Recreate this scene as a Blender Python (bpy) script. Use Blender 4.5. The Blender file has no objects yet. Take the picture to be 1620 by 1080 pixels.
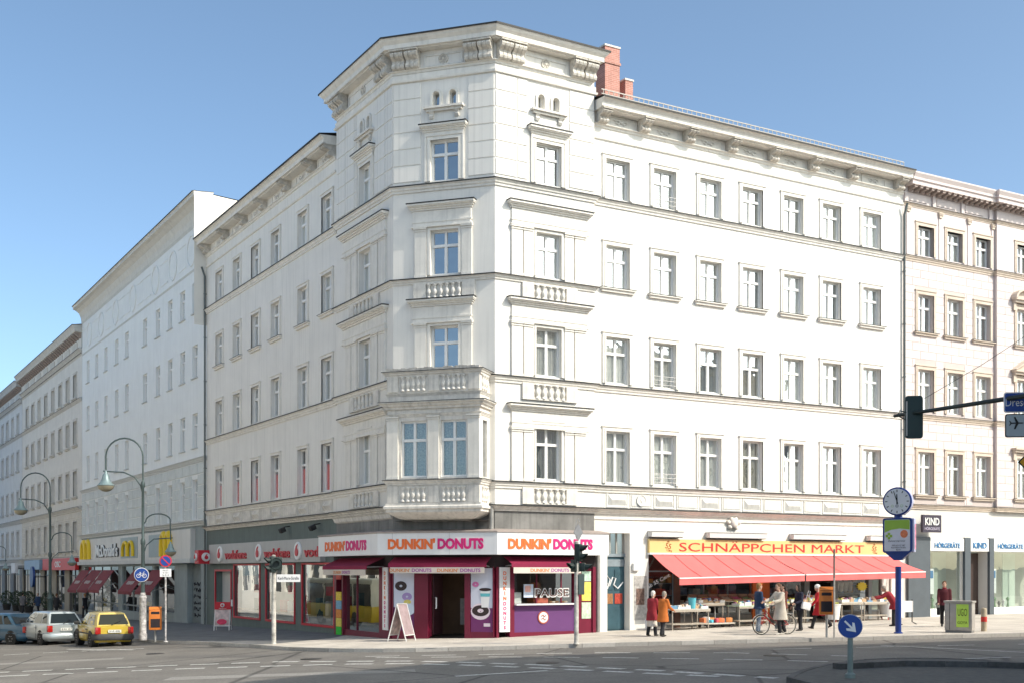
import bpy, bmesh, math, random
from mathutils import Vector, Matrix

random.seed(7)
R = math.radians
scene = bpy.context.scene
COL = scene.collection

# ---------------------------------------------------------------- camera
cam_d = bpy.data.cameras.new('camera')
cam_d.sensor_width = 36.0
cam_d.lens = 36.0 * 1923.0 / 1620.0
cam_d.shift_y = (902.0 - 540.0) / 1620.0      # rising front: verticals stay parallel
cam_d.clip_start = 0.3
cam_d.clip_end = 4000.0
cam = bpy.data.objects.new('camera', cam_d)
cam.location = (0.0, 0.0, 2.45)
cam.rotation_euler = (R(90), 0, 0)
COL.objects.link(cam)
scene.camera = cam

# ---------------------------------------------------------------- light
SUN_EL = 40.0
SUN_XY = Vector((0.895, -0.446)).normalized()   # towards the sun, on the ground plane
world = bpy.data.worlds.new('World')
scene.world = world
world.use_nodes = True
wn = world.node_tree.nodes
wl = world.node_tree.links
wn.clear()
sky = wn.new('ShaderNodeTexSky')
sky.sky_type = 'NISHITA'
sky.sun_disc = False
sky.sun_elevation = R(SUN_EL)
sky.sun_rotation = math.atan2(SUN_XY.x, SUN_XY.y)
sky.altitude = 50
sky.air_density = 0.5
sky.dust_density = 2.2
sky.ozone_density = 1.0
wb = wn.new('ShaderNodeBackground')
wb.inputs['Strength'].default_value = 0.15
wo = wn.new('ShaderNodeOutputWorld')
wt_ = wn.new('ShaderNodeMix')          # tint multiplied into the sky colour and its light: less red and blue
wt_.data_type = 'RGBA'; wt_.blend_type = 'MULTIPLY'
wt_.inputs['Factor'].default_value = 1.0
wt_.inputs[7].default_value = (0.90, 1.0, 0.915, 1.0)
wl.new(sky.outputs[0], wt_.inputs[6])
wl.new(wt_.outputs[2], wb.inputs[0])
wl.new(wb.outputs[0], wo.inputs[0])

sun_d = bpy.data.lights.new('sun', 'SUN')
sun_d.energy = 2.0
sun_d.angle = R(0.55)
sun_d.color = (1.0, 0.925, 0.815)
sun = bpy.data.objects.new('sun', sun_d)
sdir = Vector((SUN_XY.x * math.cos(R(SUN_EL)), SUN_XY.y * math.cos(R(SUN_EL)), math.sin(R(SUN_EL))))
sun.rotation_euler = sdir.to_track_quat('Z', 'Y').to_euler()
sun.location = (60, -20, 60)
COL.objects.link(sun)

vs = scene.view_settings
vs.view_transform = 'Standard'
vs.look = 'None'
vs.exposure = 1.15
vs.gamma = 1.0
vs.use_curve_mapping = False

# ---------------------------------------------------------------- library
MATS = {}
def mat(name, col, rough=0.75, var=0.08, scale=2.5, bump=0.0, bscale=45.0, metal=0.0, streak=0.0, spec=0.4, coat=0.0, objvar=0.0, emit=0.0):
    if name in MATS:
        return MATS[name]
    m = bpy.data.materials.new(name)
    m.use_nodes = True
    nt = m.node_tree
    N, L = nt.nodes, nt.links
    b = N['Principled BSDF']
    b.inputs['Roughness'].default_value = rough
    b.inputs['Metallic'].default_value = metal
    b.inputs['Specular IOR Level'].default_value = spec
    b.inputs['Coat Weight'].default_value = coat
    tc = N.new('ShaderNodeTexCoord')
    no = N.new('ShaderNodeTexNoise')
    no.inputs['Scale'].default_value = scale
    no.inputs['Detail'].default_value = 7
    no.inputs['Roughness'].default_value = 0.62
    L.new(tc.outputs['Object'], no.inputs['Vector'])
    rp = N.new('ShaderNodeMapRange')
    rp.inputs['From Min'].default_value = 0.28
    rp.inputs['From Max'].default_value = 0.72
    rp.inputs['To Min'].default_value = 1 - var
    rp.inputs['To Max'].default_value = 1 + var
    L.new(no.outputs['Fac'], rp.inputs['Value'])
    val = rp.outputs['Result']
    if streak:
        mp = N.new('ShaderNodeMapping')
        mp.inputs['Scale'].default_value = (5.0, 5.0, 0.22)
        L.new(tc.outputs['Object'], mp.inputs['Vector'])
        n2 = N.new('ShaderNodeTexNoise')
        n2.inputs['Scale'].default_value = 1.3
        n2.inputs['Detail'].default_value = 5
        L.new(mp.outputs['Vector'], n2.inputs['Vector'])
        r2 = N.new('ShaderNodeMapRange')
        r2.inputs['From Min'].default_value = 0.5
        r2.inputs['From Max'].default_value = 0.78
        r2.inputs['To Min'].default_value = 1.0
        r2.inputs['To Max'].default_value = 1 - streak
        L.new(n2.outputs['Fac'], r2.inputs['Value'])
        mu = N.new('ShaderNodeMath'); mu.operation = 'MULTIPLY'
        L.new(val, mu.inputs[0]); L.new(r2.outputs['Result'], mu.inputs[1])
        val = mu.outputs[0]
    if objvar:
        oi = N.new('ShaderNodeObjectInfo')
        r3 = N.new('ShaderNodeMapRange')
        r3.inputs['To Min'].default_value = 1 - objvar
        r3.inputs['To Max'].default_value = 1 + objvar * 0.5
        L.new(oi.outputs['Random'], r3.inputs['Value'])
        mu = N.new('ShaderNodeMath'); mu.operation = 'MULTIPLY'
        L.new(val, mu.inputs[0]); L.new(r3.outputs['Result'], mu.inputs[1])
        val = mu.outputs[0]
    vm = N.new('ShaderNodeVectorMath'); vm.operation = 'SCALE'
    vm.inputs[0].default_value = col[:3]
    L.new(val, vm.inputs['Scale'])
    L.new(vm.outputs['Vector'], b.inputs['Base Color'])
    if bump:
        n3 = N.new('ShaderNodeTexNoise')
        n3.inputs['Scale'].default_value = bscale
        n3.inputs['Detail'].default_value = 4
        L.new(tc.outputs['Object'], n3.inputs['Vector'])
        bp = N.new('ShaderNodeBump')
        bp.inputs['Strength'].default_value = bump
        bp.inputs['Distance'].default_value = 0.01
        L.new(n3.outputs['Fac'], bp.inputs['Height'])
        L.new(bp.outputs['Normal'], b.inputs['Normal'])
    if emit:
        b.inputs['Emission Color'].default_value = (*col[:3], 1)
        b.inputs['Emission Strength'].default_value = emit
    MATS[name] = m
    return m

def glass(name, tint=(0.9, 0.93, 0.92), refl=0.42, wob=0.25, rough=0.0):
    m = bpy.data.materials.new(name); m.use_nodes = True
    nt = m.node_tree; N, L = nt.nodes, nt.links
    N.clear()
    out = N.new('ShaderNodeOutputMaterial')
    mix = N.new('ShaderNodeMixShader')
    tr = N.new('ShaderNodeBsdfTransparent'); tr.inputs[0].default_value = (*tint, 1)
    gl = N.new('ShaderNodeBsdfGlossy'); gl.inputs['Roughness'].default_value = rough
    gl.inputs['Color'].default_value = (0.95, 0.97, 0.97, 1)
    lw = N.new('ShaderNodeFresnel')
    # a thin sheet: same reflectance from either side of the single face
    ge = N.new('ShaderNodeNewGeometry')
    m1 = N.new('ShaderNodeMath'); m1.operation = 'MULTIPLY_ADD'; m1.inputs[1].default_value = -2.0; m1.inputs[2].default_value = 1.0
    L.new(ge.outputs['Backfacing'], m1.inputs[0])
    m2 = N.new('ShaderNodeMath'); m2.operation = 'POWER'; m2.inputs[0].default_value = 1.5
    L.new(m1.outputs[0], m2.inputs[1]); L.new(m2.outputs[0], lw.inputs['IOR'])
    ad = N.new('ShaderNodeMath'); ad.operation = 'MULTIPLY_ADD'; ad.use_clamp = True
    ad.inputs[1].default_value = 1.6; ad.inputs[2].default_value = refl - 0.06
    L.new(lw.outputs[0], ad.inputs[0])
    L.new(ad.outputs[0], mix.inputs[0]); L.new(tr.outputs[0], mix.inputs[1]); L.new(gl.outputs[0], mix.inputs[2])
    if wob:
        tc = N.new('ShaderNodeTexCoord')
        oi = N.new('ShaderNodeObjectInfo')
        va = N.new('ShaderNodeVectorMath'); va.operation = 'ADD'
        L.new(tc.outputs['Object'], va.inputs[0]); L.new(oi.outputs['Location'], va.inputs[1])
        no = N.new('ShaderNodeTexNoise'); no.inputs['Scale'].default_value = 1.6; no.inputs['Detail'].default_value = 1
        L.new(va.outputs[0], no.inputs['Vector'])
        bp = N.new('ShaderNodeBump'); bp.inputs['Strength'].default_value = wob; bp.inputs['Distance'].default_value = 0.03
        L.new(no.outputs['Fac'], bp.inputs['Height'])
        L.new(bp.outputs['Normal'], gl.inputs['Normal'])
    L.new(mix.outputs[0], out.inputs[0])
    MATS[name] = m
    return m

class MB:
    def __init__(self):
        self.v, self.f, self.m, self.mi = [], [], [], 0
    def add(self, vs, fs):
        o = len(self.v)
        self.v += [tuple(v) for v in vs]
        self.f += [tuple(i + o for i in f) for f in fs]
        self.m += [self.mi] * len(fs)
        return self
    def box(self, x0, y0, z0, x1, y1, z1):
        v = [(x0, y0, z0), (x1, y0, z0), (x1, y1, z0), (x0, y1, z0), (x0, y0, z1), (x1, y0, z1), (x1, y1, z1), (x0, y1, z1)]
        return self.add(v, [(0, 3, 2, 1), (4, 5, 6, 7), (0, 1, 5, 4), (1, 2, 6, 5), (2, 3, 7, 6), (3, 0, 4, 7)])
    def bbox(self, x0, y0, z0, x1, y1, z1, b=0.01):
        # box with chamfered vertical and horizontal edges (cheap bevel)
        bm = bmesh.new()
        bmesh.ops.create_cube(bm, size=1.0)
        for v in bm.verts:
            v.co = Vector(((x0 + x1) / 2 + v.co.x * (x1 - x0), (y0 + y1) / 2 + v.co.y * (y1 - y0), (z0 + z1) / 2 + v.co.z * (z1 - z0)))
        bmesh.ops.bevel(bm, geom=bm.edges[:], offset=b, segments=2, profile=0.6, affect='EDGES')
        bm.verts.index_update()
        self.add([v.co for v in bm.verts], [[v.index for v in f.verts] for f in bm.faces])
        bm.free()
        return self
    def prism(self, poly, axis, a0, a1):
        n = len(poly)
        def P(p, a):
            return {'x': (a, p[0], p[1]), 'y': (p[0], a, p[1]), 'z': (p[0], p[1], a)}[axis]
        v = [P(p, a0) for p in poly] + [P(p, a1) for p in poly]
        fs = [tuple(range(n - 1, -1, -1)), tuple(range(n, 2 * n))]
        fs += [(i, (i + 1) % n, n + (i + 1) % n, n + i) for i in range(n)]
        return self.add(v, fs)
    def tube(self, pts, r, n=8, caps=True, sq=None):
        pts = [Vector(p) for p in pts]
        rs = r if isinstance(r, (list, tuple)) else [r] * len(pts)
        up = None
        rings = []
        for i, p in enumerate(pts):
            t = (pts[min(i + 1, len(pts) - 1)] - pts[max(i - 1, 0)])
            if t.length < 1e-9: t = Vector((0, 0, 1))
            t.normalize()
            if up is None:
                a = Vector((0, 0, 1)) if abs(t.z) < 0.9 else Vector((1, 0, 0))
                up = (a - t * a.dot(t)).normalized()
            else:
                up = (up - t * up.dot(t))
                if up.length < 1e-6:
                    a = Vector((0, 0, 1)) if abs(t.z) < 0.9 else Vector((1, 0, 0))
                    up = a - t * a.dot(t)
                up.normalize()
            w = t.cross(up)
            rr = rs[i]
            ra, rb = rr if isinstance(rr, (tuple, list)) else (rr, rr)
            rings.append([p + up * (ra * math.cos(2 * math.pi * k / n)) + w * (rb * math.sin(2 * math.pi * k / n)) for k in range(n)])
        v = [q for ring in rings for q in ring]
        fs = []
        for i in range(len(pts) - 1):
            for k in range(n):
                k2 = (k + 1) % n
                fs.append((i * n + k, i * n + k2, (i + 1) * n + k2, (i + 1) * n + k))
        if caps:
            fs.append(tuple(range(n - 1, -1, -1)))
            o = (len(pts) - 1) * n
            fs.append(tuple(o + k for k in range(n)))
        return self.add(v, fs)
    def lathe(self, prof, n=16, c=(0, 0, 0), axis='z', a0=0.0, a1=2 * math.pi):
        full = abs(a1 - a0 - 2 * math.pi) < 1e-6
        m = n if full else n + 1
        v = []
        for r, z in prof:
            for k in range(m):
                a = a0 + (a1 - a0) * k / n
                x, y = r * math.cos(a), r * math.sin(a)
                q = {'z': (x, y, z), 'y': (x, z, y), 'x': (z, x, y)}[axis]
                v.append((q[0] + c[0], q[1] + c[1], q[2] + c[2]))
        fs = []
        for i in range(len(prof) - 1):
            for k in range(n):
                k2 = (k + 1) % m
                fs.append((i * m + k, i * m + k2, (i + 1) * m + k2, (i + 1) * m + k))
        if full:
            fs.append(tuple(range(n - 1, -1, -1)))
            o = (len(prof) - 1) * n
            fs.append(tuple(o + k for k in range(n)))
        return self.add(v, fs)
    def ell(self, c, rx, ry, rz, n=12, k=8):
        pr = [(max(math.sin(math.pi * i / k), 0.001), -math.cos(math.pi * i / k)) for i in range(k + 1)]
        o = len(self.v)
        self.lathe(pr, n)
        for i in range(o, len(self.v)):
            x, y, z = self.v[i]
            self.v[i] = (c[0] + x * rx, c[1] + y * ry, c[2] + z * rz)
        return self
    def quad(self, a, b, c, d):
        return self.add([a, b, c, d], [(0, 1, 2, 3)])
    def sweep(self, path, prof, caps=True):
        path = [Vector((p[0], p[1])) for p in path]
        ns = []
        for i in range(len(path) - 1):
            d = (path[i + 1] - path[i]).normalized()
            ns.append(Vector((d.y, -d.x)))
        v = []
        for i, p in enumerate(path):
            if i == 0: m = ns[0]
            elif i == len(path) - 1: m = ns[-1]
            else:
                a, b = ns[i - 1], ns[i]
                m = (a + b) / max(0.25, 1 + a.dot(b))
            for o, z in prof:
                q = p + m * o
                v.append((q.x, q.y, z))
        k = len(prof)
        fs = []
        for i in range(len(path) - 1):
            for j in range(k - 1):
                fs.append((i * k + j, i * k + j + 1, (i + 1) * k + j + 1, (i + 1) * k + j))
        if caps:
            fs.append(tuple(range(k)))
            fs.append(tuple((len(path) - 1) * k + j for j in range(k)))
        return self.add(v, fs)
    def wall(self, s0, s1, z0, z1, ops=(), depth=0.25):
        xs = sorted({s0, s1, *[o[0] for o in ops], *[o[1] for o in ops]})
        zs = sorted({z0, z1, *[o[2] for o in ops], *[o[3] for o in ops]})
        xs = [x for x in xs if s0 <= x <= s1]; zs = [z for z in zs if z0 <= z <= z1]
        for i in range(len(xs) - 1):
            for j in range(len(zs) - 1):
                cx, cz = (xs[i] + xs[i + 1]) / 2, (zs[j] + zs[j + 1]) / 2
                if any(o[0] < cx < o[1] and o[2] < cz < o[3] for o in ops): continue
                self.quad((xs[i], 0, zs[j]), (xs[i + 1], 0, zs[j]), (xs[i + 1], 0, zs[j + 1]), (xs[i], 0, zs[j + 1]))
        for o in ops:
            a, b, c, d = o[:4]; e = o[4] if len(o) > 4 else depth
            self.quad((a, 0, c), (a, e, c), (a, e, d), (a, 0, d))
            self.quad((b, 0, c), (b, e, c), (b, e, d), (b, 0, d))
            self.quad((a, 0, c), (b, 0, c), (b, e, c), (a, e, c))
            self.quad((a, 0, d), (b, 0, d), (b, e, d), (a, e, d))
        return self
    def mesh(self, name='m', mats=(), smooth=None, recalc=True):
        me = bpy.data.meshes.new(name)
        me.from_pydata(self.v, [], self.f)
        for m in mats: me.materials.append(m)
        if len(mats) > 1:
            me.polygons.foreach_set('material_index', self.m)
        if recalc:
            bm = bmesh.new(); bm.from_mesh(me)
            bmesh.ops.recalc_face_normals(bm, faces=bm.faces[:])
            bm.to_mesh(me); bm.free()
        if smooth is not None:
            me.shade_smooth()
            me.set_sharp_from_angle(angle=R(smooth))
        return me

WM = {}
def T(x=0, y=0, z=0):
    return Matrix.Translation((x, y, z))
def RZ(a): return Matrix.Rotation(a, 4, 'Z')
def RX(a): return Matrix.Rotation(a, 4, 'X')
def RY(a): return Matrix.Rotation(a, 4, 'Y')

def O(name, me, mats=None, parent=None, M=None, smooth=None, label=None, cat=None, group=None, kind=None):
    if isinstance(me, MB):
        ml = mats if isinstance(mats, (list, tuple)) else ([mats] if mats else [])
        me = me.mesh(name, ml, smooth)
    o = bpy.data.objects.new(name, me)
    COL.objects.link(o)
    M = M if M is not None else (WM[parent.name] if parent else Matrix.Identity(4))
    WM[o.name] = M.copy()
    if parent:
        o.parent = parent
        o.matrix_basis = WM[parent.name].inverted() @ M
    else:
        o.matrix_basis = M
    if label: o['label'] = label
    if cat: o['category'] = cat
    if group: o['group'] = group
    if kind: o['kind'] = kind
    return o

def thing(name, label, cat, M, group=None):
    o = O(name, None, None, None, M, label=label, cat=cat, group=group)
    o.empty_display_size = 0.3
    return o

MESH = {}
def shared(key, fn, mats, smooth=None):
    k = (key, tuple(m.name for m in mats))
    if k not in MESH:
        mb = MB(); fn(mb)
        MESH[k] = mb.mesh(str(key[0]) if isinstance(key, tuple) else str(key), mats, smooth)
    return MESH[k]

TXT = {}
def text_mesh(body, h, m, ext=0.01, off=0.0, fit=None, space=1.0, shear=0.0, bevel=0.0, line=1.0):
    k = (body, h, m.name, ext, off, fit, space, shear, bevel)
    if k in TXT: return TXT[k]
    cu = bpy.data.curves.new('t', 'FONT')
    cu.body = body; cu.size = 1.0; cu.align_x = 'CENTER'; cu.align_y = 'CENTER'
    cu.extrude = 0.0; cu.offset = off; cu.space_character = space; cu.shear = shear; cu.space_line = line
    cu.resolution_u = 3
    cu.extrude = 0.02
    if bevel:
        cu.bevel_depth = bevel; cu.bevel_resolution = 1
    ob = bpy.data.objects.new('t', cu); COL.objects.link(ob)
    dg = bpy.context.evaluated_depsgraph_get()
    me = bpy.data.meshes.new_from_object(ob.evaluated_get(dg))
    bpy.data.objects.remove(ob)
    xs = [v.co.x for v in me.vertices]; ys = [v.co.y for v in me.vertices]; zs = [v.co.z for v in me.vertices]
    cx, cy = (min(xs) + max(xs)) / 2, (min(ys) + max(ys)) / 2
    sy = h / (max(ys) - min(ys))
    sx = (fit / (max(xs) - min(xs))) if fit else sy
    zr = max(max(zs) - min(zs), 1e-6)
    for v in me.vertices:
        v.co = ((v.co.x - cx) * sx, -(v.co.z - min(zs)) / zr * ext, (v.co.y - cy) * sy)
    me.materials.clear(); me.materials.append(m)
    me.name = 'lettering'
    TXT[k] = me
    return me

def text(parent, M, body, h, m, name='lettering', **kw):
    """lettering in the local x-z plane, facing -y"""
    return O(name, text_mesh(body, h, m, **kw), None, parent, M)

# ground level (the square falls gently towards the left-hand street)
def zg(X):
    c = max(-25.0, min(25.0, X))
    return 0.024 * c - 0.0004 * c * c + (X - c) * 0.02
KERB = 0.12

class Fac:
    """a facade plane: local x along the wall (to the right seen from outside), y into the building, z up"""
    def __init__(self, o, d):
        self.o = Vector(o); self.d = Vector(d).normalized(); self.n = Vector((self.d.y, -self.d.x))
        d = self.d
        self.M = Matrix(((d.x, -d.y, 0, o[0]), (d.y, d.x, 0, o[1]), (0, 0, 1, 0), (0, 0, 0, 1)))
    def at(self, s=0, out=0, z=0):
        return self.M @ T(s, -out, z)
    def p(self, s=0, out=0):
        q = self.o + self.d * s + self.n * out
        return (q.x, q.y)
    def g(self, s, out=0):
        return zg(self.p(s, out)[0])

FR = Fac((3.094, 47.029), (0.8624, 0.5062))
FTR = Fac((-0.627, 44.671), (0.8624, 0.5062))
FC = Fac((-4.486, 45.889), (0.9537, -0.3009))
FTL = Fac((-7.301, 50.683), (0.5063, -0.8624))
FL = Fac((-16.920, 67.363), (0.5063, -0.8624))
LEN_R, LEN_TR, LEN_C, LEN_TL, LEN_L = 17.18, 4.404, 4.045, 5.559, 18.887

# ---------------------------------------------------------------- materials
stucco = mat('stucco_cream', (0.77, 0.74, 0.69), 0.85, 0.05, 0.7, 0.25, 30, streak=0.14)
stucco_trim = mat('stucco_trim', (0.76, 0.725, 0.665), 0.85, 0.08, 3.0, 0.2, 30, streak=0.15)
stucco_old = mat('stucco_weathered', (0.70, 0.66, 0.60), 0.88, 0.16, 3.5, 0.35, 30, streak=0.28)
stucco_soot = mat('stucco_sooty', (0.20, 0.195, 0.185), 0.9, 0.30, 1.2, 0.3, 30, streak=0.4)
stucco_panel = mat('stucco_frieze', (0.72, 0.70, 0.66), 0.88, 0.1, 3.0, 0.25, 30, streak=0.15)
zinc = mat('zinc_flashing', (0.035, 0.034, 0.033), 0.6, 0.2, 6, metal=0.3)
white_frame = mat('window_frame_white', (0.80, 0.79, 0.77), 0.45, 0.04, 6)
interior = mat('interior_dark', (0.085, 0.085, 0.085), 0.9, 0.3, 0.8)
curtain_w = mat('curtain_white', (0.82, 0.81, 0.78), 0.9, 0.1, 5, objvar=0.25)
curtain_c = mat('curtain_cream', (0.62, 0.58, 0.50), 0.9, 0.15, 9, objvar=0.3)
curtain_g = mat('curtain_grey', (0.30, 0.32, 0.32), 0.9, 0.2, 12, objvar=0.3)
red_blind = mat('red_poster_blind', (0.72, 0.06, 0.05), 0.7, 0.05, 4)
pane_m = glass('window_glass')
poster_glass = glass('poster_window_glass', (0.95, 0.95, 0.95), 0.1)
shop_glass = glass('shop_glass', (0.86, 0.9, 0.88), 0.13, 0.06)
car_glass = glass('car_glass', (0.16, 0.2, 0.2), 0.12, 0.0)
roof_m = mat('roof_felt', (0.07, 0.065, 0.06), 0.9, 0.2, 2)

# ---------------------------------------------------------------- ground
asphalt = mat('asphalt', (0.16, 0.147, 0.131), 0.9, 0.24, 0.45, 0.5, 60)
asphalt_nodes = asphalt.node_tree
pave_m = mat('pavement_slabs', (0.55, 0.50, 0.435), 0.9, 0.16, 0.6, 0.4, 30)
kerb_m = mat('kerb_granite', (0.45, 0.42, 0.38), 0.85, 0.15, 8, 0.3, 60, objvar=0.2)
paint = mat('road_paint', (0.50, 0.49, 0.46), 0.8, 0.5, 11)

def add_speckle(m, lo, hi, scale):
    """fine aggregate / slab joints on top of the colour of a paving material"""
    N, L = m.node_tree.nodes, m.node_tree.links
    b = N['Principled BSDF']
    src = b.inputs['Base Color'].links[0].from_socket
    tc = N.new('ShaderNodeTexCoord')
    n = N.new('ShaderNodeTexNoise'); n.inputs['Scale'].default_value = scale; n.inputs['Detail'].default_value = 3
    L.new(tc.outputs['Object'], n.inputs['Vector'])
    r = N.new('ShaderNodeMapRange'); r.inputs['From Min'].default_value = 0.35; r.inputs['From Max'].default_value = 0.65
    r.inputs['To Min'].default_value = lo; r.inputs['To Max'].default_value = hi
    L.new(n.outputs['Fac'], r.inputs['Value'])
    v = N.new('ShaderNodeTexVoronoi'); v.feature = 'DISTANCE_TO_EDGE'; v.inputs['Scale'].default_value = 0.16
    L.new(tc.outputs['Object'], v.inputs['Vector'])
    r2 = N.new('ShaderNodeMapRange'); r2.inputs['From Min'].default_value = 0.004; r2.inputs['From Max'].default_value = 0.012
    r2.inputs['To Min'].default_value = 0.45; r2.inputs['To Max'].default_value = 1.0
    L.new(v.outputs['Distance'], r2.inputs['Value'])
    mu = N.new('ShaderNodeMath'); mu.operation = 'MULTIPLY'
    L.new(r.outputs['Result'], mu.inputs[0]); L.new(r2.outputs['Result'], mu.inputs[1])
    sc = N.new('ShaderNodeVectorMath'); sc.operation = 'SCALE'
    L.new(src, sc.inputs[0]); L.new(mu.outputs[0], sc.inputs['Scale'])
    L.new(sc.outputs['Vector'], b.inputs['Base Color'])
add_speckle(asphalt, 0.86, 1.14, 14.0)

def add_slabs(m):
    N, L = m.node_tree.nodes, m.node_tree.links
    b = N['Principled BSDF']
    src = b.inputs['Base Color'].links[0].from_socket
    tc = N.new('ShaderNodeTexCoord')
    mp = N.new('ShaderNodeMapping'); mp.inputs['Rotation'].default_value = (0, 0, R(-30))
    L.new(tc.outputs['Object'], mp.inputs['Vector'])
    br = N.new('ShaderNodeTexBrick')
    br.inputs['Color1'].default_value = (1, 1, 1, 1); br.inputs['Color2'].default_value = (0.84, 0.83, 0.82, 1)
    br.inputs['Mortar'].default_value = (0.55, 0.54, 0.52, 1)
    br.inputs['Scale'].default_value = 1.0; br.inputs['Mortar Size'].default_value = 0.012
    br.inputs['Brick Width'].default_value = 0.9; br.inputs['Row Height'].default_value = 0.7
    L.new(mp.outputs['Vector'], br.inputs['Vector'])
    mx = N.new('ShaderNodeVectorMath'); mx.operation = 'MULTIPLY'
    L.new(src, mx.inputs[0]); L.new(br.outputs['Color'], mx.inputs[1])
    L.new(mx.outputs['Vector'], b.inputs['Base Color'])
add_slabs(pave_m)

# road: one large sheet, falling to the left, reaching the horizon
mb = MB()
xs = [-1500, -400, -150, -80, -50, -40] + list(range(-32, 33, 4)) + [40, 50, 80, 150, 400, 1500]
ys = [-1500, -300, -60, 0, 20, 40, 60, 90, 140, 300, 1500]
for y in ys:
    for x in xs:
        mb.v.append((x, y, zg(max(-150, min(150, x))) - KERB))
nx = len(xs)
for j in range(len(ys) - 1):
    for i in range(nx - 1):
        mb.f.append((j * nx + i, j * nx + i + 1, (j + 1) * nx + i + 1, (j + 1) * nx + i)); mb.m.append(0)
road = O('road', mb, asphalt, kind='structure', smooth=60)

def strip(name, pts, z, m, **kw):
    """flat polygon draped on the sloping ground (fan of triangles cut finely along x by bmesh)"""
    bm = bmesh.new()
    vs = [bm.verts.new((p[0], p[1], 0)) for p in pts]
    bm.faces.new(vs)
    x0, x1 = min(p[0] for p in pts), max(p[0] for p in pts)
    x = math.ceil(x0 / 2) * 2
    while x < x1:
        bmesh.ops.bisect_plane(bm, geom=bm.verts[:] + bm.edges[:] + bm.faces[:], plane_co=(x, 0, 0), plane_no=(1, 0, 0))
        x += 2
    for v in bm.verts: v.co.z = zg(v.co.x) + z
    me = bpy.data.meshes.new(name)
    bm.to_mesh(me); bm.free()
    me.materials.append(m)
    return O(name, me, **kw)

# pavement round the corner building
kerb_pts = [(-62, 121), (-15.9, 51.6), (-14.6, 50.2), (-12.7, 48.7), (-9.6, 45.0), (-7.6, 42.0), (-5.7, 40.55), (-4.1, 39.85), (-2.8, 39.65), (-0.2, 39.6), (2.94, 40.0), (5.85, 40.2), (9.6, 40.55), (12.1, 40.9), (17.7, 41.9), (24, 44.0), (46, 56.9), (80, 76.8)]
# smooth the kerb line a little
kp = [kerb_pts[0]]
for a, b, c in zip(kerb_pts, kerb_pts[1:], kerb_pts[2:]):
    kp.append(tuple((Vector(a) * 0.12 + Vector(b) * 0.76 + Vector(c) * 0.12)))
kp.append(kerb_pts[-1])
back = [(80, 110), (0, 60), (-60, 150)]
pavement = strip('pavement', kp + back, 0.0, pave_m, kind='structure')
shade_pave_m = mat('pavement_shade_tone', (0.15, 0.15, 0.15), 0.9, 0.25, 1.5, 0.5, 40)  # darker copy of the pavement; the side street's shade is put into its colour
side_pave = strip('side_street_pavement', [p for p in kp if p[0] < -9.2] + [(-8.7, 44.9), (-7.1, 47.5), (-6.6, 50.5), (-16, 68), (-60, 145)], 0.004, shade_pave_m, kind='structure')
kerb = O('kerb', MB().sweep(kp[1:-1], [(0.0, -0.6), (0.0, -0.5)]), kerb_m, kind='structure')
# kerb stones
def kerb_line(line, parent, length=1.1, top=0.005, w=0.16, joint=0.012, km=None):
    km = km or kerb_m
    pts = [Vector(p) for p in line]
    i, pos = 0, pts[0].copy()
    out = []
    cur = [pos]
    dist = 0
    # resample
    samples = [pos.copy()]
    for a, b in zip(pts, pts[1:]):
        seg = b - a; l = seg.length; u = seg / l; t = length - dist
        while t <= l:
            samples.append(a + u * t); t += length
        dist = l - (t - length)
    for a, b in zip(samples, samples[1:]):
        d = (b - a); L_ = d.length; d.normalize()
        m = (a + b) / 2
        me = shared(('kerb_stone', w), lambda q: q.box(-0.5, -0.02, -0.25, 0.5, w, 0.0), [km])
        slope = math.atan2(zg(b.x) - zg(a.x), L_)
        M = T(m.x, m.y, (zg(a.x) + zg(b.x)) / 2 + top) @ RZ(math.atan2(d.y, d.x)) @ RY(-slope) @ Matrix.Diagonal((L_ - joint, 1, 1, 1))
        O('kerb_stone', me, None, parent, M)
kerb_line([p for p in kp if -32 < p[0] < 27] , kerb)

# traffic island in the foreground
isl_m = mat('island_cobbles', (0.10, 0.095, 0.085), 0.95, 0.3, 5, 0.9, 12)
isl = [(6.05, 26.2), (6.6, 27.6), (7.6, 29.3), (9.0, 30.75), (10.3, 31.1), (11.3, 30.3), (13.2, 27.6), (15.5, 24.0), (14, 20), (6.9, 20)]
island = strip('traffic_island', isl, 0.02, isl_m, kind='structure')
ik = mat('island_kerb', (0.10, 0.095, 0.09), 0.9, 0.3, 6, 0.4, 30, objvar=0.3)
kerb_line(isl[-1:] + isl[:-1], island, 0.9, 0.03, 0.14, km=ik)
kerb_line([(7.55, 28.0), (9.3, 28.6), (11.2, 27.8), (13.0, 25.9)], island, 0.9, 0.15, 0.3, km=ik)

# lane markings, each dash a piece of its own
def dash(a, b, w, parent=road):
    a, b = Vector(a), Vector(b)
    d = (b - a).normalized(); n = Vector((-d.y, d.x)) * w / 2
    q = MB()
    k = max(1, int((b - a).length / 2))
    for i in range(k):
        p0, p1 = a + (b - a) * (i / k), a + (b - a) * ((i + 1) / k)
        q.quad(*[(p.x, p.y, zg(p.x) - KERB + 0.005) for p in (p0 - n, p1 - n, p1 + n, p0 + n)])
    O('marking_dash', q, paint, parent)
def dashes(line, on, off, w):
    pts = [Vector(p) for p in line]
    t, draw, left, start = 0, True, on, pts[0]
    for a, b in zip(pts, pts[1:]):
        u = (b - a); l = u.length; u.normalize(); pos = 0
        st = a
        while pos < l - 1e-6:
            step = min(left, l - pos)
            if draw: dash(a + u * pos, a + u * (pos + step), w)
            pos += step; left -= step
            if left < 1e-6:
                draw = not draw; left = on if draw else off
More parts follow.
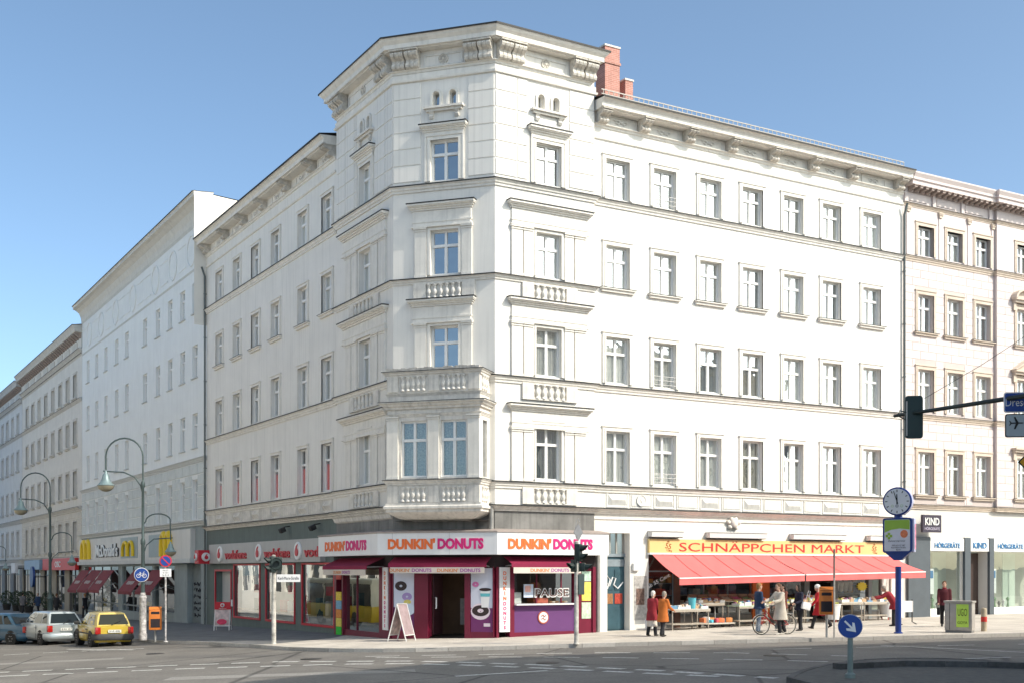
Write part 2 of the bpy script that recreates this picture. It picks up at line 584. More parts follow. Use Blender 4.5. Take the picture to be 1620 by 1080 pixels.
dashes([(-19.5, 35.7), (-13.3, 36.45), (-7.1, 36.85), (-5.0, 36.2), (-3.0, 35.6), (-1.44, 34.6), (0.7, 32.95), (3.6, 30.3), (6.0, 27.6)], 0.85, 0.38, 0.26)
dashes([(-19.5, 34.0), (-14.5, 34.6), (-9.5, 35.1), (-5.0, 35.1), (-3.0, 34.6), (-1.4, 33.6), (0.7, 31.9), (3.5, 29.4), (5.1, 28.1)], 0.85, 0.38, 0.26)
dashes([(-20.5, 45.4), (-16.9, 46.4), (-13.9, 46.8)], 0.9, 0.5, 0.2)
dash((-17.6, 48.2), (-14.3, 46.0), 0.22)
dashes([(-4.6, 38.1), (-1.0, 37.6), (2.5, 37.2), (6.5, 36.0), (9.5, 33.8)], 1.1, 0.7, 0.16)
dashes([(-4.2, 37.4), (-1.0, 36.6), (2.5, 35.2), (6.5, 33.2), (9.0, 31.6)], 1.1, 0.7, 0.16)
dash((11.6, 38.2), (14.6, 34.2), 0.14); dash((14.6, 34.2), (18, 29), 0.14)
dash((9.6, 31.8), (13.4, 32.6), 0.13)
dashes([(8.0, 37.2), (17, 38.0)], 1.2, 1.4, 0.14)
dash((-1.4, 30.0), (0.9, 31.0), 0.2)

# asphalt repairs and iron covers
patch_m = mat('asphalt_patch', (0.13, 0.12, 0.11), 0.9, 0.15, 1.2, 0.5, 60)
add_speckle(patch_m, 0.85, 1.15, 16.0)
patch_l = mat('asphalt_patch_pale', (0.25, 0.235, 0.215), 0.9, 0.15, 1.2, 0.5, 60)
add_speckle(patch_l, 0.85, 1.15, 16.0)
for pts, pm in (([(-11.5, 40.2), (-7.0, 38.9), (-6.8, 39.9), (-11.3, 41.3)], patch_m), ([(-9.0, 31.2), (-2.5, 31.6), (-2.6, 32.5), (-9.0, 32.2)], patch_l), ([(1.2, 35.6), (2.4, 35.4), (2.6, 38.6), (1.4, 38.8)], patch_m), ([(-18.5, 39.5), (-13.0, 40.5), (-13.2, 41.4), (-18.8, 40.4)], patch_l), ([(6.2, 37.9), (10.8, 38.2), (10.7, 38.9), (6.1, 38.7)], patch_m)):
    o = strip('asphalt_patch', pts, -KERB + 0.003, pm, parent=road)
iron = mat('cast_iron', (0.06, 0.055, 0.05), 0.6, 0.3, 12, 0.6, 40, metal=0.5)
for x, y in ((-6.2, 37.6), (1.0, 33.6), (-12.6, 43.0), (7.5, 34.6)):
    q = MB(); q.lathe([(0.01, 0.012), (0.30, 0.012), (0.30, 0.008), (0.34, 0.008), (0.34, -0.02)], 22)
    O('manhole_cover', q, iron, road, T(x, y, zg(x) - KERB))

# ---------------------------------------------------------------- window builder
def frame_fn(w, h, tr, fr=0.07):
    def fn(q):
        q.box(0, 0, 0, fr, 0.07, h); q.box(w - fr, 0, 0, w, 0.07, h)
        q.box(fr, 0, 0, w - fr, 0.07, fr); q.box(fr, 0, h - fr, w - fr, 0.07, h)
        zt = h * tr
        q.box(fr, -0.025, zt - 0.05, w - fr, 0.07, zt + 0.05)
        q.box(w / 2 - 0.055, -0.012, fr, w / 2 + 0.055, 0.07, zt - 0.05)
        q.box(w / 2 - 0.045, -0.012, zt + 0.05, w / 2 + 0.045, 0.07, h - fr)
    return fn
def frame1_fn(w, h, tr):
    def fn(q):
        fr = 0.075
        q.box(0, 0, 0, fr, 0.07, h); q.box(w - fr, 0, 0, w, 0.07, h)
        q.box(fr, 0, 0, w - fr, 0.07, fr); q.box(fr, 0, h - fr, w - fr, 0.07, h)
        q.box(fr, -0.02, h * tr - 0.04, w - fr, 0.07, h * tr + 0.04)
        q.box(w / 2 - 0.04, -0.012, fr, w / 2 + 0.04, 0.07, h * tr - 0.04)
    return fn
def curtain_fn(x0, x1, z0, z1, n):
    def fn(q):
        k = n * 4
        for i in range(k):
            a, b = i / k, (i + 1) / k
            ya, yb = 0.02 * math.sin(a * n * 2 * math.pi), 0.02 * math.sin(b * n * 2 * math.pi)
            q.quad((x0 + (x1 - x0) * a, ya, z0), (x0 + (x1 - x0) * b, yb, z0), (x0 + (x1 - x0) * b, yb, z1), (x0 + (x1 - x0) * a, ya, z1))
    return fn
def surround_fn(w, h, aw, d=0.05, below=0.0):
    def fn(q):
        # two-step architrave round three sides
        for a, dd in ((aw, d), (aw * 0.55, d + 0.018)):
            i = 0.0
            q.box(-a, -dd, -below, 0, 0, h); q.box(w, -dd, -below, w + a, 0, h)
            q.box(-a, -dd, h, w + a, 0, h + a)
        q.box(-aw - 0.03, -d - 0.035, h + aw, w + aw + 0.03, 0, h + aw + 0.045)
    return fn

def window(root, F, cx, z0, z1, w, depth=0.2, aw=0.15, sur=stucco_trim, sill=False, curtain=None, tr=0.66, simple=False, frame=white_frame, sill_m=None, pane=None):
    h = z1 - z0
    w = round(w, 3); h = round(h, 3)
    M = F.at(cx - w / 2, -depth, z0)
    pm = pane or pane_m
    fn = frame1_fn(w, h, tr) if simple else frame_fn(w, h, tr)
    win = O('window', shared(('window', w, h, tr, simple), fn, [frame]), None, root, M)
    fr = 0.07; zt = h * tr
    if simple:
        O('pane', shared(('pane', w, h), lambda q: q.quad((0.07, 0, 0.07), (w - 0.07, 0, 0.07), (w - 0.07, 0, h - 0.07), (0.07, 0, h - 0.07)), [pm]), None, win, M @ T(0, 0.04, 0))
    else:
        pw = w / 2 - 0.055 - fr
        lo = shared(('pane', pw, zt), lambda q: q.quad((0, 0, 0), (pw, 0, 0), (pw, 0, zt - 0.05 - fr), (0, 0, zt - 0.05 - fr)), [pm])
        up = shared(('pane_up', pw, h - zt), lambda q: q.quad((0, 0, 0), (pw, 0, 0), (pw, 0, h - fr - zt - 0.05), (0, 0, h - fr - zt - 0.05)), [pm])
        for x in (fr, w / 2 + 0.055):
            # sashes never close perfectly flush: tiny individual tilts
            t = Matrix.Rotation(random.uniform(-0.006, 0.006), 4, 'Z')
            O('pane', lo, None, win, M @ T(x, 0.04, fr) @ t)
            O('pane', up, None, win, M @ T(x, 0.04, zt + 0.05) @ t)
    if curtain:
        kind, cm = curtain
        Mc = M @ T(0, 0.065 if kind == 'blind' else 0.09, 0)
        sets = {'full': [(0.03, w - 0.03, 0.05, h - 0.05, 9)], 'parted': [(0.03, w * 0.38, 0.05, h - 0.05, 4), (w * 0.62, w - 0.03, 0.05, h - 0.05, 4)],
                'half': [(0.03, w - 0.03, 0.05, h * 0.55, 9)], 'upper': [(0.03, w - 0.03, h * 0.4, h - 0.05, 9)],
                'left': [(0.03, w * 0.5, 0.05, h - 0.05, 5)], 'right': [(w * 0.5, w - 0.03, 0.05, h - 0.05, 5)], 'roller': [(0.03, w - 0.03, h * 0.62, h - 0.05, 1)], 'blind': [(0.05, w - 0.05, 0.05, h * 0.58, 1)]}[kind]
        for c in sets:
            O('curtain', shared(('curtain', w, h, kind, c[0]), curtain_fn(*c), [cm], 60), None, win, Mc)
    if aw:
        O('surround', shared(('surround', w, h, aw), surround_fn(w, h, aw), [sur]), None, win, F.at(cx - w / 2, 0, z0))
    if sill:
        sm = sill_m or stucco_trim
        hw = w / 2 + aw + 0.1
        O('sill', shared(('sill', round(hw, 3)), lambda q: (q.box(-hw + 0.05, -0.1, -0.17, hw - 0.05, 0, -0.07), q.box(-hw, -0.17, -0.07, hw, 0.02, -0.02)), [sm]), None, win, F.at(cx, 0, z0))
        O('sill_flashing', shared(('sill_f', round(hw, 3)), lambda q: q.box(-hw - 0.01, -0.185, -0.02, hw + 0.01, depth, -0.004), [zinc]), None, win, F.at(cx, 0, z0))
    return win

def rnd_curtain():
    r = random.random()
    if r < 0.48: return ('full', curtain_w)
    if r < 0.55: return ('parted', curtain_w)
    if r < 0.70: return ('full', curtain_c)
    if r < 0.75: return ('half', curtain_w)
    if r < 0.79: return ('right', curtain_w)
    if r < 0.91: return ('full', curtain_g)
    if r < 0.93: return ('upper', curtain_w)
    return None

def blocks(root, F, s0, s1, z0, z1, rows, bl, ops, m, proud=0.018, joint=0.03, name='stone_block', stagger=True, out=0.0):
    """ashlar laid round the openings, each block a piece of its own"""
    rh = (z1 - z0) / rows
    for r in range(rows):
        za, zb = z0 + r * rh, z0 + (r + 1) * rh
        x = s0 - (bl / 2 if (stagger and r % 2) else 0)
        cuts = [s0]
        while x < s1:
            if x > s0 + 0.12: cuts.append(x)
            x += bl
        if s1 - cuts[-1] < 0.15 and len(cuts) > 1: cuts.pop()
        cuts.append(s1)
        for a, b in zip(cuts, cuts[1:]):
            ivs = [(a, b)]
            for o in ops:
                if o[2] < zb - 0.05 and o[3] > za + 0.05:
                    nv = []
                    for u, v in ivs:
                        if o[1] <= u or o[0] >= v: nv.append((u, v)); continue
                        if o[0] > u: nv.append((u, o[0]))
                        if o[1] < v: nv.append((o[1], v))
                    ivs = nv
            for u, v in ivs:
                w = round(v - u - joint, 2); h = round(rh - joint, 3)
                if w < 0.06: continue
                me = shared(('blk', name, w, h, proud), lambda q: q.add([(0, 0, 0), (w, 0, 0), (w, 0, h), (0, 0, h), (0.008, -proud, 0.008), (w - 0.008, -proud, 0.008), (w - 0.008, -proud, h - 0.008), (0.008, -proud, h - 0.008)], [(4, 5, 6, 7), (0, 1, 5, 4), (1, 2, 6, 5), (2, 3, 7, 6), (3, 0, 4, 7)]), [m])
                O(name, me, None, root, F.at(u + joint / 2, out, za + joint / 2))

# ---------------------------------------------------------------- corner building
bld = thing('corner_building', 'cream stucco corner apartment house with chamfered corner tower and oriel', 'building', T(-2, 50, 0))
Z1, Z2, Z3, Z4 = 5.76, 9.66, 13.36, 16.86
WR = [1.19, 3.50, 5.85, 8.12, 10.42, 12.68, 15.15]
WLc = [2.43, 5.45, 8.42, 11.35, 14.95, 17.85]
FLOORS = [(5.86, 7.90), (9.76, 11.55), (13.46, 15.12), (16.96, 18.48)]
ww = 1.12
opsR = [(c - ww / 2, c + ww / 2, a, b) for c in WR for a, b in FLOORS]
opsL = [(c - 0.58, c + 0.58, a, b) for c in WLc for a, b in FLOORS]
gR = [(0.72, 1.80, -0.5, 3.93, 0.45), (2.72, 16.45, -0.5, 3.12, 0.5)]
O('wall', MB().wall(-0.1, LEN_R, -1.5, 20.3, opsR + gR), stucco, bld, FR.at())
O('wall', MB().wall(0, LEN_L + 0.1, 4.72, 20.4, opsL), stucco, bld, FL.at())
green_wall = mat('painted_plinth_green', (0.135, 0.165, 0.155), 0.8, 0.12, 1.2, 0.2, 25, streak=0.2)
gL = [(1.7, 4.4, -0.75, 2.50, 0.6), (5.0, 9.0, 0.12, 2.72, 0.12), (10.0, 13.85, 0.12, 2.72, 0.12), (14.9, 18.6, 0.12, 2.72, 0.12)]
O('ground_floor_wall', MB().wall(0, LEN_L + 0.1, -2.0, 4.72, gL), green_wall, bld, FL.at())
# dark rooms behind the glass
for F_, a, b in ((FR, 0.0, LEN_R), (FL, 0.3, LEN_L)):
    q = MB(); q.quad((a, 1.3, 4.6), (b, 1.3, 4.6), (b, 1.3, 20), (a, 1.3, 20))
    for z in (5.3, 9.2, 12.9, 16.4, 19.2):
        q.quad((a, 0.28, z), (b, 0.28, z), (b, 1.3, z), (a, 1.3, z))
    O('room', q, interior, bld, F_.at())
# tower walls
ctC, ctTR, ctTL = 2.07, 2.31, 3.0
opsC = [(ctC - 0.56, ctC + 0.56, a, b) for a, b in FLOORS[1:]]
opsTR = [(ctTR - 0.56, ctTR + 0.56, a, b) for a, b in FLOORS]
opsTL = [(ctTL - 0.56, ctTL + 0.56, a, b) for a, b in FLOORS]
small = lambda c: [(c - 0.46, c - 0.2, 19.72, 20.28), (c + 0.2, c + 0.46, 19.72, 20.28)]
O('wall', MB().wall(0, LEN_TR, 3.0, 22.0, opsTR + small(ctTR)), stucco, bld, FTR.at())
O('wall', MB().wall(0, LEN_C, 3.0, 22.0, opsC + small(ctC)), stucco, bld, FC.at())
O('wall', MB().wall(0, LEN_TL, 3.0, 22.0, opsTL + small(ctTL)), stucco, bld, FTL.at())
q = MB()
q.quad((LEN_TR, 0, 3.0), (LEN_TR, 3.5, 3.0), (LEN_TR, 3.5, 22), (LEN_TR, 0, 22))
O('tower_return_wall', q, stucco, bld, FTR.at())
q = MB()
q.quad((0, 0, 3.0), (0, 3.5, 3.0), (0, 3.5, 22), (0, 0, 22))
O('tower_return_wall', q, stucco, bld, FTL.at())
q = MB()
for F_, l in ((FTR, LEN_TR), (FC, LEN_C), (FTL, LEN_TL)):
    i = (F_.p(0.2, -1.2), F_.p(l - 0.2, -1.2))
    q.quad((*i[0], 4.5), (*i[1], 4.5), (*i[1], 21), (*i[0], 21))
O('room', q, interior, bld, T())

# windows
for c in WR:
    for k, (a, b) in enumerate(FLOORS):
        window(bld, FR, c, a, b, ww, depth=0.15, curtain=rnd_curtain(), sill=(k == 2), aw=0.155)
rail_fn = lambda q: ([q.tube([(-0.56, -0.06, z), (0.56, -0.06, z)], 0.014, 6) for z in (0.12, 0.3, 0.46)], [q.tube([(x, -0.06, 0.05), (x, -0.06, 0.46)], 0.009, 5) for x in (-0.56, -0.28, 0.0, 0.28, 0.56)])
for a in (FLOORS[0][0], FLOORS[1][0], FLOORS[3][0]):
    O('window_rail', shared('window_rail', rail_fn, [mat('rail_white', (0.6, 0.58, 0.55), 0.5)]), None, bld, FR.at(WR[1], 0, a))
for j, c in enumerate(WLc):
    for k, (a, b) in enumerate(FLOORS):
        cu = rnd_curtain()
        if k == 0: cu = ('blind', red_blind)
        elif random.random() < 0.5: cu = None
        window(bld, FL, c, a, b, 1.16, depth=0.13, curtain=cu, sill=(k == 2), aw=0.13, pane=poster_glass if k == 0 else None)
for F_, c, fl in ((FC, ctC, FLOORS[1:]), (FTR, ctTR, FLOORS), (FTL, ctTL, FLOORS)):
    for k, (a, b) in enumerate(fl):
        cu = None if F_ is FC else (('full', curtain_g) if (F_ is FTR and k == 0) else rnd_curtain())
        window(bld, F_, c, a, b, 1.12, depth=0.15, curtain=cu, aw=0.14)

# small arched attic windows
def arched(root, F_, c):
    me_f = shared('attic_frame', lambda q: (q.box(-0.13, 0, 0, -0.10, 0.05, 0.56), q.box(0.10, 0, 0, 0.13, 0.05, 0.56), q.box(-0.1, 0, 0, 0.1, 0.05, 0.03)), [white_frame])
    me_p = shared('attic_pane', lambda q: q.quad((-0.13, 0, 0), (0.13, 0, 0), (0.13, 0, 0.56), (-0.13, 0, 0.56)), [pane_m])
    def sp(q):
        n = 10
        arc = [(0.13 * math.cos(math.pi * i / n), 0.43 + 0.13 * math.sin(math.pi * i / n)) for i in range(n + 1)]
        q.prism([(0.131, 0.561)] + arc[:n // 2 + 1] + [(0, 0.561)], 'y', -0.004, 0.2)
        q.prism([(0, 0.561)] + arc[n // 2:] + [(-0.131, 0.561)], 'y', -0.004, 0.2)
        ar2 = [(0.24 * math.cos(math.pi * i / n), 0.43 + 0.24 * math.sin(math.pi * i / n)) for i in range(n + 1)]
        ar1 = [(0.145 * math.cos(math.pi * i / n), 0.43 + 0.145 * math.sin(math.pi * i / n)) for i in range(n + 1)]
        for i in range(n):
            q.prism([ar1[i], ar2[i], ar2[i + 1], ar1[i + 1]], 'y', -0.06, 0.0)
        q.box(0.145, -0.06, 0, 0.24, 0, 0.43); q.box(-0.24, -0.06, 0, -0.145, 0, 0.43)
    me_s = shared('attic_arch', sp, [stucco_trim])
    for x in (-0.33, 0.33):
        w_ = O('window', me_f, None, root, F_.at(c + x, -0.16, 19.72))
        O('pane', me_p, None, w_, F_.at(c + x, -0.19, 19.72))
        O('surround', me_s, None, w_, F_.at(c + x, 0, 19.72))
    def sl(q):
        q.box(-0.78, -0.2, -0.08, 0.78, 0, 0.0); q.box(-0.7, -0.12, -0.17, 0.7, 0, -0.08)
        for s in (-0.5, 0.5):
            q.prism([(0, -0.42), (-0.05, -0.42), (-0.1, -0.33), (-0.06, -0.27), (-0.14, -0.17), (0, -0.17)], 'x', s - 0.08, s + 0.08)
    O('attic_sill', shared('attic_sill', sl, [stucco_old]), None, root, F_.at(c, 0, 19.71))
for F_, c in ((FC, ctC), (FTR, ctTR), (FTL, ctTL)):
    arched(bld, F_, c)

# hoods, pilasters and baluster panels of the tower windows
def hood_fn(w):
    def fn(q):
        h = w / 2
        q.box(-h + 0.12, -0.10, 0.0, h - 0.12, 0, 0.07)
        q.box(-h + 0.07, -0.16, 0.07, h - 0.07, 0, 0.13)
        q.box(-h + 0.02, -0.23, 0.13, h - 0.02, 0, 0.17)
        q.box(-h, -0.28, 0.17, h, 0, 0.25)
    return fn
def hood(root, F_, c, w, ztop, flash=True):
    o = O('hood', shared(('hood', w), hood_fn(w), [stucco_trim]), None, root, F_.at(c, 0, ztop - 0.27))
    O('flashing', shared(('hoodf', w), lambda q: q.box(-w / 2 - 0.02, -0.3, 0.235, w / 2 + 0.02, 0, 0.275), [zinc]), None, o, F_.at(c, 0, ztop - 0.27))
def pilaster(root, F_, a, b, z0, z1):
    w = round(b - a, 3); h = round(z1 - z0, 3)
    def fn(q):
        q.box(0, -0.075, 0, w, 0, h)
        q.box(-0.012, -0.1, 0, w + 0.012, 0, 0.10)
        q.box(-0.02, -0.105, h - 0.14, w + 0.02, 0, h - 0.10); q.box(-0.035, -0.13, h - 0.06, w + 0.035, 0, h)
    O('pilaster', shared(('pil', w, h), fn, [stucco_trim]), None, root, F_.at(a, 0, z0))
def bal_prof():
    return [(0.02, 0.0), (0.075, 0.0), (0.075, 0.05), (0.04, 0.08), (0.07, 0.16), (0.085, 0.22), (0.07, 0.29), (0.035, 0.36), (0.05, 0.40), (0.05, 0.43), (0.075, 0.45), (0.075, 0.5), (0.02, 0.5)]
def baluster(root, M, h):
    me = shared(('baluster', h), lambda q: q.lathe([(r, z / 0.5 * h) for r, z in bal_prof()], 10), [stucco_trim], 50)
    O('baluster', me, None, root, M)
def bal_panel(root, F_, c, half, z0, z1, n, full=None):
    """recess with balusters under a window, with flanking piers"""
    back = stucco_old
    h = z1 - z0
    q = MB(); q.box(-half, -0.02, 0, half, 0.0, h)
    q.box(-half - 0.5, -0.09, 0, -half, 0, h); q.box(half, -0.09, 0, half + 0.5, 0, h)
    q.box(-half, -0.09, 0, half, 0, 0.05); q.box(-half, -0.09, h - 0.05, half, 0, h)
    p = O('baluster_panel', q, back, root, F_.at(c, 0, z0))
    for i in range(n):
        x = -half + (i + 0.5) * 2 * half / n
        baluster(p, F_.at(c + x, 0.06, z0 + 0.05), round(h - 0.1, 3))
for F_, c, hw in ((FC, 1.98, 2.66), (FTR, 2.36, 3.70), (FTL, 2.9, 4.5)):
    for k, (a, b) in enumerate(FLOORS[:3]):
        if F_ is FC and k == 0: continue
        top = [8.66, 12.56, 16.14][k]
        hood(bld, F_, c, hw, top)
        # entablature under the hood
        e = hw - 0.36
        O('entablature', shared(('ent', e), lambda q: (q.box(-e / 2, -0.06, 0.24, e / 2, 0, 0.62), q.box(-e / 2 - 0.03, -0.11, 0.18, e / 2 + 0.03, 0, 0.24), q.box(-e / 2 - 0.06, -0.14, 0.0, e / 2 + 0.06, 0, 0.05), q.box(-e / 2, -0.09, 0.05, e / 2, 0, 0.18)), [stucco_trim]), None, bld, F_.at(c, 0, top - 0.9))
        z0 = [Z1, Z2, Z3][k] + 0.02
        zt = top - 0.9
        if F_ is FC: ps = [(0.90, 1.36), (2.78, 3.16)]
        elif F_ is FTR: ps = [(0.68, 1.16), (1.21, 1.58), (3.02, 3.42), (3.48, 3.96)]
        else: ps = [(1.05, 1.62), (1.70, 2.25), (3.75, 4.25), (4.35, 4.95)]
        for a_, b_ in ps: pilaster(bld, F_, a_, b_, z0, zt)
    for k, z in enumerate((Z1, Z2, Z3)):
        if F_ is FC and k < 2: continue
        bal_panel(bld, F_, ctC if F_ is FC else c, 0.72 if F_ is not FTL else 0.95, z - 0.82, z - 0.2, 6 if F_ is FC else 5)
    # fourth floor hood
    hood(bld, F_, {FC: ctC, FTR: ctTR, FTL: ctTL}[F_], 1.85, 19.05)
    wc = {FC: ctC, FTR: ctTR, FTL: ctTL}[F_]
    q = MB(); q.box(-0.78, -0.07, 0, -0.71, 0, 1.85); q.box(0.71, -0.07, 0, 0.78, 0, 1.85); q.box(-0.78, -0.06, 1.66, 0.78, 0, 1.85)
    O('window_casing', q, stucco_trim, bld, F_.at(wc, 0, 16.95))
# rusticated tower top
for F_, l, wc in ((FC, LEN_C, ctC), (FTR, LEN_TR, ctTR), (FTL, LEN_TL, ctTL)):
    for a, b in ((0.0, wc - 0.92), (wc + 0.92, l)):
        blocks(bld, F_, a, b, 17.0, 20.74, 6, 0.95 if b - a > 1.3 else 2.0, [], stucco, 0.03, 0.045, 'rustic_block', False)

# string courses that run round the tower, with zinc drips
def course_prof(z, out=0.2, h=0.24):
    return [(0, z - h), (out * 0.3, z - h), (out * 0.35, z - h * 0.72), (out * 0.6, z - h * 0.6), (out * 0.7, z - h * 0.35), (out, z - h * 0.22), (out, z - 0.02), (0, z - 0.005)]
A_ = FTL.p(0); B_ = FTL.p(LEN_TL); C_ = FTR.p(0); D_ = FTR.p(LEN_TR)
A2, D2 = FTL.p(0, -0.16), FTR.p(LEN_TR, -0.16)
A3, D3 = FTL.p(0, -3.4), FTR.p(LEN_TR, -3.4)
Rend, Lend = FR.p(LEN_R), FL.p(0)
tower = [A2, A_, B_, C_, D_, D2]
bay_gap = [FC.p(0.16), FC.p(3.88)]
def course(z, out, h, m=stucco_trim):
    for path in ([Lend, FL.p(LEN_L)], tower, [FR.p(0), Rend]):
        o = O('string_course', MB().sweep(path, course_prof(z, out, h)), m, bld, T())
        O('flashing', MB().sweep(path, [(0, z + 0.012), (out + 0.02, z + 0.002), (out + 0.02, z - 0.042), (0, z - 0.012)]), zinc, o, T())
course(Z4, 0.17, 0.26)
o = O('string_course', MB().sweep(tower, course_prof(Z3, 0.15, 0.2)), stucco_trim, bld, T())
O('flashing', MB().sweep(tower, [(0, Z3 + 0.012), (0.17, Z3 + 0.002), (0.17, Z3 - 0.042), (0, Z3 - 0.012)]), zinc, o, T())
course(Z2, 0.15, 0.26)
course(Z1, 0.16, 0.26)
# lower cornice above the shops
for path, m in (([Lend, FL.p(LEN_L)], stucco_old), (tower, stucco_old), ([FR.p(0), Rend], stucco_trim)):
    o = O('shop_cornice', MB().sweep(path, course_prof(4.88, 0.26, 0.22)), m, bld, T())
    O('flashing', MB().sweep(path, [(0, 4.9), (0.28, 4.885), (0.28, 4.845), (0, 4.87)]), zinc, o, T())
    if m is stucco_trim:
        O('moulding', MB().sweep(path, [(0, 4.44), (0.05, 4.46), (0.05, 4.5), (0.03, 4.52), (0, 4.52)]), m, bld, T())
# sooty band under the oriel
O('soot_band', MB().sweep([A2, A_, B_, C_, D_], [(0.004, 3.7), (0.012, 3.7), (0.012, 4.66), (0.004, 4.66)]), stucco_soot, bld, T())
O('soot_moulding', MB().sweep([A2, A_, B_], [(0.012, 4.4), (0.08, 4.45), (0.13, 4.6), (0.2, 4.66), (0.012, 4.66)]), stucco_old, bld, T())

# frieze panels between the two ledges
def panel_fn(w, h, pyr):
    def fn(q):
        q.box(0, -0.025, 0, 0.05, 0, h); q.box(w - 0.05, -0.025, 0, w, 0, h); q.box(0.05, -0.025, 0, w - 0.05, 0, 0.05); q.box(0.05, -0.025, h - 0.05, w - 0.05, 0, h)
        if pyr:
            q.add([(0.08, -0.002, 0.08), (w - 0.08, -0.002, 0.08), (w - 0.08, -0.002, h - 0.08), (0.08, -0.002, h - 0.08), (0.2, -0.10, h / 2), (w - 0.2, -0.10, h / 2)], [(0, 1, 5, 4), (1, 2, 5), (2, 3, 4, 5), (3, 0, 4)])
        else:
            q.box(0.08, -0.03, 0.08, w - 0.08, 0, h - 0.08)
    return fn
def frieze(F_, cs, m, wp=1.05):
    n = len(cs)
    for i, c in enumerate(cs):
        O('frieze_panel', shared(('fp', wp, True), panel_fn(wp, 0.6, True), [m]), None, bld, F_.at(c - wp / 2, 0, 4.93))
        if i + 1 < n:
            a, b = c + wp / 2 + 0.09, cs[i + 1] - wp / 2 - 0.09
            w = round(b - a, 2)
            O('frieze_panel', shared(('fp', w, False), panel_fn(w, 0.6, False), [m]), None, bld, F_.at(a, 0, 4.93))
frieze(FR, WR, stucco_panel)
frieze(FL, WLc, stucco_old, 1.2)
O('frieze_panel', shared(('fp', 1.2, False), panel_fn(1.2, 0.6, False), [stucco_old]), None, bld, FL.at(0.5, 0, 4.93))
q = MB(); q.lathe([(0.17, -0.03), (0.2, -0.05), (0.23, -0.05), (0.24, 0.02)], 20, axis='y')
q.lathe([(0.02, -0.06), (0.06, -0.05), (0.07, 0.02)], 10, axis='y')
for a in range(5): q.box(-0.015 + 0.1 * math.cos(a * 1.256), -0.04, -0.015 + 0.1 * math.sin(a * 1.256), 0.03 + 0.1 * math.cos(a * 1.256), 0, 0.03 + 0.1 * math.sin(a * 1.256))
O('rosette', q, stucco_panel, bld, FR.at(2.33, 0.03, 5.23))

# main cornices with consoles
def console_fn(w, d, h):
    def fn(q):
        pr = [(0, 0), (0.24, 0), (0.32, 0.04), (0.35, 0.12), (0.32, 0.2), (0.27, 0.28), (0.28, 0.35), (0.40, 0.41), (0.52, 0.47), (0.57, 0.56), (0.54, 0.64), (0.46, 0.68), (0, 0.68)]
        pr = [(-y / 0.57 * d, z / 0.68 * h * 0.92) for y, z in pr]
        inn = [(y * 0.9, z) for y, z in pr]
        k = 3; g = 0.02; bw = (w - (k - 1) * g) / k
        q.prism(inn, 'x', -w / 2 + 0.01, w / 2 - 0.01)
        for i in range(k):
            x = -w / 2 + i * (bw + g)
            q.prism([(y - 0.002, z + 0.001) for y, z in pr], 'x', x, x + bw)
        q.box(-w / 2 - 0.02, -d - 0.03, h * 0.92, w / 2 + 0.02, 0, h)
    return fn
console_m = mat('console_shade_tone', (0.58, 0.54, 0.48), 0.88, 0.32, 7.0, 0.4, 40, objvar=0.15)  # darker than the trim: the brackets' shade contrast is put into the colour
def cornice(path, zf, zs, zt, out, m=stucco_trim):
    """frieze from zf, soffit at zs, top at zt"""
    o = O('cornice', MB().sweep(path, [(0, zs), (out - 0.16, zs), (out - 0.16, zs + 0.03), (out - 0.04, zs + 0.04), (out - 0.04, zs + 0.2), (out, zs + 0.24), (out + 0.06, zs + 0.30), (out + 0.12, zt - 0.03), (out + 0.12, zt), (-0.6, zt + 0.08)]), m, bld, T())
    O('flashing', MB().sweep(path, [(-0.6, zt + 0.11), (out + 0.15, zt + 0.035), (out + 0.15, zt - 0.03), (out + 0.12, zt + 0.004), (-0.6, zt + 0.082)]), zinc, o, T())
    O('frieze_moulding', MB().sweep(path, [(0, zf - 0.14), (0.05, zf - 0.12), (0.07, zf - 0.05), (0.14, zf - 0.03), (0.14, zf), (0, zf + 0.015)]), m, bld, T())
# side wings
SO = FR.p(0.06), Rend
cornice(SO, 19.76, 20.2, 20.55, 0.66)
SL = Lend, FL.p(LEN_L - 0.06)
cornice(SL, 19.85, 20.3, 20.65, 0.62)
for path in (SO, SL):
    O('thin_moulding', MB().sweep(path, [(0, 19.16), (0.06, 19.18), (0.08, 19.26), (0, 19.28)]), stucco_trim, bld, T())
con = shared(('console', 1), console_fn(0.42, 0.6, 0.46), [console_m])
def orn_fn(q):
    q.box(-0.75, -0.03, 0.03, -0.70, 0, 0.42); q.box(0.70, -0.03, 0.03, 0.75, 0, 0.42); q.box(-0.7, -0.03, 0.37, 0.7, 0, 0.42); q.box(-0.7, -0.03, 0.03, 0.7, 0, 0.07)
    q.lathe([(0.015, -0.07), (0.05, -0.06), (0.07, 0.02)], 10, (0, 0, 0.22), 'y')
    for s in (-1, 1):
        q.tube([(s * 0.06, -0.03, 0.22), (s * 0.16, -0.035, 0.29), (s * 0.28, -0.03, 0.24), (s * 0.36, -0.03, 0.28)], [0.03, 0.028, 0.02, 0.01], 5)
        q.tube([(s * 0.06, -0.03, 0.21), (s * 0.16, -0.035, 0.14), (s * 0.28, -0.03, 0.19)], [0.03, 0.025, 0.012], 5)
orn = shared('frieze_ornament', orn_fn, [stucco_panel])
bR = [0.36, 2.36, 4.62, 6.87, 9.15, 11.46, 13.82, 16.75]
for i, s in enumerate(bR):
    O('console', con, None, bld, FR.at(s, 0, 19.75))
    if i + 1 < len(bR):
        O('frieze_ornament', orn, None, bld, FR.at((s + bR[i + 1]) / 2, 0, 19.76))
bL = [0.55, 3.9, 6.95, 9.9, 13.2, 16.4, 18.6]
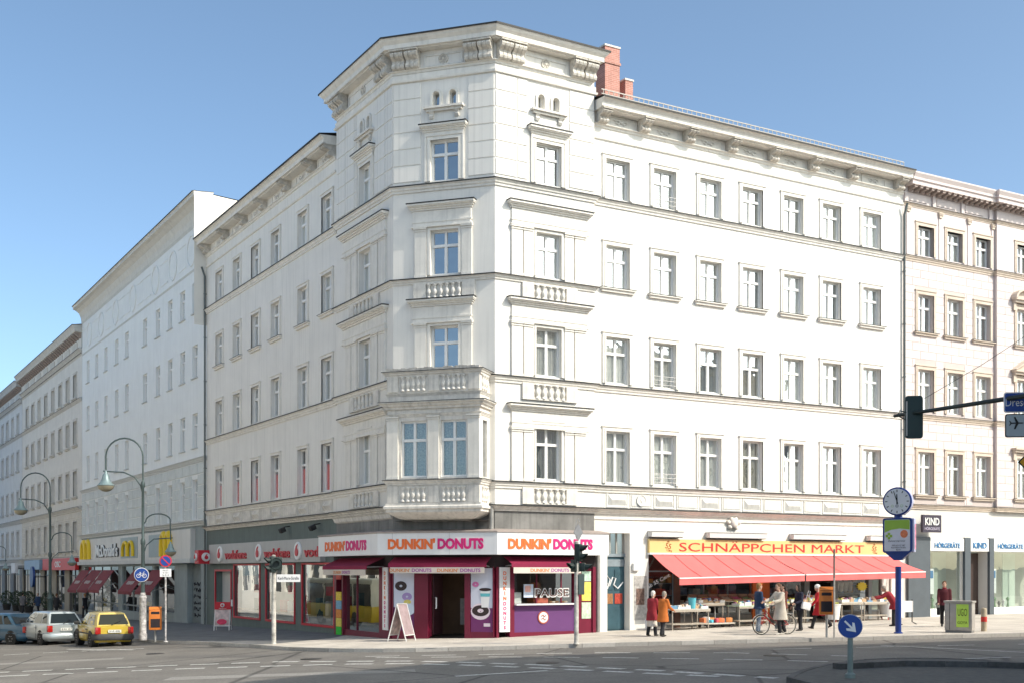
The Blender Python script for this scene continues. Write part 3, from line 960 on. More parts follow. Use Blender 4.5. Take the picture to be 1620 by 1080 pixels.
for i, s in enumerate(bL):
    O('console', con, None, bld, FL.at(s, 0, 19.85))
    if i + 1 < len(bL):
        O('frieze_ornament', orn, None, bld, FL.at((s + bL[i + 1]) / 2, 0, 19.86))
# tower
tp = [A3, A_, B_, C_, D_, D3]
tpc = [FTL.p(0.15, -3.4), FTL.p(0.15), B_, C_, FTR.p(LEN_TR - 0.3), FTR.p(LEN_TR - 0.3, -3.4)]
cornice(tpc, 21.2, 21.86, 22.28, 0.5)
O('tower_band', MB().sweep(tp, [(0, 20.74), (0.09, 20.76), (0.11, 20.84), (0.05, 20.86), (0.05, 21.05), (0, 21.06)]), stucco_trim, bld, T())
con2 = shared(('console', 2), console_fn(0.5, 0.44, 0.66), [console_m])
ros = shared('rosette2', lambda q: (q.lathe([(0.13, -0.02), (0.15, -0.05), (0.19, -0.05), (0.2, 0.02)], 20, axis='y'), q.lathe([(0.01, -0.07), (0.05, -0.06), (0.06, 0.02)], 10, axis='y'), [q.box(-0.02 + 0.1 * math.cos(a * 1.047), -0.05, -0.02 + 0.1 * math.sin(a * 1.047), 0.02 + 0.1 * math.cos(a * 1.047), 0, 0.02 + 0.1 * math.sin(a * 1.047)) for a in range(6)]), [console_m], 40)
for F_, l, bs in ((FC, LEN_C, [0.3, 0.86, 3.2, 3.75]), (FTR, LEN_TR, [0.3, 0.86, 3.52, 4.09]), (FTL, LEN_TL, [0.35, 0.95, 4.6, 5.2])):
    for s in bs: O('console', con2, None, bld, F_.at(s, 0.02, 21.2))
    c = (bs[1] + bs[2]) / 2; hw = (bs[2] - bs[1]) / 2 - 0.4
    q = MB(); q.box(-hw, -0.04, 0.06, -hw + 0.06, 0, 0.5); q.box(hw - 0.06, -0.04, 0.06, hw, 0, 0.5); q.box(-hw + 0.06, -0.04, 0.44, hw - 0.06, 0, 0.5); q.box(-hw + 0.06, -0.04, 0.06, hw - 0.06, 0, 0.11)
    p = O('attic_panel', q, stucco_panel, bld, F_.at(c, 0, 21.2))
    O('rosette', ros, None, p, F_.at(c, 0.0, 21.48))

# roofs
tp_in = [A3, FTL.p(0, 0.4), FTL.p(LEN_TL + 0.2, 0.4), FTR.p(-0.2, 0.4), FTR.p(LEN_TR, 0.4), D3]
q = MB(); q.add([(*p, 22.32) for p in tp_in], [tuple(range(6))])
O('tower_roof', q, roof_m, bld, T())
q = MB()
q.quad((*FR.p(0, 0.8), 20.58), (*FR.p(LEN_R, 0.8), 20.58), (*FR.p(LEN_R, -5), 21.6), (*FR.p(0, -5), 21.6))
q.quad((*FL.p(0, 0.8), 20.68), (*FL.p(LEN_L, 0.8), 20.68), (*FL.p(LEN_L, -5), 21.7), (*FL.p(0, -5), 21.7))
O('roof', q, roof_m, bld, T())
# snow guard along the right-hand eaves
q = MB()
for i in range(70):
    s = 0.3 + i * 0.24
    q.box(s - 0.012, -0.01, 0, s + 0.012, 0.01, 0.34)
q.box(0.2, -0.012, 0.30, LEN_R - 0.3, 0.012, 0.34); q.box(0.2, -0.012, 0.14, LEN_R - 0.3, 0.012, 0.17)
O('snow_guard', q, mat('galvanised_rail', (0.34, 0.32, 0.30), 0.6, 0.1, 5, metal=0.4), bld, FR.at(0, 0.35, 20.66))
# chimneys
brick_m = mat('chimney_brick', (0.48, 0.225, 0.18), 0.9, 0.12, 3)
def brickify(m, w=0.25, h=0.075):
    N, L = m.node_tree.nodes, m.node_tree.links
    b = N['Principled BSDF']; src = b.inputs['Base Color'].links[0].from_socket
    tc = N.new('ShaderNodeTexCoord'); mp = N.new('ShaderNodeMapping')
    mp.inputs['Rotation'].default_value = (R(90), 0, 0)
    L.new(tc.outputs['Object'], mp.inputs['Vector'])
    br = N.new('ShaderNodeTexBrick'); br.inputs['Color1'].default_value = (1, 1, 1, 1); br.inputs['Color2'].default_value = (0.8, 0.78, 0.76, 1)
    br.inputs['Mortar'].default_value = (1.15, 1.5, 1.6, 1); br.inputs['Scale'].default_value = 1; br.inputs['Brick Width'].default_value = w; br.inputs['Row Height'].default_value = h; br.inputs['Mortar Size'].default_value = 0.009
    L.new(mp.outputs['Vector'], br.inputs['Vector'])
    mx = N.new('ShaderNodeVectorMath'); mx.operation = 'MULTIPLY'
    L.new(src, mx.inputs[0]); L.new(br.outputs['Color'], mx.inputs[1]); L.new(mx.outputs['Vector'], b.inputs['Base Color'])
brickify(brick_m)
def chimney(s, back, w, d, z0, z1, band):
    q = MB(); q.box(-w / 2, -d / 2, z0 - 22, w / 2, d / 2, z1 - 22)
    o = O('chimney', q, brick_m, bld, FR.at(s, -back, 22))
    if band:
        q = MB(); q.box(-w / 2 - 0.04, -d / 2 - 0.04, band - 22, w / 2 + 0.04, d / 2 + 0.04, band + 0.1 - 22)
        O('chimney_band', q, brick_m, o, FR.at(s, -back, 22))
    q = MB(); q.box(-w / 2 - 0.03, -d / 2 - 0.03, z1 - 22, w / 2 + 0.03, d / 2 + 0.03, z1 + 0.07 - 22)
    O('chimney_cap', q, stucco_old, o, FR.at(s, -back, 22))
chimney(1.8, 1.52, 0.72, 0.66, 20.3, 23.5, 22.82)
chimney(2.63, 1.4, 0.38, 0.42, 20.3, 22.32, None)

# rainwater pipes
pipe_m = mat('downpipe_zinc', (0.33, 0.32, 0.30), 0.5, 0.15, 4, metal=0.5)
pipe_d = mat('downpipe_dark', (0.13, 0.15, 0.15), 0.5, 0.15, 4, metal=0.3)
def downpipe(F_, s, z0, z1, m, label):
    q = MB(); q.tube([(0, -0.12, z0), (0, -0.12, z1 - 0.5), (0, -0.3, z1)], 0.055, 8)
    z = z0 + 1.5
    while z < z1 - 1:
        q.lathe([(0.06, z), (0.072, z), (0.072, z + 0.05), (0.06, z + 0.05)], 8, (0, -0.12, 0)); q.box(-0.015, -0.1, z, 0.015, 0, z + 0.03)
        z += 2.4
    O('downpipe', q, m, bld, F_.at(s, 0, 0), smooth=50)
downpipe(FR, LEN_R - 0.02, 5.0, 19.2, pipe_d, '')
downpipe(FL, 0.05, -0.6, 19.2, pipe_d, '')
q = MB(); q.tube([(0, -0.14, zg(2.6)), (0, -0.14, 3.05)], 0.09, 10)
O('downpipe', q, pipe_m, bld, FR.at(0.18, 0, 0), smooth=50)

# ---------------------------------------------------------------- oriel on the chamfered corner
oriel = O('oriel', None, None, bld, FC.at(2.0, 0, 4.5))
bo, b0, b1 = 1.1, 0.24, 3.84
bp = [FC.p(b0, 0), FC.p(b0, bo), FC.p(b1, bo), FC.p(b1, 0)]
FB = Fac(FC.p(b0, bo), FC.d)
FBs = Fac(FC.p(b1, bo), -FC.n)          # right flank
FBl = Fac(FC.p(b0, 0), FC.n)            # left flank
lb = b1 - b0
wb_ = [(0.54, 1.56), (2.1, 3.1)]
q = MB().wall(0, lb, 4.6, 9.56, [(a, b, 5.86, 7.92) for a, b in wb_], 0.14)
O('oriel_wall', q, stucco_old, oriel, FB.at())
q = MB().wall(0, bo, 4.6, 9.56, [(0.34, 0.8, 5.86, 7.92)], 0.14)
O('oriel_wall', q, stucco_old, oriel, FBs.at())
O('oriel_wall', MB().wall(0, bo, 4.6, 9.56), stucco_old, oriel, FBl.at())
q = MB(); q.quad((0.15, 0.9, 5.2), (lb - 0.15, 0.9, 5.2), (lb - 0.15, 0.9, 8.4), (0.15, 0.9, 8.4)); q.quad((0.15, 0.2, 5.3), (lb - 0.15, 0.2, 5.3), (lb - 0.15, 0.9, 5.3), (0.15, 0.9, 5.3))
O('oriel_room', q, interior, oriel, FB.at())
def sub_window(root, F_, cx, z0, z1, w, cur):
    """the oriel is itself a part, so frame, panes and curtain are its pieces"""
    h = z1 - z0
    M = F_.at(cx - w / 2, -0.1, z0)
    O('window_frame', shared(('window', w, h, 0.66, False), frame_fn(w, h, 0.66), [white_frame]), None, root, M)
    pw = w / 2 - 0.055 - 0.07
    for x in (0.07, w / 2 + 0.055):
        O('pane', MB().quad((0, 0, 0), (pw, 0, 0), (pw, 0, h * 0.66 - 0.12), (0, 0, h * 0.66 - 0.12)), oriel_glass, root, M @ T(x, 0.04, 0.07))
        O('pane', MB().quad((0, 0, 0), (pw, 0, 0), (pw, 0, h * 0.34 - 0.12), (0, 0, h * 0.34 - 0.12)), oriel_glass, root, M @ T(x, 0.04, h * 0.66 + 0.05))
    qq = MB(); curtain_fn(0.03, w - 0.03, 0.05, h - 0.05, 9)(qq)
    O('curtain', qq, cur, root, M @ T(0, 0.2, 0), smooth=60)
curtain_d = mat('curtain_dark_net', (0.36, 0.37, 0.34), 0.9, 0.4, 14)
oriel_glass = glass('oriel_glass', (0.85, 0.9, 0.88), 0.2)
sub_window(oriel, FB, 1.05, 5.86, 7.92, 1.02, curtain_d)
sub_window(oriel, FB, 2.60, 5.86, 7.92, 1.0, curtain_d)
q = MB(); q.quad((0.34, 0.08, 5.86), (0.8, 0.08, 5.86), (0.8, 0.08, 7.92), (0.34, 0.08, 7.92))
O('pane', q, pane_m, oriel, FBs.at())
bpx = bp
for z, out, h, m in ((5.78, 0.14, 0.2, stucco_old), (8.62, 0.26, 0.26, stucco_old), (8.2, 0.08, 0.12, stucco_old), (9.74, 0.16, 0.2, stucco_old), (8.95, 0.07, 0.1, stucco_old)):
    O('oriel_moulding', MB().sweep(bpx, course_prof(z, out, h)), m, oriel, T())
    if out > 0.1: O('oriel_flashing', MB().sweep(bpx, [(0, z + 0.01), (out + 0.02, z), (out + 0.02, z - 0.02), (0, z - 0.01)]), zinc, oriel, T())
# curved base tapering to the wall
O('oriel_base', MB().sweep(bpx, [(-0.75, 4.28), (-0.35, 4.36), (-0.06, 4.52), (0.05, 4.6), (0.05, 4.68), (0.12, 4.72), (0.12, 4.8), (0.06, 4.84), (0.06, 4.92), (-0.2, 4.93)]), stucco_old, oriel, T())
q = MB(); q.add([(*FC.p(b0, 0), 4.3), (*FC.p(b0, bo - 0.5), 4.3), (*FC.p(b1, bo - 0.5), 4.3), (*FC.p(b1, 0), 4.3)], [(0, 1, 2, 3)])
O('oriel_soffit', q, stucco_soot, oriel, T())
# pilasters of the oriel
for a, b in ((0.0, 0.44), (1.62, 2.04), (3.16, lb)):
    pilaster(oriel, FB, a, b, 5.8, 8.1)
    w = b - a
    for zz in (4.93, 9.0):
        q = MB(); q.box(0, -0.05, 0, w, 0, 0.62)
        O('pier', q, stucco_old, oriel, FB.at(a, 0, zz))
for zz in (4.98, 9.02):
    for a, b in ((0.44, 1.62), (2.04, 3.16)):
        n = 5
        for i in range(n):
            baluster(oriel, FB.at(a + 0.08 + (i + 0.5) * (b - a - 0.16) / n, 0.02, zz), 0.52)
    for i in range(3): baluster(oriel, FBs.at(0.3 + i * 0.22, 0.02, zz), 0.52)
# top deck: rough grey waterproofing, a little uneven
dk = MB()
nX = 24
for i in range(nX):
    x = i * lb / nX
    dk.box(x - 0.02, -0.1, 9.75, x + lb / nX, bo - 0.1, 9.82 + 0.05 * random.random())
O('oriel_deck', dk, mat('deck_felt', (0.42, 0.40, 0.37), 0.9, 0.3, 6, 0.6, 20), oriel, FB.at())
O('oriel_rain_pipe', MB().tube([(0, 0.0, 3.9), (0, 0, 4.95)], 0.09, 10), pipe_m, oriel, FC.at(3.97, 0.18, 0), smooth=50)

# ---------------------------------------------------------------- pink house to the right
pink = mat('stucco_pink', (0.665, 0.585, 0.565), 0.87, 0.05, 1.0, 0.2, 30, streak=0.05, objvar=0.04)
pink_wall = mat('stucco_pink_joint', (0.55, 0.475, 0.445), 0.9, 0.06, 1.0)
tan = mat('stucco_tan', (0.60, 0.51, 0.425), 0.87, 0.12, 4, 0.2, 30)
FP2 = Fac(FR.p(23.5, 0.16), FR.d)
pk = thing('pink_building', 'pale pink apartment house with ashlar joints and dentilled cornice', 'building', T(*FR.p(22), 0))
PW = [18.68, 20.66, 22.66]
PF = [(5.98, 7.95), (9.83, 11.78), (13.48, 15.22), (17.02, 18.38)]
opsP = [(c - 0.53, c + 0.53, a, b) for c in PW for a, b in PF]
shopP = [(18.9, 21.22, 0.62, 3.36, 0.35), (21.7, 23.0, -0.3, 3.36, 0.6), (23.36, 30.5, 0.62, 3.36, 0.35)]
O('wall', MB().wall(LEN_R, 30.6, -1.0, 5.3, shopP), mat('shop_wall_white', (0.64, 0.62, 0.585), 0.85, 0.05, 1), pk, FR.at())
O('wall', MB().wall(LEN_R, 23.5, 5.3, 19.9, opsP), pink_wall, pk, FR.at())
bops = [(1.45, 2.55, a, b) for a, b in PF] + [(4.3, 5.4, a, b) for a, b in PF]
O('wall', MB().wall(0, 7.2, 5.3, 19.9, bops), pink_wall, pk, FP2.at())
q = MB(); q.quad((0, 0, 5.3), (0, 0.2, 5.3), (0, 0.2, 19.9), (0, 0, 19.9)); O('wall_return', q, pink, pk, FP2.at())
q = MB(); q.quad((LEN_R + 0.2, 1.2, 4), (30, 1.2, 4), (30, 1.2, 19.5), (LEN_R + 0.2, 1.2, 19.5)); O('room', q, interior, pk, FR.at())
big = lambda ops: [(a - 0.17, b + 0.17, c - 0.12, d + 0.18) for a, b, c, d in ops]
blocks(pk, FR, LEN_R + 0.12, 23.5, 5.55, 16.7, 30, 1.05, big(opsP), pink, 0.012, 0.022, 'ashlar_block')
blocks(pk, FP2, 0, 2.9, 5.55, 16.7, 30, 1.2, big(bops), pink, 0.012, 0.022, 'ashlar_block')
O('attic_wall', MB().wall(LEN_R, 23.5, 16.95, 19.9, [o for o in opsP if o[2] > 16.9]), pink, pk, FR.at(0, 0.012, 0))
O('attic_wall', MB().wall(0, 7.2, 16.95, 19.9, [o for o in bops if o[2] > 16.9]), pink, pk, FP2.at(0, 0.012, 0))
for c in PW:
    for k, (a, b) in enumerate(PF):
        window(pk, FR, c, a, b, 1.06, depth=0.17, aw=0.16, sur=tan, sill=(k in (0, 2)), sill_m=tan, curtain=rnd_curtain())
for c in (2.0, 4.85):
    for k, (a, b) in enumerate(PF):
        window(pk, FP2, c, a, b, 1.1, depth=0.17, aw=0.16, sur=tan, sill=(k in (0, 2)), sill_m=tan, curtain=rnd_curtain())
# pediments on the projecting bay
def pediment(F_, c, z, kind):
    q = MB()
    q.box(-0.95, -0.32, 0, 0.95, 0, 0.09); q.box(-0.88, -0.22, -0.12, 0.88, 0, 0)
    if kind == 'tri':
        q.prism([(-0.98, 0.09), (0.98, 0.09), (0, 0.62)], 'y', -0.16, 0)
        q.prism([(-1.0, 0.09), (-0.9, 0.09), (0, 0.55), (0, 0.66)], 'y', -0.36, 0); q.prism([(1.0, 0.09), (0.9, 0.09), (0, 0.55), (0, 0.66)], 'y', -0.36, 0)
    elif kind == 'arc':
        n = 10
        o_ = [(0.98 * math.cos(math.pi * i / n), 0.09 + 0.5 * math.sin(math.pi * i / n)) for i in range(n + 1)]
        i_ = [(0.86 * math.cos(math.pi * i / n), 0.09 + 0.4 * math.sin(math.pi * i / n)) for i in range(n + 1)]
        for i in range(n): q.prism([i_[i], o_[i], o_[i + 1], i_[i + 1]], 'y', -0.36, 0)
        q.prism(i_, 'y', -0.12, 0)
    for s in (-0.78, 0.78): q.box(s - 0.09, -0.12, -0.5, s + 0.09, 0, -0.12)
    O('pediment', q, tan, pk, F_.at(c, 0, z))
for c in (2.0, 4.85):
    pediment(FP2, c, 15.62, 'arc'); pediment(FP2, c, 12.15, 'tri'); pediment(FP2, c, 8.35, 'flat')
pp = [FR.p(LEN_R + 0.05), FR.p(23.5), FP2.p(0), FP2.p(7.2)]
for z, out, h in ((16.92, 0.14, 0.24), (9.68, 0.14, 0.24), (5.52, 0.16, 0.22), (19.34, 0.13, 0.16)):
    o = O('string_course', MB().sweep(pp, course_prof(z, out, h)), tan, pk, T())
    O('flashing', MB().sweep(pp, [(0, z + 0.01), (out + 0.02, z), (out + 0.02, z - 0.02), (0, z - 0.01)]), zinc, o, T())
O('cornice', MB().sweep(pp, [(0, 19.86), (0.12, 19.86), (0.12, 20.02), (0.55, 20.04), (0.55, 20.2), (0.62, 20.24), (0.62, 20.34), (0.72, 20.5), (0.72, 20.56), (-0.5, 20.62)]), pink, pk, T())
den_m = mat('dentil_brown', (0.33, 0.27, 0.24), 0.9, 0.2, 6)
den = shared('dentil', lambda q: (q.prism([(0, 0), (-0.12, 0), (-0.22, 0.05), (-0.42, 0.08), (-0.42, 0.16), (0, 0.16)], 'x', -0.09, 0.09), q.box(-0.11, -0.45, 0.16, 0.11, 0, 0.2)), [den_m])
for i in range(17): O('dentil', den, None, pk, FR.at(LEN_R + 0.3 + i * 0.375, 0.1, 19.84))
for i in range(18): O('dentil', den, None, pk, FP2.at(0.15 + i * 0.375, 0.1, 19.84))
for i in range(3): O('frieze_block', shared('pfb', lambda q: q.box(0, -0.05, 0, 1.3, 0, 0.34), [pink]), None, pk, FR.at(LEN_R + 0.25 + i * 1.98, 0, 19.46))
for i in range(4): O('frieze_pier', shared('pfp', lambda q: q.box(-0.11, -0.09, 0, 0.11, 0, 0.5), [pink]), None, pk, FR.at(LEN_R + 0.05 + i * 1.98 + (0.12 if i == 0 else 0), 0, 19.36))
cap = shared('capital', lambda q: (q.box(-0.16, -0.1, 0.2, 0.16, 0, 0.26), q.prism([(-0.1, 0), (0.1, 0), (0.15, 0.2), (-0.15, 0.2)], 'y', -0.08, 0), [q.ell((x, -0.08, 0.13), 0.05, 0.04, 0.06, 6, 4) for x in (-0.09, 0, 0.09)]), [tan])
for s in (17.5, 19.67, 21.66, 23.38):
    O('lesene', shared('lesene', lambda q: q.box(-0.1, -0.035, 0, 0.1, 0, 1.95), [pink]), None, pk, FR.at(s, 0.012, 16.95))
    O('capital', cap, None, pk, FR.at(s, 0.02, 18.92))
q = MB(); q.quad((*FR.p(LEN_R, 0.5), 20.6), (*FR.p(30.5, 0.5), 20.6), (*FR.p(30.5, -5), 21.4), (*FR.p(LEN_R, -5), 21.4)); O('roof', q, roof_m, pk, T())

# shop of the pink house
dark_pil = mat('shop_pilaster_slate', (0.085, 0.10, 0.115), 0.5, 0.1, 2)
for a, b in ((17.42, 18.86), (21.26, 21.66), (23.03, 23.34)):
    q = MB(); q.box(a, -0.14, -0.2, b, 0, 4.02); O('shop_pilaster', q, dark_pil, pk, FR.at())
fas = mat('shop_fascia_white', (0.72, 0.72, 0.70), 0.5, 0.03, 2)
blue_l = mat('letter_blue', (0.05, 0.20, 0.42), 0.4, 0.03, 2)
for a, b, tx, w in ((18.9, 21.24, 'HÖRGERÄTE', 1.75), (21.68, 23.02, 'KIND', 0.95), (23.36, 26.6, 'HÖRGERÄTE', 1.9)):
    q = MB(); q.box(a, -0.1, 3.38, b, 0, 3.98)
    p = O('fascia', q, fas, pk, FR.at())
    text(p, FR.at((a + b) / 2 if b < 24 else 24.6, 0.1, 3.66), tx, 0.28, blue_l, ext=0.03, off=0.008, fit=w)
slate = mat('slate_panel', (0.10, 0.12, 0.14), 0.5, 0.08, 1)
q = MB(); q.wall(17.6, 30, -0.2, 3.4); O('shop_back_wall', q, mat('shop_back', (0.38, 0.40, 0.33), 0.9, 0.1, 0.7), pk, FR.at(0, -2.6, 0))
q = MB(); q.quad((17.6, 0.4, 0.6), (30, 0.4, 0.6), (30, 2.6, 0.6), (17.6, 2.6, 0.6)); q.quad((17.6, 0.4, 3.38), (30, 0.4, 3.38), (30, 2.6, 3.38), (17.6, 2.6, 3.38)); O('shop_floor', q, fas, pk, FR.at())
for a, b in ((18.9, 21.22), (23.36, 26.3)):
    q = MB(); q.box(a, 0.08, 0.62, a + 0.05, 0.14, 3.36); q.box(b - 0.05, 0.08, 0.62, b, 0.14, 3.36); q.box(a, 0.08, 0.62, b, 0.14, 0.68)
    w_ = O('shop_window', q, fas, pk, FR.at())
    q = MB(); q.quad((a + 0.05, 0, 0.68), (b - 0.05, 0, 0.68), (b - 0.05, 0, 3.36), (a + 0.05, 0, 3.36)); O('pane', q, shop_glass, w_, FR.at(0, -0.1, 0))
    q = MB(); q.box(a, -0.06, -0.2, b, 0, 0.60); O('stall_riser', q, fas, pk, FR.at())
    # display: half-height pale screen and posters
    q = MB(); q.box(b - 1.0, 0.9, 0.66, b - 0.05, 0.94, 3.3); O('display_screen', q, mat('display_pale_green', (0.42, 0.50, 0.42), 0.8, 0.05, 1), pk, FR.at())
    q = MB(); q.box(a + 0.25, 0.5, 1.35, a + 0.95, 0.53, 2.55)
    po = O('window_poster', q, mat('poster_white', (0.75, 0.77, 0.77), 0.6, 0.05, 3), pk, FR.at())
    q = MB(); q.box(a + 0.33, 0.47, 2.1, a + 0.87, 0.5, 2.45); O('poster_print', q, blue_l, po, FR.at())
    q = MB(); q.box(a + 0.33, 0.47, 1.5, a + 0.6, 0.5, 2.0); O('poster_print', q, dark_pil, po, FR.at())
    for i in range(6):
        x = a + 0.3 + i * 0.33
        q = MB(); q.lathe([(0.06, 0), (0.08, 0.02), (0.03, 0.1 + 0.1 * (i % 3)), (0.09, 0.25 + 0.1 * (i % 3)), (0.02, 0.34 + 0.1 * (i % 3))], 8)
        O('display_item', q, [mat('item_black', (0.03, 0.03, 0.03), 0.4), fas, mat('item_green', (0.1, 0.25, 0.1), 0.5)][i % 3], pk, FR.at(x, -0.6, 0.62), smooth=50)
q = MB(); q.box(21.72, 0.5, -0.2, 22.98, 0.55, 3.3); O('shop_door', q, mat('door_brown_glass', (0.075, 0.055, 0.05), 0.25, 0.1, 1), pk, FR.at())
# projecting blade sign
kd = thing('blade_sign', 'dark blade sign reading KIND HÖRGERÄTE projecting above slate pilaster', 'sign', T(*FR.p(18.2, 0.6), 4.6))
Mk = FR.at(18.55, 0.45, 4.62)
q = MB(); q.box(-0.62, -0.06, -0.4, 0.62, 0.06, 0.4); kb = O('sign_panel', q, mat('sign_aubergine', (0.04, 0.03, 0.05), 0.5, 0.05, 2), kd, Mk)
text(kb, Mk @ T(0, -0.065, 0.1), 'KIND', 0.34, fas, ext=0.01, off=0.02, fit=0.95)
text(kb, Mk @ T(0, -0.065, -0.22), 'HÖRGERÄTE', 0.15, mat('letter_lilac', (0.55, 0.50, 0.62), 0.5), ext=0.01, fit=1.0)
q = MB(); q.box(-0.03, 0.06, 0.3, 0.03, 0.5, 0.34); q.box(-0.03, 0.06, -0.34, 0.03, 0.5, -0.3); O('sign_bracket', q, zinc, kd, Mk)

# ---------------------------------------------------------------- grey house with the burger restaurant
grey = mat('stucco_grey', (0.76, 0.775, 0.765), 0.87, 0.04, 0.8, 0.2, 30, streak=0.08)
grey_trim = mat('stucco_grey_trim', (0.58, 0.59, 0.58), 0.87, 0.06, 3, streak=0.1)
grey_rust = mat('stucco_grey_rustic', (0.60, 0.63, 0.62), 0.88, 0.08, 2, objvar=0.06)
GW = [-32.0, -28.8, -25.6, -22.1, -19.0, -13.9, -10.6, -7.7, -4.9, -2.3]
GF = [(5.35, 7.65), (9.45, 11.42), (13.45, 15.3), (17.12, 18.85)]
gh = thing('grey_building', 'plain grey apartment house with ring frieze above the burger restaurant', 'building', T(*FL.p(-17), -0.8))
opsG = [(c - 0.52, c + 0.52, a, b) for c in GW for a, b in GF]
mshop = [(-6.6, -1.3, -1.5, 2.9, 0.0)]
opsM = [(-33.2, -21.6, -0.6, 2.75, 0.3), (-20.4, -12.0, -0.3, 2.75, 0.3), (-11.4, -6.7, -0.1, 2.75, 0.3), (-3.9, -1.1, -1.5, 2.95, 2.0)]
O('wall', MB().wall(-34.27, 0, 5.2, 22.2, opsG, 0.22), grey, gh, FL.at())
gshop = mat('shop_wall_grey', (0.30, 0.34, 0.345), 0.85, 0.1, 1.2, streak=0.25)
O('ground_floor_wall', MB().wall(-34.27, 0, -2.5, 5.2, opsM), gshop, gh, FL.at())
q = MB(); q.quad((-34, 1.1, 4), (-0.3, 1.1, 4), (-0.3, 1.1, 22), (-34, 1.1, 22)); O('room', q, interior, gh, FL.at())
q = MB(); q.quad((-34, 2.2, -2), (-4.0, 2.2, -2), (-4, 2.2, 3.2), (-34, 2.2, 3.2)); q.quad((-34, 0.3, 2.8), (-0.2, 0.3, 2.8), (-0.2, 2.2, 2.8), (-34, 2.2, 2.8)); O('shop_back_wall', q, interior, gh, FL.at())
for c in GW:
    for k, (a, b) in enumerate(GF):
        window(gh, FL, c, a, b, 1.04, depth=0.13, aw=0, simple=True, curtain=None if random.random() < 0.6 else ('full', curtain_g), frame=white_frame, tr=0.68)
        O('sill', shared('gsill', lambda q: q.box(-0.62, -0.1, -0.06, 0.62, 0, 0), [grey_trim]), None, gh, FL.at(c, 0, a))
blocks(gh, FL, -34.2, -0.1, 5.35, 8.55, 5, 1.55, [(c - 0.6, c + 0.6, a - 0.3, b + 0.05) for c in GW for a, b in GF[:1]], grey_rust, 0.05, 0.06, 'rustic_block', False)
gp = [FL.p(-34.27), FL.p(0)]
for z, out, h in ((8.85, 0.2, 0.28), (5.3, 0.3, 0.3), (19.65, 0.06, 0.12), (22.15, 0.08, 0.14)):
    O('string_course', MB().sweep(gp, course_prof(z, out, h)), grey_trim, gh, T())
O('cornice', MB().sweep(gp, [(0, 22.1), (0.06, 22.15), (0.1, 22.5), (0.25, 22.85), (0.5, 23.05), (0.72, 23.12), (0.72, 23.3), (0.78, 23.34), (-0.4, 23.42)]), mat('stucco_cove', (0.62, 0.60, 0.55), 0.87, 0.08, 3, streak=0.12), gh, T())
O('flashing', MB().sweep(gp, [(-0.4, 23.45), (0.81, 23.37), (0.81, 23.33), (-0.4, 23.42)]), zinc, gh, T())
# stucco frieze of rings and bars
ring = shared('frieze_ring', lambda q: q.tube([(0.87 * math.cos(a), -0.005, 0.87 * math.sin(a)) for a in [2 * math.pi * i / 32 for i in range(33)]], 0.05, 6, False), [grey], 60)
bar = shared('frieze_bar', lambda q: (q.box(-0.85, -0.03, 0.64, 0.85, 0, 0.72), q.box(-0.85, -0.03, -0.72, 0.85, 0, -0.64)), [grey])
for i, s in enumerate([-31.5, -27.2, -22.4, -17.2, -11.2, -7.0, -3.0]): O('frieze_ring', ring, None, gh, FL.at(s, 0, 20.8))
for s in (-33.4, -29.3, -24.8, -20.8, -18.9, -15.2, -13.2, -9.1, -5.0, -1.2): O('frieze_bar', bar, None, gh, FL.at(s, 0, 20.8))
q = MB(); q.quad((0, -0.7, 16), (0, 9, 16), (0, 9, 22.6), (0, -0.7, 23.36)); O('gable_wall', q, mat('gable_white', (0.78, 0.75, 0.69), 0.87, 0.04, 1), gh, FL.at(0.01, 0, 0))
q = MB(); q.quad((-34.2, -0.7, 23.4), (0, -0.7, 23.4), (0, 9, 22.7), (-34.2, 9, 22.7)); O('roof', q, roof_m, gh, FL.at())
# restaurant windows
dkf = mat('shop_frame_grey', (0.20, 0.22, 0.225), 0.5, 0.1, 2)
for a, b in ((-33.2, -21.6), (-20.4, -12.0), (-11.4, -6.7)):
    q = MB(); n = max(2, int((b - a) / 2.6))
    for i in range(n + 1):
        x = a + (b - a) * i / n; q.box(x - 0.05, 0.1, -0.6, x + 0.05, 0.18, 2.75)
    q.box(a, 0.1, 0.05, b, 0.18, 0.15)
    w_ = O('shop_window', q, dkf, gh, FL.at())
    q = MB(); q.quad((a, 0, -0.6), (b, 0, -0.6), (b, 0, 2.75), (a, 0, 2.75)); O('pane', q, shop_glass, w_, FL.at(0, -0.14, 0))
yel = mat('plastic_yellow', (0.80, 0.55, 0.02), 0.45, 0.05, 3)
for s in (-28.5, -24.0, -15.0):
    q = MB(); q.bbox(-0.5, 0, 0.4, 0.5, 0.1, 1.0, 0.05); O('seat_back', q, yel, gh, FL.at(s, -0.5, -0.6))
# doorway with graffiti-like scratches is plain dark metal
q = MB(); q.box(-3.9, 0.3, -1.5, -1.1, 0.36, 2.95); O('roller_door', q, mat('door_steel', (0.14, 0.17, 0.18), 0.6, 0.25, 1.5), gh, FL.at())
ink = mat('graffiti_ink', (0.012, 0.012, 0.02), 0.6)
random.seed(3)
q = MB()
for r in range(6):
    z = 1.7 - r * 0.36; x = -3.6
    pts = []
    while x < -1.5:
        x += random.uniform(0.05, 0.13); pts.append((x, 0.285, z + random.uniform(-0.13, 0.13)))
    q.tube(pts, 0.018, 4)
O('graffiti', q, ink, gh, FL.at())

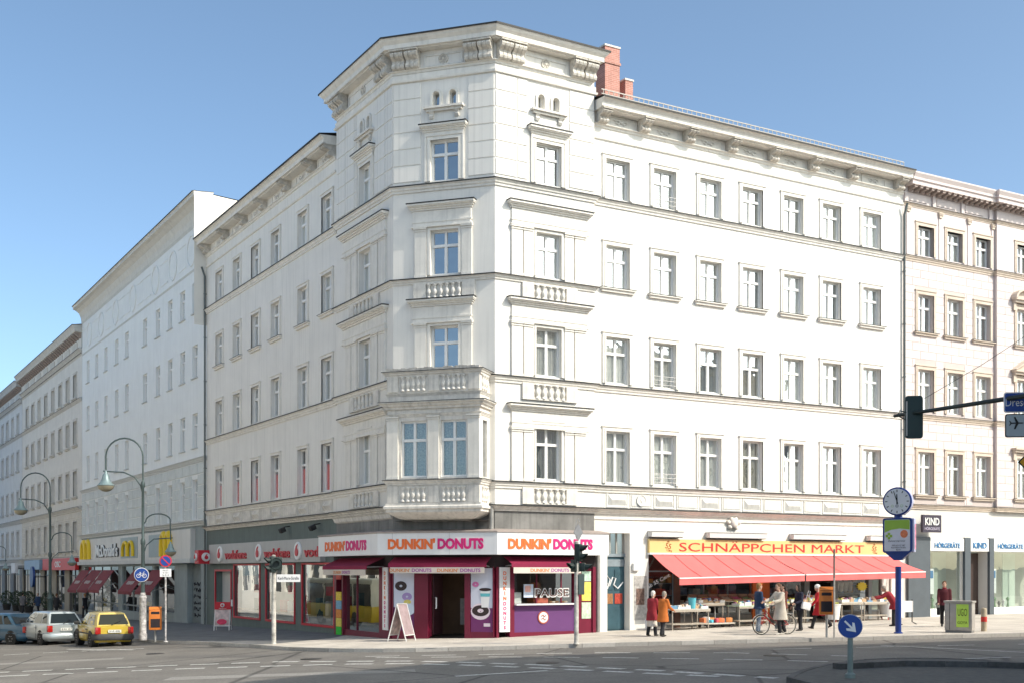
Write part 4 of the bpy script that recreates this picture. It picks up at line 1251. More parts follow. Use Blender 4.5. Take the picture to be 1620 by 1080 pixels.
# restaurant fascia sign
mc = thing('restaurant_sign', 'long pale fascia sign with yellow arches and black and white lettering', 'sign', T(*FL.p(-18, 0.3), 3.8))
sgm = mat('sign_cream', (0.62, 0.60, 0.57), 0.5, 0.08, 0.6, streak=0.2)
q = MB(); q.box(-34.0, -0.3, 3.15, -2.2, 0, 4.85); O('sign_panel', q, sgm, mc, FL.at())
q = MB(); q.box(-34.2, -0.4, 2.9, -2.0, 0, 3.15); O('sign_ledge', q, grey_trim, mc, FL.at())
def arches(root, M, w, h, m, th=0.13, wide=False):
    q = MB()
    for s in (-1, 1):
        pts = []
        for i in range(13):
            a = math.pi * i / 12
            pts.append((s * w / 4 - math.cos(a) * w / 4 * 0.86, -0.06, -h / 2 + h * math.sin(a) ** 0.55))
        q.tube(pts, [(0.04, th)] * 13 if wide else th, 8)
    O('arches', q, m, root, M, smooth=50)
arches(mc, FL.at(-31.0, 0.3, 4.0), 3.0, 1.35, yel, 0.2)
arches(mc, FL.at(-7.2, 0.3, 4.0), 2.2, 1.35, yel, 0.2)
blk = mat('letter_black', (0.012, 0.012, 0.012), 0.5); wht = mat('letter_white', (0.78, 0.78, 0.78), 0.4)
text(mc, FL.at(-23.6, 0.31, 3.9), "McDonald's", 0.95, blk, ext=0.05, off=0.06, fit=7.2)
text(mc, FL.at(-23.65, 0.37, 3.92), "McDonald's", 0.92, wht, ext=0.05, off=0.015, fit=7.1)
gpan = mat('sign_greyblue', (0.30, 0.36, 0.38), 0.5, 0.05, 1)
for a, b in ((-19.4, -14.6), (-11.6, -8.6)):
    q = MB(); q.box(a, -0.33, 3.3, b, -0.3, 4.7); O('sign_inlay', q, gpan, mc, FL.at())
arches(mc, FL.at(-17.0, 0.34, 3.9), 3.2, 0.95, yel, 0.12)

# ---------------------------------------------------------------- beige house and far house
def old_house(name, label, s0, s1, cols, top, col, rows, w, seed, shopcol):
    random.seed(seed)
    m = mat('stucco_' + name, col, 0.88, 0.07, 1.0, 0.2, 30, streak=0.15)
    mt = mat('trim_' + name, tuple(c * 0.86 for c in col), 0.88, 0.12, 3, streak=0.2)
    r = thing(name, label, 'building', T(*FL.p((s0 + s1) / 2), -1))
    ops = [(c - w / 2, c + w / 2, a, b) for c in cols for a, b in rows]
    O('wall', MB().wall(s0, s1, 3.0, top - 1.7, ops, 0.28), m, r, FL.at())
    O('attic_wall', MB().wall(s0, s1, top - 1.7, top - 0.2), m, r, FL.at(0, 0.03, 0))
    sw = [(a + 0.6, a + 4.6, -0.9, 2.6, 0.4) for a in [s0 + i * (s1 - s0) / 5 for i in range(5)]]
    O('ground_floor_wall', MB().wall(s0, s1, -3, 3.0, sw), mat('shopwall_' + name, shopcol, 0.85, 0.1, 1), r, FL.at())
    q = MB(); q.quad((s0, 1.0, -2), (s1, 1.0, -2), (s1, 1.0, top - 1), (s0, 1.0, top - 1)); O('room', q, interior, r, FL.at())
    for c in cols:
        for k, (a, b) in enumerate(rows):
            window(r, FL, c, a, b, w, depth=0.18, aw=0.14, sur=mt, simple=True, curtain=('full', curtain_g) if random.random() < 0.55 else None, frame=mat('frame_dull', (0.35, 0.33, 0.30), 0.6, 0.1, 5))
            O('sill', shared('hsill_' + name, lambda q: (q.box(-w / 2 - 0.3, -0.22, -0.1, w / 2 + 0.3, 0, 0), q.box(-w / 2 - 0.2, -0.12, -0.2, w / 2 + 0.2, 0, -0.1)), [mt]), None, r, FL.at(c, 0, a))
    p = [FL.p(s0), FL.p(s1)]
    for z, out, h in ((top - 1.75, 0.25, 0.3), (top - 2.15, 0.1, 0.15), (7.6, 0.3, 0.35), (3.6, 0.3, 0.4), (rows[-1][0] - 0.25, 0.2, 0.22)):
        o = O('string_course', MB().sweep(p, course_prof(z, out, h)), mt, r, T())
        O('flashing', MB().sweep(p, [(0, z + 0.01), (out + 0.02, z), (out + 0.02, z - 0.03), (0, z - 0.01)]), zinc, o, T())
    O('cornice', MB().sweep(p, [(0, top - 0.55), (0.55, top - 0.5), (0.6, top - 0.3), (0.75, top - 0.05), (0.75, top), (-0.4, top + 0.1)]), mt, r, T())
    O('flashing', MB().sweep(p, [(-0.4, top + 0.13), (0.78, top + 0.04), (0.78, top - 0.02), (-0.4, top + 0.1)]), zinc, r, T())
    dm = shared('bracket_' + name, lambda q: q.prism([(0, -0.35), (-0.12, -0.35), (-0.5, -0.06), (-0.5, 0.06), (0, 0.06)], 'x', -0.14, 0.14), [den_m])
    n = int((s1 - s0) / 0.85)
    for i in range(n): O('cornice_bracket', dm, None, r, FL.at(s0 + (i + 0.5) * (s1 - s0) / n, 0, top - 0.6))
    for c in cols: O('frieze_block', shared('ofb_' + name, lambda q: q.box(-1.1, -0.09, 0, 1.1, -0.03, 0.45), [mt]), None, r, FL.at(c, 0, top - 1.55))
    q = MB(); q.quad((s0, -0.6, top + 0.05), (s1, -0.6, top + 0.05), (s1, 6, top + 1.2), (s0, 6, top + 1.2)); O('roof', q, roof_m, r, FL.at())
    fr = mat('shopframe_dark', (0.05, 0.05, 0.055), 0.5)
    for a, b, c_, d, e in sw:
        q = MB(); q.box(a, 0.1, c_, a + 0.08, 0.18, d); q.box(b - 0.08, 0.1, c_, b, 0.18, d); q.box((a + b) / 2 - 0.05, 0.1, c_, (a + b) / 2 + 0.05, 0.18, d); q.box(a, 0.1, 2.0, b, 0.18, 2.08)
        w_ = O('shop_window', q, fr, r, FL.at())
        q = MB(); q.quad((a, 0, c_), (b, 0, c_), (b, 0, d), (a, 0, d)); O('pane', q, shop_glass, w_, FL.at(0, -0.14, 0))
    return r
HR = [(4.1, 6.45), (8.5, 10.55), (12.7, 14.65), (16.5, 18.42)]
bh = old_house('beige_building', 'beige apartment house with dark bracketed cornice left of the grey house', -64.4, -34.3, [-37.0, -40.2, -43.5, -47.1, -50.6, -54.2, -57.7, -61.1], 21.95, (0.68, 0.655, 0.605), HR, 1.35, 5, (0.30, 0.27, 0.22))
fh = old_house('far_building', 'cream grey apartment house farthest down the street at the left edge', -96, -64.5, [-67 - 3.6 * i for i in range(8)], 21.6, (0.63, 0.635, 0.63), HR, 1.35, 6, (0.2, 0.2, 0.2))
blocks(bh, FL, -64.3, -34.4, 3.7, 7.2, 7, 1.3, [(c - 0.85, c + 0.85, 4.0, 6.6) for c in [-37.0, -40.2, -43.5, -47.1, -50.6, -54.2, -57.7, -61.1]], mat('rustic_beige', (0.60, 0.57, 0.51), 0.9, 0.08, 2, objvar=0.08), 0.05, 0.06, 'rustic_block')

# ---------------------------------------------------------------- houses across the street, outside the frame: they shade the road and stand in the shop-window reflections
def plain_house(name, label, F_, l, h, col, cols, depth=12):
    r = thing(name, label, 'building', T(*F_.p(l / 2), 0))
    m = mat('stucco_' + name, col, 0.9, 0.06, 1)
    rows = [(5.5 + 3.6 * i, 7.5 + 3.6 * i) for i in range(int((h - 6) / 3.6))]
    cs = [l * (i + 0.5) / cols for i in range(cols)]
    ops = [(c - 0.5, c + 0.5, a, b) for c in cs for a, b in rows] + [(c - 1.2, c + 1.2, 0.2, 3.2) for c in cs]
    q = MB().wall(0, l, -2, h, ops)
    q.quad((0, 0, -2), (0, depth, -2), (0, depth, h), (0, 0, h)); q.quad((l, 0, -2), (l, depth, -2), (l, depth, h), (l, 0, h)); q.quad((0, depth, -2), (l, depth, -2), (l, depth, h), (0, depth, h)); q.quad((0, 0, h), (l, 0, h), (l, depth, h), (0, depth, h))
    O('wall', q, m, r, F_.at())
    q = MB()
    for a, b, c, d in ops: q.quad((a, 0.2, c), (b, 0.2, c), (b, 0.2, d), (a, 0.2, d))
    O('window_panes', q, mat('dark_glazing', (0.03, 0.035, 0.04), 0.1, 0.1, 1, spec=0.6), r, F_.at())
    O('cornice', MB().sweep([F_.p(0), F_.p(l)], [(0, h - 0.6), (0.5, h - 0.4), (0.6, h), (0, h + 0.05)]), m, r, T())
    return r
plain_house('opposite_building', 'tall house across the side street whose shadow covers the road', Fac((62.0, 37.1), (-0.9637, -0.267)), 44.2, 18.6, (0.55, 0.5, 0.44), 12)
plain_house('opposite_corner_building', 'corner house across the junction throwing the slanting road shadow', Fac((19.4, 25.3), (-0.69, -0.724)), 8.7, 18.6, (0.55, 0.5, 0.44), 3, 7)
plain_house('facing_building', 'sunlit house facing the left shopfronts across the wide street', Fac(FL.p(34, 25), -FL.d), 110.0, 19.0, (0.80, 0.77, 0.71), 30)

bounce_paving = strip('unseen_bounce_pavement', [FL.p(36, 24.5), FL.p(-70, 24.5), FL.p(-70, 15.5), FL.p(22, 15.5)], -0.02, pave_m, kind='structure')  # unseen pale paving added to bounce sunlight onto the shaded left facade

# ---------------------------------------------------------------- donut shop on the corner
maroon = mat('shop_maroon', (0.155, 0.010, 0.032), 0.4, 0.12, 2)
dk_or = mat('letter_orange', (0.80, 0.16, 0.035), 0.5, 0.05, 3)
dk_pk = mat('letter_magenta', (0.62, 0.015, 0.17), 0.5, 0.05, 3)
white_pl = mat('sign_white_plastic', (0.76, 0.75, 0.75), 0.4, 0.04, 0.7, streak=0.06)
violet = mat('counter_violet', (0.13, 0.045, 0.16), 0.45, 0.05, 2)
steel = mat('steel_grey', (0.40, 0.40, 0.40), 0.4, 0.1, 4, metal=0.6)
ds = thing('donut_shop', 'maroon corner shopfront with violet serving counter and open doorway', 'shop', T(*FC.p(2.0, 0.1), 0))
path = [A2, A_, B_, C_, D_]
so = 0.78
sg = thing('donut_shop_sign', 'white wraparound fascia sign reading DUNKIN\' DONUTS three times', 'sign', T(*FC.p(2.0, so), 3.4))
O('sign_box', MB().sweep([FTL.p(-0.1), B_, C_, FTR.p(4.55)], [(0.0, 3.04), (so, 3.04), (so, 3.84), (0.0, 3.84)]), white_pl, sg, T())
O('sign_cap', MB().sweep([FTL.p(-0.12), B_, C_, FTR.p(4.57)], [(-0.0, 3.845), (so + 0.03, 3.845), (so + 0.03, 3.9), (0.0, 4.0)]), mat('sign_cap', (0.36, 0.30, 0.27), 0.7, 0.2, 3), sg, T())
q = MB()
def dk_text(F_, c, z, h, w, d, root, out):
    gap = 0.16 * h
    w1 = w * 0.50; w2 = w * 0.475
    text(root, F_.at(c - w / 2 + w1 / 2, out, z), "DUNKIN'", h, dk_or, ext=d, off=0.05, fit=w1)
    text(root, F_.at(c + w / 2 - w2 / 2, out, z), "DONUTS", h, dk_pk, ext=d, off=0.05, fit=w2)
dk_text(FC, 2.0, 3.44, 0.40, 3.75, 0.02, sg, so)
dk_text(FTR, 1.95, 3.44, 0.40, 3.7, 0.02, sg, so)
dk_text(FTL, 2.75, 3.43, 0.40, 4.2, 0.02, sg, so)
seam = mat('sign_seam', (0.4, 0.4, 0.4), 0.6)
q = MB()
for s in (0.3, 2.55): q.box(s - 0.006, -so - 0.004, 3.04, s + 0.006, -so, 3.84)
O('sign_seam', q, seam, sg, FC.at())
# shell: pillars, plinth, recessed black header
hdr = mat('header_black', (0.02, 0.012, 0.014), 0.7)
O('header', MB().sweep(path, [(0.02, 2.55), (0.1, 2.55), (0.1, 3.04), (0.02, 3.04)]), hdr, ds, T())
O('interior_floor', MB().add([(*p, zg(p[0]) + 0.03) for p in (FTL.p(0.3, -0.1), FTL.p(5.4, 0), FC.p(0, 0), FC.p(4.0, 0), FTR.p(0.2, 0), FTR.p(4.2, -0.1), FTR.p(4.0, -3), FC.p(2, -3.5), FTL.p(0.5, -3))], [tuple(range(9))]), mat('tiles_dark', (0.09, 0.07, 0.06), 0.4, 0.2, 3), ds, T())
O('interior_wall', MB().sweep([FTL.p(0.3, -2.6), FTL.p(LEN_TL - 1.2, -2.6), FTR.p(1.0, -2.6), FTR.p(4.3, -2.6)], [(0, -0.3), (0, 3.1)], caps=False), mat('donut_interior', (0.16, 0.095, 0.06), 0.9, 0.25, 1), ds, T())
q = MB(); q.add([(*p, 3.02) for p in (A_, B_, C_, D_, FTR.p(4.2, -2.7), FTL.p(0.2, -2.7))], [tuple(range(6))]); O('interior_ceiling', q, interior, ds, T())
for F_, items in ((FTR, [(0.0, 0.1), (0.56, 0.76), (3.48, 3.72), (4.26, 4.40)]), (FC, [(-0.0, 0.04), (0.9, 1.45), (2.9, 3.12), (4.0, 4.045)]), (FTL, [(0.0, 0.22), (0.8, 0.92), (4.52, 5.56)])):
    for a, b in items:
        q = MB(); q.box(a, -0.12, -0.6, b, 0.2, 2.6); O('pillar', q, maroon, ds, F_.at())
# TR side: counter
q = MB(); q.box(0.76, -0.08, -0.3, 3.48, 0.15, 0.16); O('plinth', q, maroon, ds, FTR.at())
q = MB(); q.box(0.78, -0.05, 0.16, 3.46, 0.1, 1.16); O('counter_front', q, violet, ds, FTR.at())
q = MB(); q.box(0.76, -0.28, 1.17, 3.48, 0.5, 1.22); O('counter_top', q, white_pl, ds, FTR.at())
# round donut badge, plain generic rings
bd = MB(); bd.lathe([(0.01, -0.03), (0.24, -0.03), (0.24, 0)], 24, axis='y'); o = O('badge', bd, mat('badge_terracotta', (0.42, 0.10, 0.05), 0.5), ds, FTR.at(2.05, 0.05, 0.70))
bd = MB(); bd.lathe([(0.02, -0.04), (0.19, -0.04), (0.2, -0.03)], 24, axis='y'); O('badge_disc', bd, white_pl, o, FTR.at(2.05, 0.05, 0.70))
bd = MB(); bd.tube([(-0.1, -0.05, 0.04), (-0.03, -0.05, 0.1), (0.03, -0.05, 0.02), (0.1, -0.05, 0.08)], 0.018, 5); bd.tube([(-0.1, -0.05, -0.07), (-0.02, -0.05, -0.02), (0.04, -0.05, -0.1), (0.1, -0.05, -0.05)], 0.016, 5); O('badge_script', bd, mat('badge_terracotta2', (0.42, 0.10, 0.05), 0.5), o, FTR.at(2.05, 0.05, 0.70))
q = MB(); q.box(1.85, 0.12, 1.22, 1.9, 0.16, 2.55); q.box(0.76, 0.12, 1.22, 0.8, 0.16, 2.55); q.box(2.95, 0.12, 1.22, 3.0, 0.16, 2.55)
w_ = O('serving_window', q, maroon, ds, FTR.at())
q = MB(); q.quad((0.8, 0.14, 1.24), (3.46, 0.14, 1.24), (3.46, 0.14, 2.55), (0.8, 0.14, 2.55)); O('pane', q, glass('serving_glass', (0.8, 0.84, 0.82), 0.1, 0.05), w_, FTR.at())
text(w_, FTR.at(2.55, -0.12, 1.62), 'PAUSE', 0.36, wht, ext=0.01, off=0.05, fit=1.55)
text(w_, FTR.at(2.55, -0.105, 1.62), 'PAUSE', 0.28, mat('letter_brown', (0.1, 0.04, 0.03), 0.6), ext=0.01, off=0.0, fit=1.47)
q = MB(); q.bbox(0.0, 0, 0, 0.32, 0.25, 0.42, 0.02); O('till', q, white_pl, ds, FTR.at(0.95, -0.22, 1.23))
q = MB(); q.bbox(0.0, 0, 0, 0.5, 0.3, 0.2, 0.03); O('donut_tray', q, mat('tray_coral', (0.7, 0.18, 0.12), 0.5), ds, FTR.at(1.95, -0.22, 1.23))
for i in range(6):
    q = MB(); q.lathe([(0.03, 0.02), (0.05, 0.0), (0.08, 0.02), (0.085, 0.045), (0.06, 0.07), (0.035, 0.05)], 10); O('donut', q, mat('donut_%d' % (i % 2), [(0.35, 0.17, 0.07), (0.75, 0.6, 0.5)][i % 2], 0.5), ds, FTR.at(2.55 + 0.14 * i, -0.25, 1.23), smooth=60)
q = MB(); q.box(0, 0, 0, 0.42, 0.01, 0.5); po = O('window_notice', q, mat('notice_blue', (0.55, 0.63, 0.75), 0.6, 0.2, 12), ds, FTR.at(1.3, -0.11, 1.45))
q = MB(); q.box(0.06, -0.006, 0.2, 0.3, 0, 0.44); O('notice_print', q, mat('notice_rose', (0.7, 0.4, 0.35), 0.6, 0.2, 12), po, FTR.at(1.3, -0.11, 1.45))
# right poster column
q = MB(); q.box(3.72, -0.06, -0.1, 4.26, 0.1, 2.6); O('panel', q, maroon, ds, FTR.at())
for i, (z, h, c) in enumerate(((0.62, 0.62, (0.5, 0.62, 0.45)), (1.3, 0.72, (0.75, 0.65, 0.12)), (2.05, 0.38, (0.45, 0.62, 0.5)))):
    q = MB(); q.box(3.78, -0.075, z, 4.2, -0.06, z + h); O('poster', q, mat('poster_%d' % i, c, 0.6, 0.35, 9), ds, FTR.at())
# donut posters on the chamfer
lilac = mat('poster_lilac', (0.58, 0.60, 0.70), 0.5, 0.05, 2)
plum = mat('poster_plum', (0.15, 0.025, 0.12), 0.5, 0.06, 2)
choc = mat('donut_chocolate', (0.035, 0.02, 0.02), 0.5, 0.1, 4); pinkd = mat('donut_pink', (0.62, 0.16, 0.38), 0.5); pale = mat('poster_pale_pink', (0.72, 0.60, 0.66), 0.5)
def poster(a, b, mirror):
    w = b - a
    q = MB(); q.box(a, -0.09, 0.18, b, 0.1, 2.58); p = O('poster_panel', q, lilac, ds, FC.at())
    q = MB(); q.box(a, -0.094, 0.18, b, -0.09, 1.08); O('poster_print', q, plum, p, FC.at())
    def ring(x, z, r1, r2, m, sq=0.75, o=0.097):
        q = MB(); n = 20
        A = [(r2 * math.cos(2 * math.pi * i / n), r2 * sq * math.sin(2 * math.pi * i / n)) for i in range(n)]
        B = [(r1 * math.cos(2 * math.pi * i / n), r1 * sq * math.sin(2 * math.pi * i / n)) for i in range(n)]
        for i in range(n):
            j = (i + 1) % n
            q.quad((A[i][0], 0, A[i][1]), (A[j][0], 0, A[j][1]), (B[j][0], 0, B[j][1]), (B[i][0], 0, B[i][1]))
        O('poster_print', q, m, p, FC.at(a + x * w, o, z))
    if mirror:
        ring(0.45, 0.95, 0.02, 0.38, pale, 0.8, 0.096); ring(0.45, 0.98, 0.12, 0.33, choc, 0.62, 0.098); ring(0.22, 1.95, 0.03, 0.13, pinkd, 0.75)
        q = MB(); q.prism([(0.44 * w, 1.75), (0.9 * w, 1.75), (0.82 * w, 1.1), (0.5 * w, 1.1)], 'y', -0.099, -0.095); O('poster_print', q, white_pl, p, FC.at(a))
        q = MB(); q.prism([(0.44 * w, 1.62), (0.9 * w, 1.62), (0.87 * w, 1.5), (0.46 * w, 1.5)], 'y', -0.103, -0.1); O('poster_print', q, mat('cup_teal', (0.12, 0.45, 0.5), 0.5), p, FC.at(a))
        ring(0.67, 1.76, 0.0, 0.24, choc, 0.25, 0.104)
        q = MB(); q.box(0.6 * w, -0.1, 0.4, 0.9 * w, -0.095, 0.52); O('poster_print', q, pale, p, FC.at(a))
    else:
        ring(0.36, 1.88, 0.06, 0.24, choc, 0.75); ring(0.66, 1.48, 0.05, 0.2, mat('donut_lilac', (0.35, 0.25, 0.5), 0.5), 0.75); ring(0.68, 1.28, 0.02, 0.15, mat('donut_lemon', (0.7, 0.6, 0.15), 0.5), 0.6, 0.099)
        ring(0.7, 1.0, 0.04, 0.3, mat('donut_frost', (0.6, 0.68, 0.78), 0.5), 0.75, 0.101)
poster(0.06, 0.88, False); poster(3.14, 3.98, True)
# vertical lettered columns
for F_, a, b in ((FTR, 0.1, 0.54), (FTL, 4.95, 5.4)):
    vsn = thing('vertical_sign', 'white column sign with DUNKIN DONUTS in upright letters ' + ('beside the serving counter' if F_ is FTR else 'left of the shop doorway'), 'sign', T(*F_.p((a + b) / 2, 0.14), 0.2))
    q = MB(); q.box(a, -0.17, 0.2, b, -0.125, 2.58); O('sign_panel', q, white_pl, vsn, F_.at())
    for i, ch in enumerate("DUNKIN'"):
        if ch == "'": continue
        text(vsn, F_.at((a + b) / 2, 0.172, 2.36 - i * 0.185), ch, 0.14, dk_or, ext=0.008, off=0.03)
    for i, ch in enumerate("DONUTS"):
        text(vsn, F_.at((a + b) / 2, 0.172, 1.24 - i * 0.175), ch, 0.13, dk_pk, ext=0.008, off=0.03)
# door recess
q = MB(); q.box(1.45, 0.1, 0.0, 1.5, 0.2, 2.5); q.box(2.84, 0.1, 0.0, 2.9, 0.2, 2.5); q.box(1.5, 0.1, 2.42, 2.84, 0.2, 2.5)
dr = O('doorway', q, maroon, ds, FC.at())
q = MB(); q.box(0, 0, 0.05, 0.045, 0.95, 2.4); O('open_door_leaf', q, mat('door_dark', (0.06, 0.02, 0.025), 0.3), dr, FC.at(1.52, -0.2, 0))
q = MB(); q.tube([(0.0, 0, 1.05), (0.06, -0.08, 1.05), (0.06, -0.08, 1.45), (0.0, 0, 1.45)], 0.025, 6); O('door_handle', q, white_pl, dr, FC.at(1.72, 0.02, 0))
q = MB(); q.box(2.25, 1.2, 0.4, 2.75, 1.25, 1.4); O('inner_notice', q, mat('notice_grey', (0.2, 0.19, 0.18), 0.7, 0.3, 6), ds, FC.at())
for a, b in ((2.92, 4.03), (0.04, 1.45)):
    q = MB(); q.box(a, -0.1, -0.3, b, 0.15, 0.2); O('plinth', q, maroon, ds, FC.at())
# TL window
q = MB(); q.box(0.92, -0.06, -0.6, 4.52, 0.1, 0.06); q.box(0.92, 0.0, 0.06, 0.98, 0.08, 2.55); q.box(4.46, 0.0, 0.06, 4.52, 0.08, 2.55); q.box(2.05, 0.0, 0.06, 2.1, 0.08, 2.55)
w_ = O('shop_window', q, maroon, ds, FTL.at())
q = MB(); q.quad((0.98, 0.04, 0.06), (4.46, 0.04, 0.06), (4.46, 0.04, 2.55), (0.98, 0.04, 2.55)); O('pane', q, glass('corner_glass', (0.7, 0.72, 0.66), 0.34, 0.03), w_, FTL.at())
cols_ = [(0.55, 0.07, 0.05), (0.75, 0.55, 0.05), (0.2, 0.4, 0.55), (0.7, 0.25, 0.05), (0.75, 0.6, 0.1), (0.03, 0.55, 0.04), (0.6, 0.6, 0.6)]
for i, c in enumerate(cols_):
    q = MB(); q.box(0.24, -0.14, 2.45 - (i + 1) * 0.36 - (0.5 if i else 0), 0.78, -0.1, 2.45 - i * 0.36 - (0.5 if i else 0) - 0.01)
    O('flyer', q, mat('flyer_%d' % i, c, 0.6, 0.3, 14), ds, FTL.at())
# small maroon awnings with printed valances
def donut_awning(F_, a, b, out, zt, zb, lab, tw):
    an = thing('shop_awning', lab, 'awning', T(*F_.p((a + b) / 2, out / 2), zb))
    q = MB()
    n = 10
    for i in range(n):
        x0, x1 = a + (b - a) * i / n, a + (b - a) * (i + 1) / n
        q.add([(x0, -0.1, zt), (x1, -0.1, zt), (x1, -out, zb), (x0, -out, zb), (x0, -0.1, zt - 0.012), (x1, -0.1, zt - 0.012), (x1, -out, zb - 0.012), (x0, -out, zb - 0.012)], [(0, 1, 2, 3), (4, 5, 6, 7)])
    q.box(a, -out - 0.01, zb - 0.14, b, -out + 0.01, zb)
    O('canopy', q, mat('awning_maroon', (0.23, 0.012, 0.05), 0.8, 0.08, 3), an, F_.at())
    q = MB(); q.box(a + 0.08, -out - 0.012, zb - 0.36, b - 0.08, -out + 0.004, zb - 0.142)
    va = O('valance', q, mat('valance_cream', (0.62, 0.55, 0.48), 0.8, 0.08, 3), an, F_.at())
    for c in tw:
        text(va, F_.at(c - 0.44, out + 0.013, zb - 0.25), "DUNKIN'", 0.13, mat('valance_orange', (0.6, 0.2, 0.06), 0.7), ext=0.004, off=0.02, fit=0.82)
        text(va, F_.at(c + 0.44, out + 0.013, zb - 0.25), "DONUTS", 0.13, mat('valance_purple', (0.33, 0.06, 0.3), 0.7), ext=0.004, off=0.02, fit=0.78)
    for x in (a + 0.1, b - 0.1): O('awning_arm', MB().tube([(x, -0.1, zt - 0.35), (x, -out + 0.05, zb - 0.05)], 0.02, 6), steel, an, F_.at())
donut_awning(FTR, 0.3, 3.4, 0.7, 2.98, 2.72, 'small maroon awning over the violet serving counter', [1.95])
donut_awning(FC, 0.1, 3.95, 0.7, 2.96, 2.72, 'small maroon awning over the dark shop doorway', [1.0, 2.9])
donut_awning(FTL, 0.55, 5.0, 0.85, 2.96, 2.64, 'small maroon awning over the left corner shop window', [2.6])

# house door between donut shop and market
dmat = mat('door_teal', (0.035, 0.085, 0.11), 0.5, 0.25, 2)
hd = O('house_door', None, None, bld, FR.at(1.25, -0.4, 0))
q = MB(); q.box(0.76, 0.36, -0.3, 1.78, 0.44, 3.0); O('door_leaf', q, dmat, hd, FR.at())
q = MB(); q.box(0.74, 0.3, 3.0, 1.8, 0.42, 3.12); q.box(0.76, 0.34, 2.62, 1.78, 0.36, 2.9); O('door_lintel', q, mat('door_lintel', (0.22, 0.26, 0.29), 0.6, 0.2, 4), hd, FR.at())
q = MB(); q.quad((0.76, 0.42, 3.1), (1.78, 0.42, 3.1), (1.78, 0.42, 3.93), (0.76, 0.42, 3.93)); O('transom_panes', q, pane_m, hd, FR.at())
q = MB(); [q.box(x - 0.03, 0.36, 3.12, x + 0.03, 0.42, 3.93) for x in (0.8, 1.1, 1.42, 1.74)]; O('transom_bars', q, mat('transom_grey', (0.35, 0.34, 0.31), 0.6, 0.1, 3), hd, FR.at())
for a, b, c, d, m in ((0.86, 1.22, 1.7, 2.5, dmat), (1.32, 1.68, 1.7, 2.5, dmat), (0.86, 1.22, 1.15, 1.55, mat('door_sticker_a', (0.3, 0.14, 0.06), 0.6, 0.4, 14)), (1.32, 1.68, 1.15, 1.55, mat('door_sticker_b', (0.4, 0.05, 0.03), 0.6, 0.4, 14)), (0.86, 1.68, 0.15, 0.95, dmat)):
    q = MB(); q.box(a, 0.335, c, b, 0.36, d); O('door_panel', q, m, hd, FR.at())
q = MB(); q.tube([(0.95, 0.325, 1.75), (1.08, 0.325, 2.1), (0.95, 0.325, 2.25), (0.85, 0.325, 2.05), (1.05, 0.325, 1.85), (1.2, 0.325, 2.2), (1.35, 0.325, 2.15), (1.25, 0.325, 1.9), (1.45, 0.325, 1.75), (1.7, 0.325, 2.0)], 0.03, 5); O('graffiti', q, wht, hd, FR.at())
q = MB(); q.bbox(1.9, -0.12, 2.45, 2.2, 0, 2.75, 0.02); O('door_lamp', q, white_pl, bld, FR.at())
q = MB(); q.box(2.0, -0.012, 0.5, 2.62, 0, 2.25); fl = O('poster_cluster', q, mat('poster_patchwork', (0.42, 0.40, 0.38), 0.7, 0.45, 6), bld, FR.at())
q = MB(); q.box(2.1, -0.02, 1.1, 2.5, -0.012, 1.75); O('poster', q, mat('poster_dark', (0.16, 0.10, 0.08), 0.7, 0.8, 9), fl, FR.at())

# ---------------------------------------------------------------- bargain market
redc = mat('awning_red', (0.68, 0.15, 0.145), 0.8, 0.05, 2.5)
yb = mat('sign_yellow', (0.70, 0.52, 0.22), 0.5, 0.05, 1.5)
lred = mat('letter_red', (0.55, 0.035, 0.03), 0.5, 0.06, 4)
ms = thing('market_sign', 'long yellow fascia sign reading SCHNÄPPCHEN MARKT in red', 'sign', T(*FR.p(9.5, 0.1), 3.4))
q = MB(); q.box(2.66, -0.14, 3.17, 16.42, 0.0, 3.72); O('sign_panel', q, yb, ms, FR.at())
q = MB(); q.box(2.66, -0.17, 3.10, 16.42, 0.0, 3.168); O('sign_rail', q, white_pl, ms, FR.at())
text(ms, FR.at(9.35, 0.14, 3.45), 'SCHNÄPPCHEN MARKT', 0.43, lred, ext=0.012, off=0.0, fit=10.4)
brn = mat('letter_brown_red', (0.36, 0.10, 0.03), 0.5)
for s in (3.6, 15.2):
    text(ms, FR.at(s, 0.14, 3.44) @ Matrix.Rotation(R(12), 4, 'Y'), '55', 0.22, brn, ext=0.01, off=0.01)
    text(ms, FR.at(s, 0.14, 3.63) @ Matrix.Rotation(R(12), 4, 'Y'), 'ab', 0.09, brn, ext=0.01)
    text(ms, FR.at(s + 0.05, 0.14, 3.27) @ Matrix.Rotation(R(12), 4, 'Y'), 'Cent', 0.1, brn, ext=0.01)
for i, (a, b) in enumerate(((2.66, 4.25), (5.6, 8.7), (10.2, 13.3), (14.8, 16.5))):
    st = thing('shutter_box', ['short shutter box over the left end of the yellow sign', 'long shutter box left of the middle above the yellow sign', 'long shutter box right of the middle above the yellow sign', 'shutter box at the right end above the yellow sign'][i], 'shutter box', T(*FR.p(a, 0.2), 3.8), 'shutter boxes above the yellow sign')
    q = MB(); q.box(a, -0.3, 3.80, b, -0.02, 4.0); O('box_body', q, mat('shutterbox_grey', (0.60, 0.59, 0.58), 0.5, 0.06, 2), st, FR.at())
    q = MB(); q.box(a - 0.01, -0.31, 4.0, b + 0.01, -0.0, 4.02); O('box_lid', q, zinc, st, FR.at())
    q = MB(); q.box(a + 0.03, -0.28, 3.775, b - 0.03, -0.05, 3.80); O('shutter_slot', q, hdr, st, FR.at())
